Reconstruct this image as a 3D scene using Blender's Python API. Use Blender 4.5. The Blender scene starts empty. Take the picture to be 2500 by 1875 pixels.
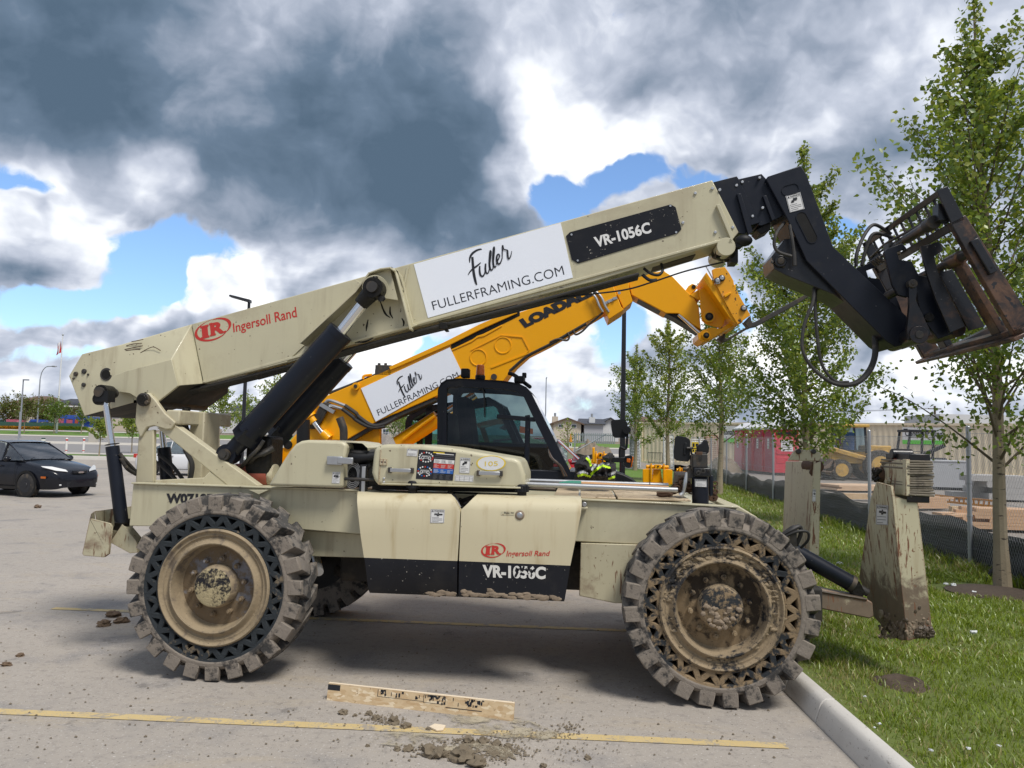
import bpy, bmesh, math, random
import numpy as np
from mathutils import Vector, Matrix, noise as mnoise
R_ = math.radians
SC = bpy.context.scene
COL = SC.collection
rng = np.random.default_rng(7)
random.seed(7)

# ---------------------------------------------------------------- camera
CAMZ, FPX, PITCH, ROLL = 1.76, 1888.0, R_(4.166), R_(1.3)
_r0, _u0, _f0 = Vector((1, 0, 0)), Vector((0, -math.sin(PITCH), math.cos(PITCH))), Vector((0, math.cos(PITCH), math.sin(PITCH)))
CR = _r0 * math.cos(ROLL) + _u0 * math.sin(ROLL)
CU = -_r0 * math.sin(ROLL) + _u0 * math.cos(ROLL)
EYE = Vector((0, 0, CAMZ))
cam = bpy.data.objects.new('camera', bpy.data.cameras.new('camera'))
COL.objects.link(cam)
cam.matrix_world = Matrix(((CR.x, CU.x, -_f0.x, 0), (CR.y, CU.y, -_f0.y, 0), (CR.z, CU.z, -_f0.z, CAMZ), (0, 0, 0, 1)))
cam.data.sensor_width = 36
cam.data.lens = 36 * FPX / 2500
cam.data.clip_start, cam.data.clip_end = .05, 5000
SC.camera = cam
SC.view_settings.view_transform = 'Standard'
SC.view_settings.look = 'None'
SC.view_settings.exposure = 0.34
SC.view_settings.gamma = 1.0
SC.cycles.max_bounces = 6
SC.cycles.transparent_max_bounces = 12

def ray(u, v):
    return (CR * ((u - 1250) / FPX) + CU * ((937.5 - v) / FPX) + _f0)

# ---------------------------------------------------------------- sun and sky
SUN_EL, SUN_AZ = R_(58), R_(52)          # azimuth measured from +X towards -Y (right of and behind the photographer)
SUN_DIR = Vector((math.cos(SUN_EL) * math.cos(SUN_AZ), -math.cos(SUN_EL) * math.sin(SUN_AZ), math.sin(SUN_EL)))
sun = bpy.data.objects.new('sun', bpy.data.lights.new('sun', 'SUN'))
COL.objects.link(sun)
sun.data.energy = 2.7
sun.data.angle = R_(18)
sun.data.color = (1.0, .95, .88)
sun.rotation_euler = SUN_DIR.to_track_quat('Z', 'Y').to_euler()

world = bpy.data.worlds.new('World')
SC.world = world
world.use_nodes = True
WN, WL = world.node_tree.nodes, world.node_tree.links
WN.clear()
def wn(t, **kw):
    n = WN.new(t)
    for k, v in kw.items():
        setattr(n, k, v)
    return n
def wmath(op, a, b=None, c=None, clamp=False):
    n = wn('ShaderNodeMath', operation=op, use_clamp=clamp)
    for i, x in enumerate((a, b, c)):
        if x is None: continue
        if isinstance(x, (int, float)): n.inputs[i].default_value = x
        else: WL.new(x, n.inputs[i])
    return n.outputs[0]
w_tc = wn('ShaderNodeTexCoord').outputs['Generated']
def wnoise(scale, detail, rough, src, dist=0.0, lac=2.0):
    n = wn('ShaderNodeTexNoise')
    n.inputs['Scale'].default_value = scale; n.inputs['Detail'].default_value = detail
    n.inputs['Roughness'].default_value = rough; n.inputs['Distortion'].default_value = dist
    n.inputs['Lacunarity'].default_value = lac
    WL.new(src, n.inputs['Vector'])
    return n
def wwarp(scale, detail, amount, src, rough=.55):
    n = wnoise(scale, detail, rough, src)
    s = wn('ShaderNodeVectorMath', operation='SUBTRACT'); WL.new(n.outputs['Color'], s.inputs[0]); s.inputs[1].default_value = (.5, .5, .5)
    m = wn('ShaderNodeVectorMath', operation='SCALE'); WL.new(s.outputs[0], m.inputs[0]); m.inputs['Scale'].default_value = amount
    a = wn('ShaderNodeVectorMath', operation='ADD'); WL.new(src, a.inputs[0]); WL.new(m.outputs[0], a.inputs[1])
    return a.outputs[0]
# flat cloud layers: noise is laid out on a plane overhead, so it foreshortens towards the horizon
_sx = wn('ShaderNodeSeparateXYZ'); WL.new(w_tc, _sx.inputs[0])
_iz = wmath('DIVIDE', 1.0, wmath('ADD', wmath('MAXIMUM', _sx.outputs['Z'], 0.0), .30))
_fl = wn('ShaderNodeVectorMath', operation='SCALE'); WL.new(w_tc, _fl.inputs[0]); WL.new(_iz, _fl.inputs['Scale'])
w_flat = _fl.outputs[0]
# the cloud field: soft ellipses fixed in the sky's own directions, broken up by noise
W1 = wwarp(3.2, 5, .20, w_tc, .6)        # ragged cloud edges
W2 = wwarp(2.4, 3, .16, w_tc, .5)        # soft inner shading
DS = 2500 / 2212.
def blob(u, v, ru, rv, ang, src, soft=(.35, 1.0)):
    """1 inside an ellipse round the direction of picture point (u,v), falling to 0 outside."""
    c = ray(u * DS, v * DS).normalized()
    right = (CR - c * CR.dot(c)).normalized()
    up = c.cross(right); up = up if up.z > 0 else -up
    a = R_(ang)
    r2, u2 = right * math.cos(a) + up * math.sin(a), -right * math.sin(a) + up * math.cos(a)
    M = Matrix((r2, u2, r2.cross(u2))).transposed()
    n = wn('ShaderNodeMapping', vector_type='TEXTURE')
    n.inputs['Location'].default_value = c
    n.inputs['Rotation'].default_value = M.to_euler()
    n.inputs['Scale'].default_value = (ru / 1671, rv / 1671, max(ru, rv) / 1671 * 1.0)
    WL.new(src, n.inputs['Vector'])
    ln = wn('ShaderNodeVectorMath', operation='LENGTH'); WL.new(n.outputs[0], ln.inputs[0])
    m = wn('ShaderNodeMapRange', interpolation_type='SMOOTHSTEP')
    m.inputs['From Min'].default_value = soft[1]; m.inputs['From Max'].default_value = soft[0]
    WL.new(ln.outputs['Value'], m.inputs['Value'])
    return m.outputs[0]
# u, v, ru, rv, angle, weight   (blue gaps)
HOLES = [
    (750, 300, 620, 260, -10, -.55), (1850, 230, 520, 200, 0, -.5), (300, 120, 400, 200, 0, -.4), (1250, 280, 200, 130, 0, -.4),
    (20, 340, 120, 55, 10, 1.0), (150, 375, 70, 45, -35, .9), (315, 560, 90, 130, 25, 1.35), (390, 520, 130, 60, 10, 1.15),
    (210, 650, 200, 55, 0, 1.1), (120, 690, 190, 45, 0, .8), (60, 640, 120, 40, 0, .7), (330, 625, 90, 60, 20, 1.0), (500, 545, 90, 40, 10, .5),
    (1290, 400, 130, 60, 12, 1.0), (1400, 365, 110, 50, 0, 1.1), (1210, 435, 110, 60, 0, .9), (1500, 370, 90, 40, 0, .7), (1420, 420, 120, 60, 0, .7),
    (1850, 495, 90, 60, 10, .9), (1800, 520, 80, 50, 0, .7), (1560, 700, 120, 90, 0, .85), (940, 720, 130, 45, 15, 1.0), (1330, 720, 110, 120, 0, .8),
    (1280, 890, 110, 40, 0, .6), (140, 800, 190, 30, 0, .75), (1650, 900, 160, 40, 0, .5), (2030, 890, 200, 30, 0, .35), (180, 740, 80, 30, 0, .4),
]
# u, v, ru, rv, angle, weight   (brightness: + white, - slate)
TONES = [
    (60, 60, 420, 260, -10, -.34), (60, 230, 420, 120, -8, -.12), (330, 120, 170, 130, -15, .16), (720, 90, 380, 170, 0, -.06),
    (850, 340, 420, 200, -12, -.42), (640, 470, 330, 110, -10, -.14), (1000, 440, 260, 110, 20, -.16), (500, 300, 300, 110, -10, -.08), (900, 300, 160, 90, -20, -.10), (930, 120, 130, 60, 0, -.08), (1010, 200, 170, 150, 0, -.08),
    (420, 440, 170, 130, -20, -.02), (90, 270, 220, 55, -15, .10), (350, 385, 90, 90, 0, .30),
    (1275, 275, 190, 130, -30, .50), (1190, 190, 50, 80, 10, .22), (1150, 400, 150, 110, 0, .55), (1420, 290, 150, 80, 20, .35), (1120, 310, 60, 60, 0, .2),
    (1520, 150, 260, 110, 0, -.06), (1700, 90, 420, 90, 0, .10), (1930, 330, 220, 110, -20, -.06), (1500, 300, 260, 110, 10, .12), (2120, 150, 260, 180, 0, .10), (2050, 60, 350, 80, 0, .10), (1700, 290, 140, 60, 15, .28), (1450, 40, 250, 90, 0, -.04), (2000, 410, 120, 70, 0, .2),
    (90, 380, 150, 100, -10, .50), (120, 470, 230, 110, -5, .42), (110, 590, 220, 55, 0, -.34), (250, 520, 60, 60, 0, .15),
    (520, 620, 330, 110, 12, .26), (420, 570, 150, 80, 20, .12), (700, 590, 300, 70, 0, .18), (560, 660, 220, 40, 10, -.10), (350, 690, 180, 60, 10, .36),
    (90, 725, 230, 75, -12, .48), (110, 800, 260, 45, 0, -.04), (900, 700, 330, 140, 15, .45), (830, 800, 240, 60, 0, -.04),
    (1300, 620, 300, 240, 0, .36), (1300, 790, 250, 70, 0, -.1), (1330, 845, 230, 50, 0, .25), (1600, 620, 250, 160, 0, .3), (2000, 840, 320, 60, 0, .25), (1950, 770, 300, 60, 0, .12), (2060, 870, 240, 30, 0, -.05),
    (1990, 560, 240, 130, 0, .22), (1100, 850, 1500, 140, 0, .30), (1150, 690, 900, 200, 0, .18), (400, 640, 420, 140, 10, .14), (300, 850, 500, 60, 0, .15), (1500, 760, 260, 90, 0, .2),
]
def after(src, acc):
    """the same directions, made to wait for a sum (keeps the shader's working memory small)"""
    n = wn('ShaderNodeVectorMath', operation='MULTIPLY_ADD'); WL.new(acc, n.inputs[0]); n.inputs[1].default_value = (1e-7, 1e-7, 1e-7); WL.new(src, n.inputs[2]); return n.outputs[0]
acc = None
for i_, (u, v, ru, rv, an, w) in enumerate(HOLES):
    if i_ % 6 == 5: W1 = after(W1, acc)
    x = wmath('MULTIPLY', blob(u, v, ru * 1.12, rv * 1.12, an, W1, (.15, 1.1)), w)
    acc = x if acc is None else wmath('ADD', acc, x)
n_edge = wnoise(7.0, 7, .60, W1)
dens = wmath('SUBTRACT', wmath('MULTIPLY_ADD', n_edge.outputs['Fac'], 3.4, -.78), acc)
mr = wn('ShaderNodeMapRange', interpolation_type='SMOOTHSTEP')
mr.inputs['From Min'].default_value = .08; mr.inputs['From Max'].default_value = .50
WL.new(dens, mr.inputs['Value'])
CLOUD = mr.outputs[0]
W1 = after(W1, CLOUD); W2 = after(W2, CLOUD)
acc = None
for i_, (u, v, ru, rv, an, w) in enumerate(TONES):
    if i_ % 6 == 5: W1, W2 = after(W1, acc), after(W2, acc)
    x = wmath('MULTIPLY', blob(u, v, ru, rv, an, W1 if w > .2 else W2, (.1, 1.15) if w < .2 else (.3, 1.05)), w)
    acc = x if acc is None else wmath('ADD', acc, x)
n_big = wnoise(2.7, 5, .56, w_flat, .3)
n_fine = wnoise(12, 6, .60, W1, .2)
puff = wn('ShaderNodeTexVoronoi', feature='SMOOTH_F1'); puff.inputs['Scale'].default_value = 10; puff.inputs['Detail'].default_value = 2.5; puff.inputs['Roughness'].default_value = .6; puff.inputs['Smoothness'].default_value = .6
WL.new(W1, puff.inputs['Vector'])
pw = wmath('MULTIPLY', wmath('SUBTRACT', .54, puff.outputs['Distance']), wmath('ADD', .28, wmath('MULTIPLY', acc, .85, None, True)))
tone = wmath('ADD', wmath('ADD', wmath('ADD', acc, -.12), pw), wmath('ADD', wmath('MULTIPLY', n_big.outputs['Fac'], .95), wmath('MULTIPLY', n_fine.outputs['Fac'], .50)))
# thin cloud edges next to the gaps are lit through
edge = wmath('MULTIPLY', wmath('SUBTRACT', 1.0, wmath('MULTIPLY', wmath('SUBTRACT', dens, .30), 2.2, clamp=True), clamp=True), .08)
tone = wmath('ADD', tone, edge)
ramp = wn('ShaderNodeValToRGB')
cr = ramp.color_ramp
cr.elements[0].position, cr.elements[0].color = .0, (.078, .122, .178, 1)
cr.elements[1].position, cr.elements[1].color = 1.0, (1.0, 1.0, 1.0, 1)
for p, c in ((.22, (.125, .178, .25)), (.45, (.29, .335, .42)), (.62, (.47, .51, .60)), (.80, (.74, .77, .83))):
    e = cr.elements.new(p); e.color = (*c, 1)
WL.new(tone, ramp.inputs['Fac'])
cl10 = wn('ShaderNodeVectorMath', operation='SCALE'); cl10.inputs['Scale'].default_value = 10.0
WL.new(ramp.outputs['Color'], cl10.inputs[0])
sky = wn('ShaderNodeTexSky', sky_type='NISHITA')
sky.sun_disc = False
sky.sun_elevation = SUN_EL
sky.sun_rotation = math.atan2(SUN_DIR.x, SUN_DIR.y)
sky.dust_density = .4; sky.ozone_density = 2.5
skm = wn('ShaderNodeVectorMath', operation='MULTIPLY'); skm.inputs[1].default_value = (1.2, 1.36, 1.55)
WL.new(sky.outputs[0], skm.inputs[0])
mix = wn('ShaderNodeMix', data_type='RGBA')
WL.new(CLOUD, mix.inputs['Factor']); WL.new(skm.outputs[0], mix.inputs['A']); WL.new(cl10.outputs[0], mix.inputs['B'])
bg = wn('ShaderNodeBackground'); bg.inputs['Strength'].default_value = .1
WL.new(mix.outputs['Result'], bg.inputs['Color'])
wo = wn('ShaderNodeOutputWorld'); WL.new(bg.outputs[0], wo.inputs['Surface'])
world.cycles.sampling_method = 'MANUAL'
world.cycles.sample_map_resolution = 512

# ---------------------------------------------------------------- measuring: picture points to places
def on_z(u, v, z=0.0):
    d = ray(u, v); return EYE + d * ((z - CAMZ) / d.z)
def at_y(u, v, Y):
    d = ray(u, v); return EYE + d * (Y / d.y)
RW = .66                                            # tyre radius
_a, _b = on_z(518.6, 1435.6, RW), on_z(1762.6, 1487.4, RW)
_ax = (_b - _a); _ax.z = 0; WHEELBASE = _ax.length; _ax.normalize()
VF = Matrix(((_ax.x, -_ax.y, 0, _a.x), (_ax.y, _ax.x, 0, _a.y), (0, 0, 1, 0), (0, 0, 0, 1)))   # lifter frame: x ahead, y away from us, z up
VFI = VF.inverted()
_e = VFI @ EYE
def L(p, y):
    """picture point -> point of the lifter frame on its lengthwise plane y"""
    d = VFI.to_3x3() @ ray(*p)
    return _e + d * ((y - _e.y) / d.y)
def Lx(p, x):
    d = VFI.to_3x3() @ ray(*p); return _e + d * ((x - _e.x) / d.x)
def Lz(p, z):
    d = VFI.to_3x3() @ ray(*p); return _e + d * ((z - _e.z) / d.z)
def zm(x0, y0, w, pw=2212):
    k = w / pw
    return lambda x, y: (x0 + x * k, y0 + y * k)
zA, zB, zD, zE, zG = zm(0, 600, 700), zm(200, 900, 700), zm(750, 950, 700), zm(1350, 950, 700), zm(1800, 1050, 700)
zH, zJ, zK, zL, zM = zm(1650, 380, 850), zm(750, 600, 700), zm(1200, 600, 700), zm(1750, 950, 750), zm(1050, 1000, 400)
zN, zO, zP, zQ, zR = zm(480, 1000, 400), zm(1640, 640, 300), zm(0, 940, 320), zm(1560, 1000, 400), zm(1300, 980, 400)
zT, zC, zF, zS = zm(0, 1000, 400), zm(200, 1180, 600, 1991), zm(1480, 1200, 600, 1843), zm(700, 1600, 800)

# ---------------------------------------------------------------- materials
MATS = {}
class NT:
    def __init__(s, name):
        s.m = bpy.data.materials.new(name); s.m.use_nodes = True
        s.n, s.l = s.m.node_tree.nodes, s.m.node_tree.links
        s.n.clear()
        s.out = s.n.new('ShaderNodeOutputMaterial')
        s.tc = s.n.new('ShaderNodeTexCoord').outputs['Object']
    def node(s, t, **kw):
        n = s.n.new(t)
        for k, v in kw.items(): setattr(n, k, v)
        return n
    def vec(s, scale3):
        n = s.node('ShaderNodeMapping'); n.inputs['Scale'].default_value = scale3; s.l.new(s.tc, n.inputs['Vector']); return n.outputs[0]
    def noise(s, scale, detail=4, rough=.55, vec=None, dist=0):
        n = s.node('ShaderNodeTexNoise'); n.inputs['Scale'].default_value = scale; n.inputs['Detail'].default_value = detail
        n.inputs['Roughness'].default_value = rough; n.inputs['Distortion'].default_value = dist
        s.l.new(vec or s.tc, n.inputs['Vector']); return n.outputs['Fac']
    def step(s, x, a, b):
        n = s.node('ShaderNodeMapRange', interpolation_type='SMOOTHSTEP'); n.inputs['From Min'].default_value = a; n.inputs['From Max'].default_value = b
        s.l.new(x, n.inputs['Value']); return n.outputs[0]
    def math(s, op, a, b):
        n = s.node('ShaderNodeMath', operation=op)
        for i, x in enumerate((a, b)):
            if isinstance(x, (int, float)): n.inputs[i].default_value = x
            else: s.l.new(x, n.inputs[i])
        return n.outputs[0]
    def mix(s, f, a, b):
        n = s.node('ShaderNodeMix', data_type='RGBA')
        if isinstance(f, (int, float)): n.inputs['Factor'].default_value = f
        else: s.l.new(f, n.inputs['Factor'])
        for k, x in (('A', a), ('B', b)):
            if isinstance(x, tuple): n.inputs[k].default_value = (*x[:3], 1)
            else: s.l.new(x, n.inputs[k])
        return n.outputs['Result']
    def z(s):
        n = s.node('ShaderNodeSeparateXYZ'); s.l.new(s.tc, n.inputs[0]); return n.outputs['Z']
    def bsdf(s, col, rough=.5, metal=0, bump=None, spec=.5, coat=0):
        b = s.node('ShaderNodeBsdfPrincipled')
        if isinstance(col, tuple): b.inputs['Base Color'].default_value = (*col[:3], 1)
        else: s.l.new(col, b.inputs['Base Color'])
        if isinstance(rough, (int, float)): b.inputs['Roughness'].default_value = rough
        else: s.l.new(rough, b.inputs['Roughness'])
        b.inputs['Metallic'].default_value = metal
        b.inputs['Specular IOR Level'].default_value = spec
        b.inputs['Coat Weight'].default_value = coat
        if bump is not None:
            n = s.node('ShaderNodeBump'); n.inputs['Strength'].default_value = bump[1]; n.inputs['Distance'].default_value = bump[2] if len(bump) > 2 else .01
            s.l.new(bump[0], n.inputs['Height']); s.l.new(n.outputs[0], b.inputs['Normal'])
        return b
    def done(s, sh):
        s.l.new(sh.outputs[0], s.out.inputs['Surface']); return s.m
def sc3(c, k): return tuple(min(1, x * k) for x in c)
def plain(name, col, rough=.5, metal=0, var=.10, vs=5, dirt=None, dirt_amt=.5, dirt_s=3, chips=None, chip_amt=.62, chip_s=30, streak=None, bump=0, bs=60, coat=0, spec=.5, low=None, edge=None):
    t = NT(name)
    c = t.mix(t.noise(vs, 5), sc3(col, 1 - var), sc3(col, 1 + var))
    if streak:
        n = t.noise(1.0, 5, .6, t.vec((9, 9, .9)))
        c = t.mix(t.math('MULTIPLY', t.step(n, .50, .78), streak[1]), c, streak[0])
    if dirt:
        n = t.noise(dirt_s, 8, .68, None, .3)
        c = t.mix(t.step(n, 1 - dirt_amt - .08, 1 - dirt_amt + .12), c, dirt)
    if chips:
        n = t.noise(chip_s, 3, .5); n2 = t.noise(chip_s * .16, 3, .6)
        c = t.mix(t.step(t.math('ADD', n, t.math('MULTIPLY', n2, .35)), chip_amt + .175, chip_amt + .215), c, chips)
    if low:                                           # splashed mud, thickest near the ground
        n = t.math('ADD', t.math('MULTIPLY', t.noise(5, 8, .7, None, .5), 1.3), t.math('MULTIPLY', t.math('SUBTRACT', low[0], t.z()), low[1]))
        c = t.mix(t.step(n, .78, .98), c, t.mix(t.noise(11, 6, .7), sc3(low[2], .6), sc3(low[2], 1.25)))
    if edge:                                          # rust where the edges are worn
        bv = t.node('ShaderNodeBevel', samples=4); bv.inputs['Radius'].default_value = .016
        g = t.node('ShaderNodeNewGeometry'); dp = t.node('ShaderNodeVectorMath', operation='DOT_PRODUCT'); t.l.new(bv.outputs[0], dp.inputs[0]); t.l.new(g.outputs['Normal'], dp.inputs[1])
        e = t.math('SUBTRACT', 1.0, dp.outputs['Value']); e = t.math('ADD', t.math('MULTIPLY', e, 1.6), t.math('MULTIPLY', t.noise(17, 6, .7), .9))
        c = t.mix(t.step(e, .56, .68), c, edge)
        sc = t.noise(1, 4, .6, t.vec((38, 38, 4)), .8); c = t.mix(t.step(t.math('ADD', sc, t.math('MULTIPLY', t.noise(2.2, 4), .5)), .855, .89), c, edge)
    r = t.noise(vs * 2.3, 4)
    rr = t.node('ShaderNodeMapRange'); rr.inputs['To Min'].default_value = max(.02, rough - .1); rr.inputs['To Max'].default_value = min(1, rough + .12); t.l.new(r, rr.inputs['Value'])
    MATS[name] = t.done(t.bsdf(c, rr.outputs[0], metal, (t.noise(bs, 5), bump) if bump else None, spec, coat))
    return MATS[name]

BEIGE = (.52, .485, .335)
MUD = (.245, .19, .135)
plain('beige_paint', BEIGE, .42, var=.06, vs=2.2, dirt=(.44, .395, .27), dirt_amt=.42, dirt_s=1.1, bump=.05, bs=2.6, streak=((.27, .22, .14), .50), chips=(.13, .10, .065), chip_amt=.71, chip_s=34, coat=.15)
plain('beige_panel', (.56, .50, .335), .45, var=.05, vs=2.0, streak=((.36, .27, .13), .75), chips=(.18, .14, .09), chip_amt=.76, chip_s=44, coat=.1, low=(.62, 2.2, (.27, .21, .14)), bump=.05, bs=2.6)
plain('beige_muddy', (.47, .435, .30), .6, var=.08, vs=4, dirt=(.24, .18, .12), dirt_amt=.40, dirt_s=4.2, streak=((.30, .24, .15), .5), chips=(.14, .08, .045), chip_amt=.70, chip_s=42, low=(.62, 1.3, (.25, .19, .12)), edge=(.20, .12, .07))
plain('beige_dusty', (.49, .45, .315), .55, var=.07, vs=3, dirt=(.36, .31, .21), dirt_amt=.43, dirt_s=3, streak=((.28, .22, .14), .4), chips=(.12, .08, .05), chip_amt=.71, chip_s=38)
plain('beige_worn', (.53, .485, .33), .55, var=.07, vs=4, chips=(.20, .10, .05), chip_amt=.675, chip_s=46, streak=((.30, .20, .10), .6), dirt=(.40, .33, .20), dirt_amt=.30, dirt_s=7, low=(1.0, 1.1, (.20, .15, .105)), edge=(.19, .085, .045))
plain('black_paint', (.006, .0085, .016), .40, var=.3, vs=4, chips=(.12, .115, .11), chip_amt=.74, chip_s=50, dirt=(.022, .022, .023), dirt_amt=.38, dirt_s=3, spec=.32)
plain('black_band', (.008, .009, .013), .42, spec=.3, var=.3, vs=4, chips=(.33, .31, .27), chip_amt=.705, chip_s=55, dirt=(.018, .018, .02), dirt_amt=.42, dirt_s=3, low=(.50, 3.2, (.27, .21, .14)))
plain('black_plastic', (.010, .011, .013), .5, var=.2, spec=.3)
plain('black_worn', (.013, .014, .017), .32, metal=.15, spec=.55, var=.3, vs=5, dirt=(.05, .030, .021), dirt_amt=.40, dirt_s=4.5, chips=(.16, .15, .145), chip_amt=.70, chip_s=44, bump=.12, bs=40)
plain('rusty_black', (.024, .021, .021), .36, metal=.15, spec=.55, var=.35, vs=6, dirt=(.13, .07, .042), dirt_amt=.50, dirt_s=4, chips=(.02, .02, .022), chip_amt=.60, chip_s=18, bump=.15, bs=50)
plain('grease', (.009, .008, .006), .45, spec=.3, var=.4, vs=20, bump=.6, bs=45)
plain('dark_steel', (.06, .057, .054), .5, metal=.5, var=.25, vs=14, dirt=(.11, .085, .06), dirt_amt=.45, dirt_s=9)
plain('chrome', (.78, .79, .80), .12, metal=1, var=.04)
plain('zinc', (.48, .49, .50), .38, metal=.85, var=.12, vs=10)
plain('hose', (.028, .027, .026), .6, var=.25, vs=12, dirt=(.10, .085, .065), dirt_amt=.38, dirt_s=10)
plain('red_tube', (.30, .075, .045), .6, var=.15, dirt=(.22, .13, .09), dirt_amt=.40, dirt_s=5)
plain('dark_void', (.006, .006, .006), .9, var=.1)
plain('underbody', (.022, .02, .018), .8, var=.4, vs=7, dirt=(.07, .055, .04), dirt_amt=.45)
plain('deck_wood', (.50, .40, .27), .7, var=.14, vs=3, dirt=(.30, .23, .15), dirt_amt=.42, dirt_s=4, chips=(.15, .10, .06), chip_amt=.64, chip_s=24)
plain('mud_dry', MUD, .95, var=.22, vs=9, bump=.6, bs=35)
plain('mud_wet', (.075, .055, .036), .55, var=.35, vs=16, bump=.5, bs=40)
plain('white_sign', (.84, .88, .96), .35, var=.02, vs=3, bump=.06, bs=4)
plain('sticker_white', (.72, .72, .71), .4, var=.03)
plain('ink', (.012, .013, .017), .4, var=.1)
plain('ink_grey', (.14, .14, .15), .5, var=.1)
plain('white_ink', (.75, .75, .74), .5, var=.04)
plain('white_worn', (.68, .67, .63), .5, var=.05)
plain('red_ink', (.50, .035, .025), .4, var=.06)
plain('blue_ink', (.02, .12, .42), .4, var=.06)
plain('yellow_ink', (.75, .55, .03), .4, var=.06)
plain('yellow_paint', (.86, .385, .002), .40, var=.04, vs=2, chips=(.22, .12, .02), chip_amt=.79, chip_s=30, coat=.1, dirt=(.70, .30, .006), dirt_amt=.36, dirt_s=1.6, spec=.3)
plain('yellow_worn', (.80, .35, .006), .45, var=.08, vs=4, chips=(.09, .04, .015), chip_amt=.62, chip_s=20, dirt=(.42, .26, .12), dirt_amt=.34, dirt_s=3)
plain('wood_handle', (.48, .27, .12), .6, var=.15, vs=12)
plain('green_plastic', (.03, .22, .15), .5, var=.12)
plain('rust_chain', (.085, .045, .025), .8, var=.4, vs=30)
plain('hi_vis', (.55, .85, .02), .6, var=.05)
plain('silver_tape', (.45, .46, .47), .35, var=.08)
plain('black_cloth', (.022, .021, .024), .9, var=.3, vs=12)
plain('amber', (.55, .13, .01), .25, var=.1)
plain('rubber', (.03, .028, .027), .8, var=.3, vs=12, dirt=(.10, .08, .06), dirt_amt=.45, dirt_s=6)
plain('rubber_pad', (.19, .165, .125), .95, var=.35, vs=14, dirt=(.07, .06, .05), dirt_amt=.40, dirt_s=9, bump=.5, bs=50)
# muddy tyre rubber: tan dried mud, black rubber rubbing through
def tyre_mat(name, mud_amt, mud, dark, fine=16.):
    t = NT(name)
    a = t.noise(3.2, 6, .65); b = t.noise(fine, 7, .7)
    n = t.math('ADD', t.math('MULTIPLY', a, .55), t.math('MULTIPLY', b, .45))
    c = t.mix(t.noise(7, 5), sc3(mud, .8), sc3(mud, 1.18))
    c = t.mix(t.step(n, mud_amt - .05, mud_amt + .04), dark, c)
    c = t.mix(t.step(t.noise(55, 3, .6), .66, .73), c, sc3(dark, .8))
    MATS[name] = t.done(t.bsdf(c, .9, 0, (b, .9, .012), .25))
tyre_mat('tyre_mud', .465, (.225, .195, .163), (.05, .048, .046))
tyre_mat('tyre_tread', .50, (.205, .183, .16), (.07, .068, .066))
tyre_mat('tyre_web', .60, (.19, .15, .10), (.030, .036, .041), 24.)
tyre_mat('web_muddy', .50, (.24, .175, .105), (.026, .030, .034), 26.)
tyre_mat('rim_tan', .455, (.30, .238, .155), (.16, .13, .10), 14.)
tyre_mat('rim_muddy', .485, (.29, .225, .145), (.03, .03, .032), 22.)
tyre_mat('disc_tan', .45, (.20, .15, .095), (.24, .24, .26), 14.)
tyre_mat('disc_muddy', .50, (.27, .20, .12), (.055, .042, .03), 12.)
tyre_mat('hub_cap', .505, (.44, .37, .22), (.018, .018, .022), 34.)

def glass_mat(name, tint, refl=1.0, rough=.01, ior=1.5):
    t = NT(name)
    tr = t.node('ShaderNodeBsdfTransparent'); tr.inputs[0].default_value = (*tint, 1)
    gl = t.node('ShaderNodeBsdfGlossy'); gl.inputs['Roughness'].default_value = rough; gl.inputs['Color'].default_value = (refl, refl, refl, 1)
    fr = t.node('ShaderNodeFresnel'); fr.inputs['IOR'].default_value = ior
    m = t.node('ShaderNodeMixShader')
    t.l.new(fr.outputs[0], m.inputs[0]); t.l.new(tr.outputs[0], m.inputs[1]); t.l.new(gl.outputs[0], m.inputs[2])
    MATS[name] = t.done(m)
glass_mat('cab_glass', (.42, .50, .50)); glass_mat('car_glass', (.76, .90, .87), ior=2.3); glass_mat('lens_glass', (.85, .85, .85))

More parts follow.
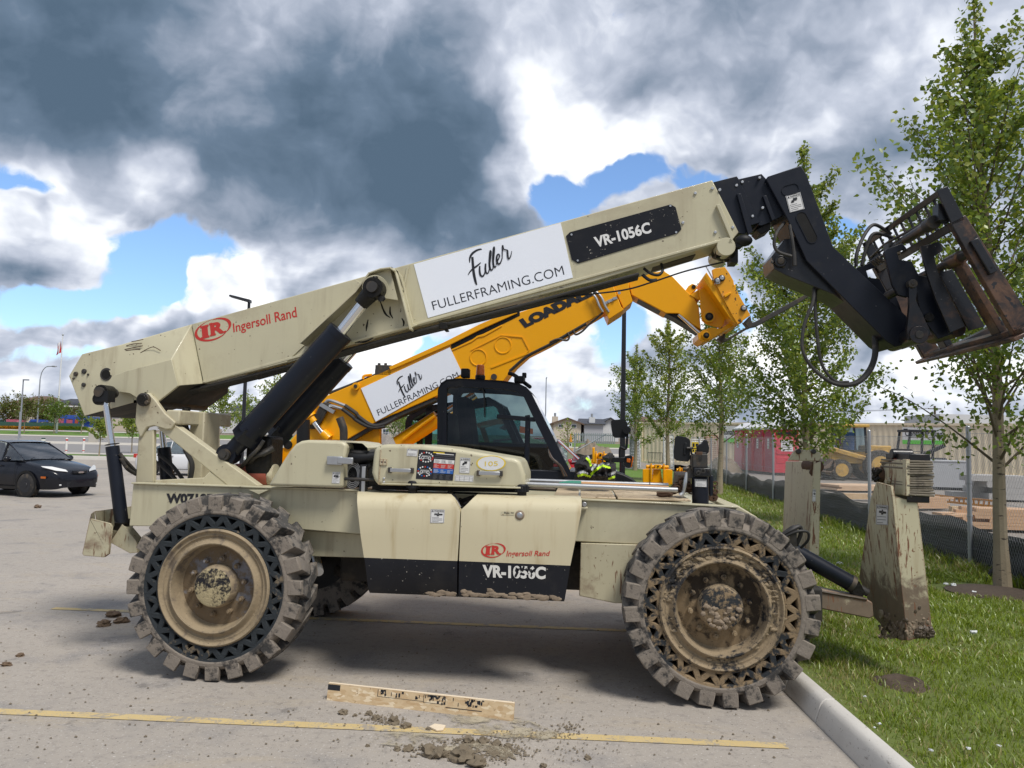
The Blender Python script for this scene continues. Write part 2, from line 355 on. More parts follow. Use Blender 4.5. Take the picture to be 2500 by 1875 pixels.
# ---------------------------------------------------------------- mesh building
V3 = Vector
def text_mesh(body, bold=0.0, slant=0.0):
    cu = bpy.data.curves.new('lettering', 'FONT'); cu.body = body; cu.offset = bold; cu.shear = slant
    cu.resolution_u = 4
    ob = bpy.data.objects.new('lettering', cu); COL.objects.link(ob)
    dg = bpy.context.evaluated_depsgraph_get()
    me = bpy.data.meshes.new_from_object(ob.evaluated_get(dg))
    vs = [v.co.copy() for v in me.vertices]; fs = [tuple(p.vertices) for p in me.polygons]
    bpy.data.objects.remove(ob); bpy.data.curves.remove(cu); bpy.data.meshes.remove(me)
    x0, x1 = min(v.x for v in vs), max(v.x for v in vs); y0, y1 = min(v.y for v in vs), max(v.y for v in vs)
    return [((v.x - x0) / (x1 - x0), (v.y - y0) / (y1 - y0)) for v in vs], fs
_tcache = {}
class MB:
    """collects shapes in one frame of reference and links them as ONE mesh object"""
    def __init__(s, frame=None, mat=None):
        s.F = frame if frame is not None else Matrix.Identity(4)
        s.v, s.f, s.fm, s.mats, s.sm = [], [], [], [], []
        s.cur = mat
    def m(s, name): s.cur = name; return s
    def add(s, vs, fs, mat=None, smooth=False):
        mat = mat or s.cur
        if mat not in s.mats: s.mats.append(mat)
        o = len(s.v); k = s.mats.index(mat)
        s.v += [Vector(v) for v in vs]
        for f in fs: s.f.append([o + i for i in f]); s.fm.append(k); s.sm.append(smooth)
        return s
    def prism(s, pts, vec, mat=None):
        n = len(pts); vec = Vector(vec)
        vs = [Vector(p) for p in pts] + [Vector(p) + vec for p in pts]
        fs = [list(range(n)), list(range(2 * n - 1, n - 1, -1))] + [[i, (i + 1) % n, n + (i + 1) % n, n + i] for i in range(n)]
        return s.add(vs, fs, mat)
    def loft(s, a, b, mat=None, caps=True):
        n = len(a)
        fs = [[i, (i + 1) % n, n + (i + 1) % n, n + i] for i in range(n)]
        if caps: fs += [list(range(n)), list(range(2 * n - 1, n - 1, -1))]
        return s.add(list(a) + list(b), fs, mat)
    def box(s, c, size, mat=None, rot=None):
        c = Vector(c); h = Vector(size) / 2
        vs = []
        for dx in (-1, 1):
            for dy in (-1, 1):
                for dz in (-1, 1):
                    p = Vector((dx * h.x, dy * h.y, dz * h.z))
                    vs.append(c + (rot @ p if rot is not None else p))
        return s.add(vs, [(0, 1, 3, 2), (4, 6, 7, 5), (0, 4, 5, 1), (2, 3, 7, 6), (0, 2, 6, 4), (1, 5, 7, 3)], mat)
    def bar(s, a, b, w, h, up=(0, 0, 1), mat=None):
        """box from a to b, width w across, height h along 'up'"""
        a, b = Vector(a), Vector(b); d = (b - a); l = d.length; d.normalize()
        up = Vector(up); sd = d.cross(up).normalized(); up = sd.cross(d).normalized()
        return s.box((a + b) / 2, (l, w, h), mat, Matrix((d, sd, up)).transposed())
    def cyl(s, a, b, r, r2=None, n=20, mat=None, caps=True):
        return s.tube([a, b], [r, r if r2 is None else r2], n, mat, caps, False)
    def tube(s, pts, r, n=8, mat=None, caps=True, smooth_path=True, sub=6):
        pts = [Vector(p) for p in pts]
        rs = list(r) if isinstance(r, (list, tuple)) else [r] * len(pts)
        if smooth_path and len(pts) > 2:
            P, RR = [], []
            q = [pts[0] * 2 - pts[1]] + pts + [pts[-1] * 2 - pts[-2]]
            for i in range(len(pts) - 1):
                p0, p1, p2, p3 = q[i:i + 4]
                for k in range(sub):
                    t = k / sub
                    P.append(.5 * ((2 * p1) + (p2 - p0) * t + (2 * p0 - 5 * p1 + 4 * p2 - p3) * t * t + (3 * p1 - p0 - 3 * p2 + p3) * t ** 3))
                    RR.append(rs[i] * (1 - t) + rs[i + 1] * t)
            P.append(pts[-1]); RR.append(rs[-1]); pts, rs = P, RR
        vs, fs = [], []
        d0 = (pts[1] - pts[0]).normalized()
        ref = Vector((0, 0, 1)) if abs(d0.z) < .9 else Vector((1, 0, 0))
        sd = d0.cross(ref).normalized()
        for i, p in enumerate(pts):
            d = (pts[min(i + 1, len(pts) - 1)] - pts[max(i - 1, 0)]).normalized()
            sd = (sd - d * sd.dot(d)).normalized(); up = sd.cross(d)
            for k in range(n):
                a = 2 * math.pi * k / n
                vs.append(p + (sd * math.cos(a) + up * math.sin(a)) * rs[i])
        for i in range(len(pts) - 1):
            for k in range(n):
                fs.append((i * n + k, i * n + (k + 1) % n, (i + 1) * n + (k + 1) % n, (i + 1) * n + k))
        s.add(vs, fs, mat, True)
        if caps:
            e = (len(pts) - 1) * n
            s.add(vs[:n], [list(range(n))], mat); s.add(vs[e:], [list(range(n))], mat)
        return s
    def lathe(s, prof, c, axis='y', n=48, mat=None, a0=0, smooth=True):
        """prof: (radius, height along axis)"""
        c = Vector(c); vs, fs = [], []
        for r, h in prof:
            for k in range(n):
                a = a0 + 2 * math.pi * k / n
                x, z = r * math.cos(a), r * math.sin(a)
                vs.append(c + (Vector((x, h, z)) if axis == 'y' else Vector((x, z, h)) if axis == 'z' else Vector((h, x, z))))
        for i in range(len(prof) - 1):
            for k in range(n):
                fs.append((i * n + k, i * n + (k + 1) % n, (i + 1) * n + (k + 1) % n, (i + 1) * n + k))
        return s.add(vs, fs, mat, smooth)
    def poly(s, pts, mat=None): return s.add(pts, [list(range(len(pts)))], mat)
    def ball(s, c, r, mat=None, n=10, squash=(1, 1, 1)):
        c = Vector(c); prof = [(max(1e-4, math.sin(math.pi * i / n)) * r, -math.cos(math.pi * i / n) * r) for i in range(n + 1)]
        o = len(s.v); s.lathe(prof, (0, 0, 0), 'z', n * 2, mat); mat_l = 'mud' in (mat or s.cur) or (mat or s.cur) == 'grease'
        for i in range(o, len(s.v)):
            q = s.v[i]
            if mat_l: q = q * (1 + .55 * mnoise.noise(q / r * 1.3 + c * 37) + .35 * mnoise.noise(q / r * 3.1 + c * 53))
            s.v[i] = c + Vector((q.x * squash[0], q.y * squash[1], q.z * squash[2]))
        return s
    def text(s, body, q, mat=None, bold=0.0, slant=0.0, warp=None):
        """lettering filling the quad q = (bottom-left, bottom-right, top-right, top-left)"""
        key = (body, bold, slant)
        if key not in _tcache: _tcache[key] = text_mesh(body, bold, slant)
        st, fs = _tcache[key]
        return s.add([bil(q, a, b) for a, b in st], fs, mat)
    def strokes(s, q, polylines, mat=None):
        """brush lettering: polylines of (s, t, width) in the unit square of quad q"""
        for pl in polylines:
            P = []
            for i in range(len(pl) - 1):
                a, b = pl[max(i - 1, 0)], pl[i]; c, d = pl[i + 1], pl[min(i + 2, len(pl) - 1)]
                for k in range(5):
                    t = k / 5
                    P.append([.5 * (2 * b[j] + (c[j] - a[j]) * t + (2 * a[j] - 5 * b[j] + 4 * c[j] - d[j]) * t * t + (3 * b[j] - a[j] - 3 * c[j] + d[j]) * t ** 3) for j in range(3)])
            P.append(list(pl[-1]))
            W = [bil(q, x, y) for x, y, _ in P]
            nrm = (Vector(q[1]) - Vector(q[0])).cross(Vector(q[3]) - Vector(q[0])).normalized()
            vs = []
            for i, p in enumerate(W):
                d = (W[min(i + 1, len(W) - 1)] - W[max(i - 1, 0)]).normalized(); sd = d.cross(nrm)
                vs += [p + sd * P[i][2] / 2, p - sd * P[i][2] / 2]
            lift = nrm * .0004 * polylines.index(pl)
            s.add([v + lift for v in vs], [(2 * i, 2 * i + 1, 2 * i + 3, 2 * i + 2) for i in range(len(W) - 1)], mat)
        return s
    def build(s, name, parent=None, bevel=0, label=None, seg=2, auto=35):
        me = bpy.data.meshes.new(name)
        M = s.F
        if parent is not None: M = world_of(parent).inverted() @ s.F
        me.from_pydata([tuple(M @ v) for v in s.v], [], s.f)
        for k in s.mats: me.materials.append(MATS[k])
        me.polygons.foreach_set('material_index', s.fm)
        bm = bmesh.new(); bm.from_mesh(me)
        bmesh.ops.remove_doubles(bm, verts=bm.verts, dist=1e-5)
        bmesh.ops.recalc_face_normals(bm, faces=bm.faces)
        bm.to_mesh(me); bm.free()
        me.polygons.foreach_set('use_smooth', [True] * len(me.polygons))
        me.set_sharp_from_angle(angle=R_(auto))
        o = bpy.data.objects.new(name, me); COL.objects.link(o)
        if parent is not None: o.parent = parent
        if bevel:
            b = o.modifiers.new('bevel', 'BEVEL'); b.width = bevel; b.segments = seg; b.limit_method = 'ANGLE'; b.angle_limit = R_(35)
            b.harden_normals = False
        if label: o['label'] = label
        return o
def bil(q, a, b):
    p0, p1, p2, p3 = [Vector(x) for x in q]
    return (p0 * (1 - a) + p1 * a) * (1 - b) + (p3 * (1 - a) + p2 * a) * b
def world_of(o):
    M = o.matrix_basis.copy(); p = o.parent
    while p is not None: M = p.matrix_basis @ M; p = p.parent
    return M
def thing(name, label, cat, M=None, group=None, kind=None):
    o = bpy.data.objects.new(name, None); COL.objects.link(o)
    o.empty_display_size = .2
    if M is not None: o.matrix_basis = M if isinstance(M, Matrix) else Matrix.Translation(M)
    o['label'] = label; o['category'] = cat
    if group: o['group'] = group
    if kind: o['kind'] = kind
    return o
def tag(o, label, cat=None, group=None, kind=None):
    o['label'] = label
    if cat: o['category'] = cat
    if group: o['group'] = group
    if kind: o['kind'] = kind
    return o
def struct(o, label=None):
    o['kind'] = 'structure'
    if label: o['label'] = label
    return o
def dup_tree(o, parent=None):
    c = o.copy(); COL.objects.link(c)
    if parent is not None: c.parent = parent
    for ch in list(o.children): dup_tree(ch, c)
    return c
def Ys(y): return Vector((0, y, 0))
def poly2(pts, y): return [L(p, y) for p in pts]
def quad_mesh(name, verts, faces, mats, midx, parent=None, smooth=False):
    """big meshes straight from numpy"""
    me = bpy.data.meshes.new(name)
    nv, nf, k = len(verts), len(faces), faces.shape[1]
    me.vertices.add(nv); me.vertices.foreach_set('co', verts.astype(np.float32).ravel())
    me.loops.add(nf * k); me.loops.foreach_set('vertex_index', faces.astype(np.int32).ravel())
    me.polygons.add(nf); me.polygons.foreach_set('loop_start', np.arange(0, nf * k, k, dtype=np.int32))
    for m in mats: me.materials.append(MATS[m])
    me.polygons.foreach_set('material_index', midx.astype(np.int32))
    if smooth: me.polygons.foreach_set('use_smooth', np.ones(nf, dtype=bool))
    me.update(calc_edges=True); me.validate()
    o = bpy.data.objects.new(name, me); COL.objects.link(o)
    if parent is not None: o.parent = parent
    return o
# ================================================================ the cream telescopic handler
YC = 1.22                                            # its centre line
TH = thing('telescopic_handler', 'large muddy cream telescopic handler with raised boom and black fork carriage, parked across the bay', 'telehandler', VF.copy())
def mb(mat=None): return MB(VF, mat)
def plate(name, pts, y, depth, mat, parent=TH, bevel=.004, label=None, seg=2):
    return mb(mat).prism(poly2(pts, y), Ys(depth)).build(name, parent, bevel, label, seg)
def pts(z, *xy): return [z(*p) for p in xy]

# ---- wheels
NL = 24
def add_tyre(b, c, sgn, mud, rot=0.0, seg=6):
    """solid earthmover tyre; sgn=+1: outer face towards -y"""
    c = Vector(c); R = RW; W = .36
    def P(r, a, y): return c + Vector((r * math.cos(a), sgn * y, r * math.sin(a)))
    web = 'web_muddy' if mud else 'tyre_web'
    prof = [(.775 * R, .05), (.785 * R, .012), (.80 * R, .004), (.835 * R, .006), (.865 * R, .022), (.885 * R, .05), (.90 * R, .10), (.90 * R, W - .10), (.885 * R, W - .05), (.835 * R, W), (.60 * R, W)]
    b.lathe([(r, sgn * h) for r, h in prof], c, 'y', 96, 'tyre_mud')
    b.lathe([(.80 * R, sgn * .125), (.60 * R, sgn * .125)], c, 'y', 48, 'dark_void')          # bottom of the apertures
    b.lathe([(.625 * R, sgn * .125), (.625 * R, sgn * .022), (.632 * R, sgn * .014), (.652 * R, sgn * .016), (.658 * R, sgn * .028), (.660 * R, sgn * .125)], c, 'y', 96, web)
    b.lathe([(.755 * R, sgn * .125), (.757 * R, sgn * .026), (.762 * R, sgn * .014), (.79 * R, sgn * .010)], c, 'y', 96, web)
    for i in range(2 * NL):                          # zig-zag struts
        a0 = rot + math.pi * i / NL; a1 = rot + math.pi * (i + 1) / NL
        if i % 2: a0, a1 = a1, a0
        p, q = P(.645 * R, a0, .020), P(.770 * R, a1, .016)
        d = (q - p).normalized(); sd = d.cross(Vector((0, 1, 0))).normalized()
        w0, w1, dy = .019, .020, Vector((0, sgn * .105, 0))
        A = [p + sd * w0, q + sd * w1, q - sd * w1, p - sd * w0]
        A2 = [x + sd * .004 * k + dy for x, k in zip(A, (1, 1, -1, -1))]
        mid = [x - Vector((0, sgn * .004, 0)) + (p + q) / 2 * 0 for x in A]
        b.loft(mid, A2, web)
    for side in (0, 1):                              # lugs, two staggered rows
        for i in range(NL):
            a = rot + 2 * math.pi * (i + .5 * side) / NL + rng.uniform(-.006, .006)
            def S(y): return y if side == 0 else W - y
            lean = -.13
            w = .148
            base_f = [(.835, a - w * .60), (.835, a + w * .66), (1.0, a + w * .58), (1.0, a - w * .54)]
            st = [(0.0, 0.0, 1.0, .0), (.035, .0, 1.0, .012), (.10, .35, .95, .016), (.17, .75, .9, .016), (.215, 1.0, .8, .008)]
            rings = []
            for yy, ll, wf, ro in st:
                da = lean * ll
                low = .835 if yy < .03 else .88
                ring = []
                for r, aa in base_f:
                    aa2 = a + (aa - a) * wf * (1.0 if r < .9 else .92) + da
                    rr = low if r < .9 else min(1.0, .985 + ro)
                    if yy == 0.0 and r > .9: rr = .985
                    ring.append(P(rr * R, aa2, S(yy if r > .9 or yy > 0 else yy) + (.004 if yy == 0 else 0)))
                rings.append(ring)
            for k in range(len(rings) - 1):
                b.loft(rings[k], rings[k + 1], 'tyre_mud' if k == 0 else 'tyre_tread', caps=False)
            b.poly(rings[0], 'tyre_mud'); b.poly(rings[-1], 'tyre_tread')
def wheel(name, c, sgn, mud, label, rot=0.0, back=False):
    c = Vector(c); R = RW
    w = bpy.data.objects.new(name, None); COL.objects.link(w); w.parent = TH; w.location = c; w['label'] = label
    b = mb(); add_tyre(b, c, sgn, mud, rot); b.build('tyre', w, .004, seg=1, auto=30)
    rm, dm = ('rim_muddy', 'disc_muddy') if mud else ('rim_tan', 'disc_tan')
    b = mb()
    prof = [(.628, .06), (.632, .012), (.625, .002), (.612, -.004), (.598, .004), (.592, .014), (.575, .018), (.560, .014), (.552, .022), (.530, .026), (.505, .014), (.492, -.004), (.478, -.010), (.466, -.006), (.460, .012), (.452, .06), (.440, .105), (.425, .118)]
    b.lathe([(r * R, sgn * h) for r, h in prof], c, 'y', 96, rm)
    b.lathe([(.43 * R, sgn * .118), (.33 * R, sgn * .108), (.2 * R, sgn * .10)], c, 'y', 64, dm)
    b.build('rim', w, auto=50)
    hc = c + Vector((0.0, 0, .002))
    b = mb()
    b.lathe([(.235 * R, sgn * .11), (.232 * R, sgn * .055), (.222 * R, sgn * .045), (.216 * R, sgn * .016), (.205 * R, sgn * .006)], hc, 'y', 48, rm)
    b.lathe([(.206 * R, sgn * .006), (.19 * R, sgn * .001), (1e-4, sgn * -.002)], hc, 'y', 48, 'hub_cap' if not mud else 'web_muddy')
    if mud:
        for k in range(34):
            a, r = rng.uniform(math.pi * .95, math.pi * 2.1), rng.uniform(.05, .2) * R
            b.ball(hc + Vector((r * math.cos(a), -.004, r * math.sin(a))), rng.uniform(.008, .022), 'mud_dry', 5, (1, .45, .8))
    b.build('hub', w, auto=40)
    for k in range(10):
        a = 2 * math.pi * (k + .3) / 10
        q = c + Vector((.305 * R * math.cos(a), 0, .305 * R * math.sin(a)))
        b = mb(); b.cyl(q + Ys(sgn * .11), q + Ys(sgn * .068), .021, n=6, mat=dm if not mud else 'rim_muddy'); b.cyl(q + Ys(sgn * .07), q + Ys(sgn * .052), .012, n=10, mat=dm)
        b.build('wheel_nut', w, .003, seg=1)
    if mud:                                          # mud packed into the apertures and over the rim
        b = mb('mud_dry')
        for i in range(2 * NL):
            if rng.random() < .62:
                inner = i % 2 == 0
                r = (.675 if not inner else .735) * R * rng.uniform(.985, 1.015); a = rot + math.pi * (i + 1) / NL
                p = c + Vector((r * math.cos(a), .045, r * math.sin(a)))
                for k in range(3): b.ball(p + Vector(rng.uniform(-.009, .009, 3)), rng.uniform(.012, .020), 'rim_muddy', 5, (1, .8, 1))
        for i in range(120):
            a = rng.uniform(.1, math.pi - .1) if rng.random() < .7 else rng.uniform(0, 6.28)
            r = rng.uniform(.50, .63) * R
            b.ball(c + Vector((r * math.cos(a), .012, r * math.sin(a))), rng.uniform(.006, .017), 'rim_muddy', 5, (1.5, .5, .8))
        b.build('caked_mud', w)['kind'] = 'stuff'
    return w
wheel('wheel', (0, 0, RW), 1, False, 'rear wheel with tan dried mud and a scratched hub cap', .03)
wheel('wheel', (WHEELBASE, 0, RW), 1, True, 'front wheel with thick wet mud caked over rim and hub', .10)
def far_wheel(x):
    w = bpy.data.objects.new('wheel', None); COL.objects.link(w); w.parent = TH; w.location = (x, 2 * YC, RW)
    b = mb(); add_tyre(b, (x, 2 * YC, RW), -1, False); b.build('tyre', w, 0)
    b = mb(); b.lathe([(.63 * RW, -.06), (.6 * RW, .0), (.46 * RW, 0), (.44 * RW, -.1), (.2 * RW, -.1), (.19 * RW, 0), (1e-4, 0)], (x, 2 * YC, RW), 'y', 48, 'rim_tan')
    b.lathe([(.62 * RW, -.36), (.5 * RW, -.28), (.2 * RW, -.25), (1e-4, -.25)], (x, 2 * YC, RW), 'y', 48, 'underbody'); b.build('rim', w)
far_wheel(0); far_wheel(WHEELBASE)

# ---- axles and underside
b = mb('underbody')
for x in (0, WHEELBASE):
    b.tube([(x, .28, RW), (x, .7, RW - .02), (x, YC, RW - .02), (x, 1.75, RW - .02), (x, 2.16, RW)], [.15, .11, .19, .11, .15], 14)
b.build('axle', TH)
b = mb('underbody'); b.box((WHEELBASE / 2 + .1, YC, .78), (WHEELBASE - 1.2, 1.0, .34)); b.box((WHEELBASE / 2, YC, .62), (.7, .5, .3)); b.cyl((.5, YC, .60), (3.0, YC, .60), .05)
b.build('drivetrain', TH, .02)
b = mb('dark_steel'); q = L(zN(1900 - 1440, 2200), .55)
p0 = L((775, 1388), .48); b.cyl(p0 + Vector((-.12, .3, .04)), p0 + Vector((.02, -.02, -.02)), .035, n=16, mat='zinc'); b.build('exhaust_tip', TH)

# ---- chassis
YS = .42                                             # near side of the frame
S = lambda *a: [p for p in a]
b = mb('beige_paint')
b.prism(poly2(S((325, 1181), (880, 1199), (1250, 1214), (1640, 1231), (1800, 1240), (1800, 1334), (1540, 1328), (1408, 1322), (1250, 1318), (877, 1304), (712, 1291), (315, 1284)), YS), Ys(.10))
b.build('frame_side', TH, .006, None)
def sidewall(z0, z1): pass
b = mb('beige_paint')
b.prism(poly2(S((700, 1292), (900, 1305), (900, 1362), (748, 1358), (735, 1330)), YS + .10), Ys(.08))
b.build('frame_lower', TH, .006); b = mb(); b.prism(poly2(S((1418, 1326), (1560, 1330), (1570, 1475), (1500, 1473), (1414, 1455)), YS - .02), Ys(.5), 'beige_muddy')
b.build('frame_lower', TH, .006)
# far side of the frame and the deck between
def Lm(p, y):                                        # same x,z as the near side, on another plane
    q = L(p, YS); return Vector((q.x, y, q.z))
deck = S((325, 1181), (880, 1199), (1250, 1214), (1640, 1231), (1800, 1240))
b = mb('beige_paint')
lo = S((1800, 1334), (1408, 1322), (877, 1304), (315, 1284))
b.prism([Lm(p, 2 * YC - YS) for p in deck + lo], Ys(-.06)); b.build('frame_side', TH, .006)
b = mb('beige_paint')
for i in range(len(deck) - 1):
    a, c = Lm(deck[i], YS + .10), Lm(deck[i + 1], YS + .10); a2, c2 = Lm(deck[i], 2 * YC - YS - .06), Lm(deck[i + 1], 2 * YC - YS - .06)
    dz = Vector((0, 0, -.03)); o = Vector((0, 0, -.012))
    b.loft([a + o, c + o, c2 + o, a2 + o], [a + dz, c + dz, c2 + dz, a2 + dz])
b.build('deck', TH)
# top flange running along the frame
b = mb('beige_paint')
for i in range(len(deck) - 1):
    a, c = Lm(deck[i], YS - .012), Lm(deck[i + 1], YS - .012)
    b.bar(a + Vector((0, .03, .006)), c + Vector((0, .03, .006)), .09, .012)
b.build('top_flange', TH, .003)
b = mb('beige_paint'); b.prism(poly2(pts(zB, (1285, 935), (1440, 935), (1365, 972)), YS - .03), Ys(.025)); b.build('gusset', TH, .003)
# stencilled number on the frame
b = mb('ink'); b.text('W07185', poly2(pts(zB, (650, 1040), (1010, 1046), (1010, 965), (652, 962)), YS - .003), bold=.05); b.build('frame_number', TH)
# front nose plate sloping off beyond the wheel
b = mb('beige_muddy'); p = poly2(S((1767, 1232), (1800, 1233), (1848, 1262), (1905, 1330), (1890, 1345), (1790, 1340)), YS + .14); b.prism(p, Ys(1.3)); b.build('frame_nose', TH, .01)

# ---- rear hitch hook
b = mb('beige_muddy')
hk = pts(zB, (62, 1158), (215, 1196), (228, 1222), (205, 1430), (170, 1456), (10, 1442), (2, 1425))
b.prism(poly2(hk, .40), Ys(.025))
cv = pts(zB, (62, 1158), (70, 1120), (100, 1098), (175, 1090))
for k in range(3): b.loft([L(cv[k], .40), L(cv[k], .425), L(cv[k], .425) + Vector((0, 0, -.25)), L(cv[k], .40) + Vector((0, 0, -.25))][:2] + [L(cv[k], .425) + Vector((.02, .1, -.3)), L(cv[k], .40) + Vector((0, .1, -.3))],
                          [L(cv[k + 1], .40 + .1 * (k + 1)), L(cv[k + 1], .425 + .1 * (k + 1)), L(cv[k + 1], .425 + .1 * (k + 1)) + Vector((.02, 0, -.3)), L(cv[k + 1], .40 + .1 * (k + 1)) + Vector((0, 0, -.3))])
b.prism(poly2(pts(zB, (170, 1090), (380, 1062), (380, 1215), (300, 1215), (215, 1330), (180, 1330)), .72), Ys(.04))
b.prism(poly2(pts(zB, (215, 1340), (310, 1200), (420, 1330), (430, 1420), (370, 1425)), .50), Ys(.10))
b.build('tow_hook', TH, .012)

# ---- rear tower carrying the boom pivot
def tower(y, nm):
    b = mb('beige_dusty')
    b.prism(poly2(pts(zB, (418, 290), (430, 230), (470, 195), (510, 185), (560, 235), (640, 345), (720, 415), (690, 465), (650, 470), (555, 440), (500, 452), (462, 520), (445, 530), (408, 420)), y), Ys(.05))
    b.prism(poly2(pts(zB, (440, 490), (552, 470), (552, 880), (412, 880), (432, 560)), y + .02), Ys(.05))
    b.prism(poly2(pts(zB, (575, 455), (640, 445), (700, 420), (1365, 905), (1125, 905)), y + .025), Ys(.10))
    b.prism(poly2(pts(zB, (560, 880), (560, 860), (940, 840), (985, 790), (1140, 905), (560, 905)), y + .03), Ys(.02))
    b.build(nm, TH, .008)
tower(.70, 'boom_tower'); tower(1.60, 'boom_tower')
b = mb('beige_dusty')
p = L(zB(700, 375), .72); b.bar(p, p + Ys(.95), .12, .12); p = L(zB(900, 600), 1.1); b.box(p + Vector((0, .1, -.1)), (.13, .3, .8)); b.build('tower_cross_member', TH, .012)
b = mb('dark_steel'); p = L(zB(485, 240), .70); b.cyl(p + Ys(-.035), p + Ys(1.0), .055, n=20); b.cyl(p + Ys(-.05), p + Ys(-.03), .045, n=6, mat='grease'); p = L(zB(515, 262), .69); b.cyl(p, p + Ys(-.04), .018, n=8)
b.build('pivot_pin', TH, .004)
# inner hoses behind the tower
b = mb('hose')
for k in range(3):
    y = 1.0 + .07 * k
    b.tube([L(zB(800 + 12 * k, 300), y), L(zB(770 + 14 * k, 420), y), L(zB(800 + 30 * k, 620), y), L(zB(850 + 16 * k, 740), y), L(zB(830 + 12 * k, 880), y)], .022, 8)
b.tube([L(zB(290, 655), .55), L(zB(345, 720), .6), L(zB(420, 800), .75)], .016); b.tube([L(zB(300, 690), .55), L(zB(350, 770), .6), L(zB(420, 815), .75)], .016)
b.tube([L(zB(590, 660), 1.3), L(zB(690, 740), 1.3), L(zB(775, 850), 1.25)], .018); b.tube([L(zB(585, 720), 1.3), L(zB(660, 790), 1.3), L(zB(720, 850), 1.25)], .018)
b.build('tower_hose', TH)
b = mb('hose')
b.tube([L(zN(905, 420), .8), L(zN(830, 530), .8), L(zN(720, 640), .8), L(zN(610, 770), .9)], .016)
b.tube([L(zN(1030, 520), .9), L(zN(900, 590), .85), L(zN(780, 640), .85), L(zN(690, 760), .95)], .022); b.cyl(L(zN(1035, 515), .9), L(zN(880, 600), .86), .028, mat='dark_steel')
b.build('cylinder_hose', TH)
b = mb('grease'); b.box(L(zN(920, 640), 1.05), (.22, .3, .36)); b.build('valve_block', TH, .03)
b = mb('red_tube'); b.cyl(L(zB(1190, 825), 1.0), L(zB(1455, 828), 1.0), .103, n=28); b.cyl(L(zB(1455, 828), 1.0), L(zB(1500, 828), 1.0), .10, n=28, mat='beige_muddy'); b.build('air_cleaner', TH, .004)

# ---- leveling cylinders at the rear
def rear_cyl(y):
    b = mb()
    a, c, d = L(zB(183, 250), y), L(zB(235, 600), y), L(zB(310, 1210), y)
    b.cyl(c, d, .052, n=20, mat='black_paint'); b.cyl(c - (c - d).normalized() * -.02, c + (c - d).normalized() * .015, .055, n=20, mat='black_paint')
    b.cyl(a, c, .026, n=16, mat='chrome')
    b.ball(d, .062, 'grease', 8); b.cyl(d + Ys(-.05), d + Ys(.12), .03, n=12, mat='grease')
    h = L(zB(180, 215), y)
    b.box(h, (.11, .10, .09), 'black_plastic'); p = L(zB(160, 182), y); b.cyl(p + Ys(-.06), p + Ys(.16), .040, n=16, mat='dark_steel'); b.cyl(p + Ys(-.03), p + Ys(.10), .06, n=16, mat='grease')
    p = L(zB(148, 235), y); b.cyl(p + Ys(-.04), p + Ys(.06), .05, n=16, mat='grease')
    b.build('leveling_cylinder', TH, .004)
rear_cyl(.56)
b = mb(); a, c, d = L(zB(618, 480), 1.75), L(zB(632, 610), 1.75), L(zB(662, 900), 1.75)
b.cyl(c, d, .062, n=16, mat='black_paint'); b.cyl(a, c, .030, n=12, mat='chrome'); b.build('leveling_cylinder', TH)

# ---- lift cylinders
def lift(y, bot, mid, top, base, pin=True):
    b = mb()
    B0, M0, T0 = L(bot, y), L(mid, y), L(top, y)
    d = (M0 - B0).normalized()
    b.cyl(B0 + d * .10, M0, .108, n=36, mat='black_paint'); b.cyl(M0 - d * .05, M0 + d * .004, .112, n=36, mat='black_paint')
    b.cyl(B0 + d * .02, B0 + d * .14, .125, n=4, mat='black_paint')
    b.cyl(M0, T0, .048, n=28, mat='chrome')
    e = L(base, y)
    b.tube([B0 + d * .1, e], [.075, .07], 12, 'black_paint')
    b.cyl(e + Ys(-.06), e + Ys(.06), .085, n=24, mat='black_paint'); b.cyl(e + Ys(-.10), e + Ys(.10), .048, n=16, mat='dark_steel'); b.cyl(e + Ys(-.115), e + Ys(-.10), .03, n=6, mat='dark_steel')
    b.cyl(T0 + Ys(-.07), T0 + Ys(.07), .085, n=24, mat='grease'); b.cyl(T0 + Ys(-.10), T0 + Ys(.12), .046, n=16, mat='dark_steel')
    b.tube([T0 - d * .18, T0 - d * .06], [.060, .075], 12, 'grease')
    for k in range(14):
        b.ball(T0 + Vector((rng.uniform(-.1, .08), rng.uniform(-.04, .05), rng.uniform(-.09, .09))), rng.uniform(.012, .03), 'grease', 4)
    b.build('lift_cylinder', TH, .004)
lift(.82, zN(600, 440), (832, 810), (915, 705), zN(435, 605))
lift(1.62, zN(1040, 390), (838, 880), (960, 742), zN(900, 600))

# ---- main boom
YB, DB = .98, .42
b = mb('beige_paint')
nearm = S((467, 791.5), (886, 675.5), (1011, 641), (1738.8, 439.6), (1803.5, 567), (1790, 583.7), (1450, 687), (1000, 801), (700, 886), (497, 937))
b.prism(poly2(nearm, YB), Ys(DB))
# the broad rear end: cheek plates and the facets that narrow to the boom
YR = .76
TL, TIP, BL, BR_, RB, RT = zA(632, 835), zA(530, 1005), zA(650, 1315), zA(1030, 1212), zA(1375, 1080), zA(1322, 872)
nt, nb = L((467.5, 791.5), YB), L(zA(1568, 1065), YB)
tl, tip, bl, br = L(TL, YR + .05), L(TIP, YR + .05), L(BL, YR + .05), L(BR_, YR + .05)
m1, m2 = L(zA(985, 957), YR + .03), L(zA(932, 765), YR + .07)
rb, rt = L(RB, YR), L(RT, YR)
fy = 2 * YC - YR
def far(p): return Vector((p.x, 2 * YC - p.y, p.z))
lowr = L(zA(1218, 1200), YR)
b.poly([tl, tip, bl, br, L(zA(1035, 1150), YR + .05), m1, m2]); b.poly([m1, rt, rb, lowr, L(zA(1035, 1190), YR + .02)])
b.poly([m2, m1, rt, nt]); b.poly([nt, rt, rb, nb])
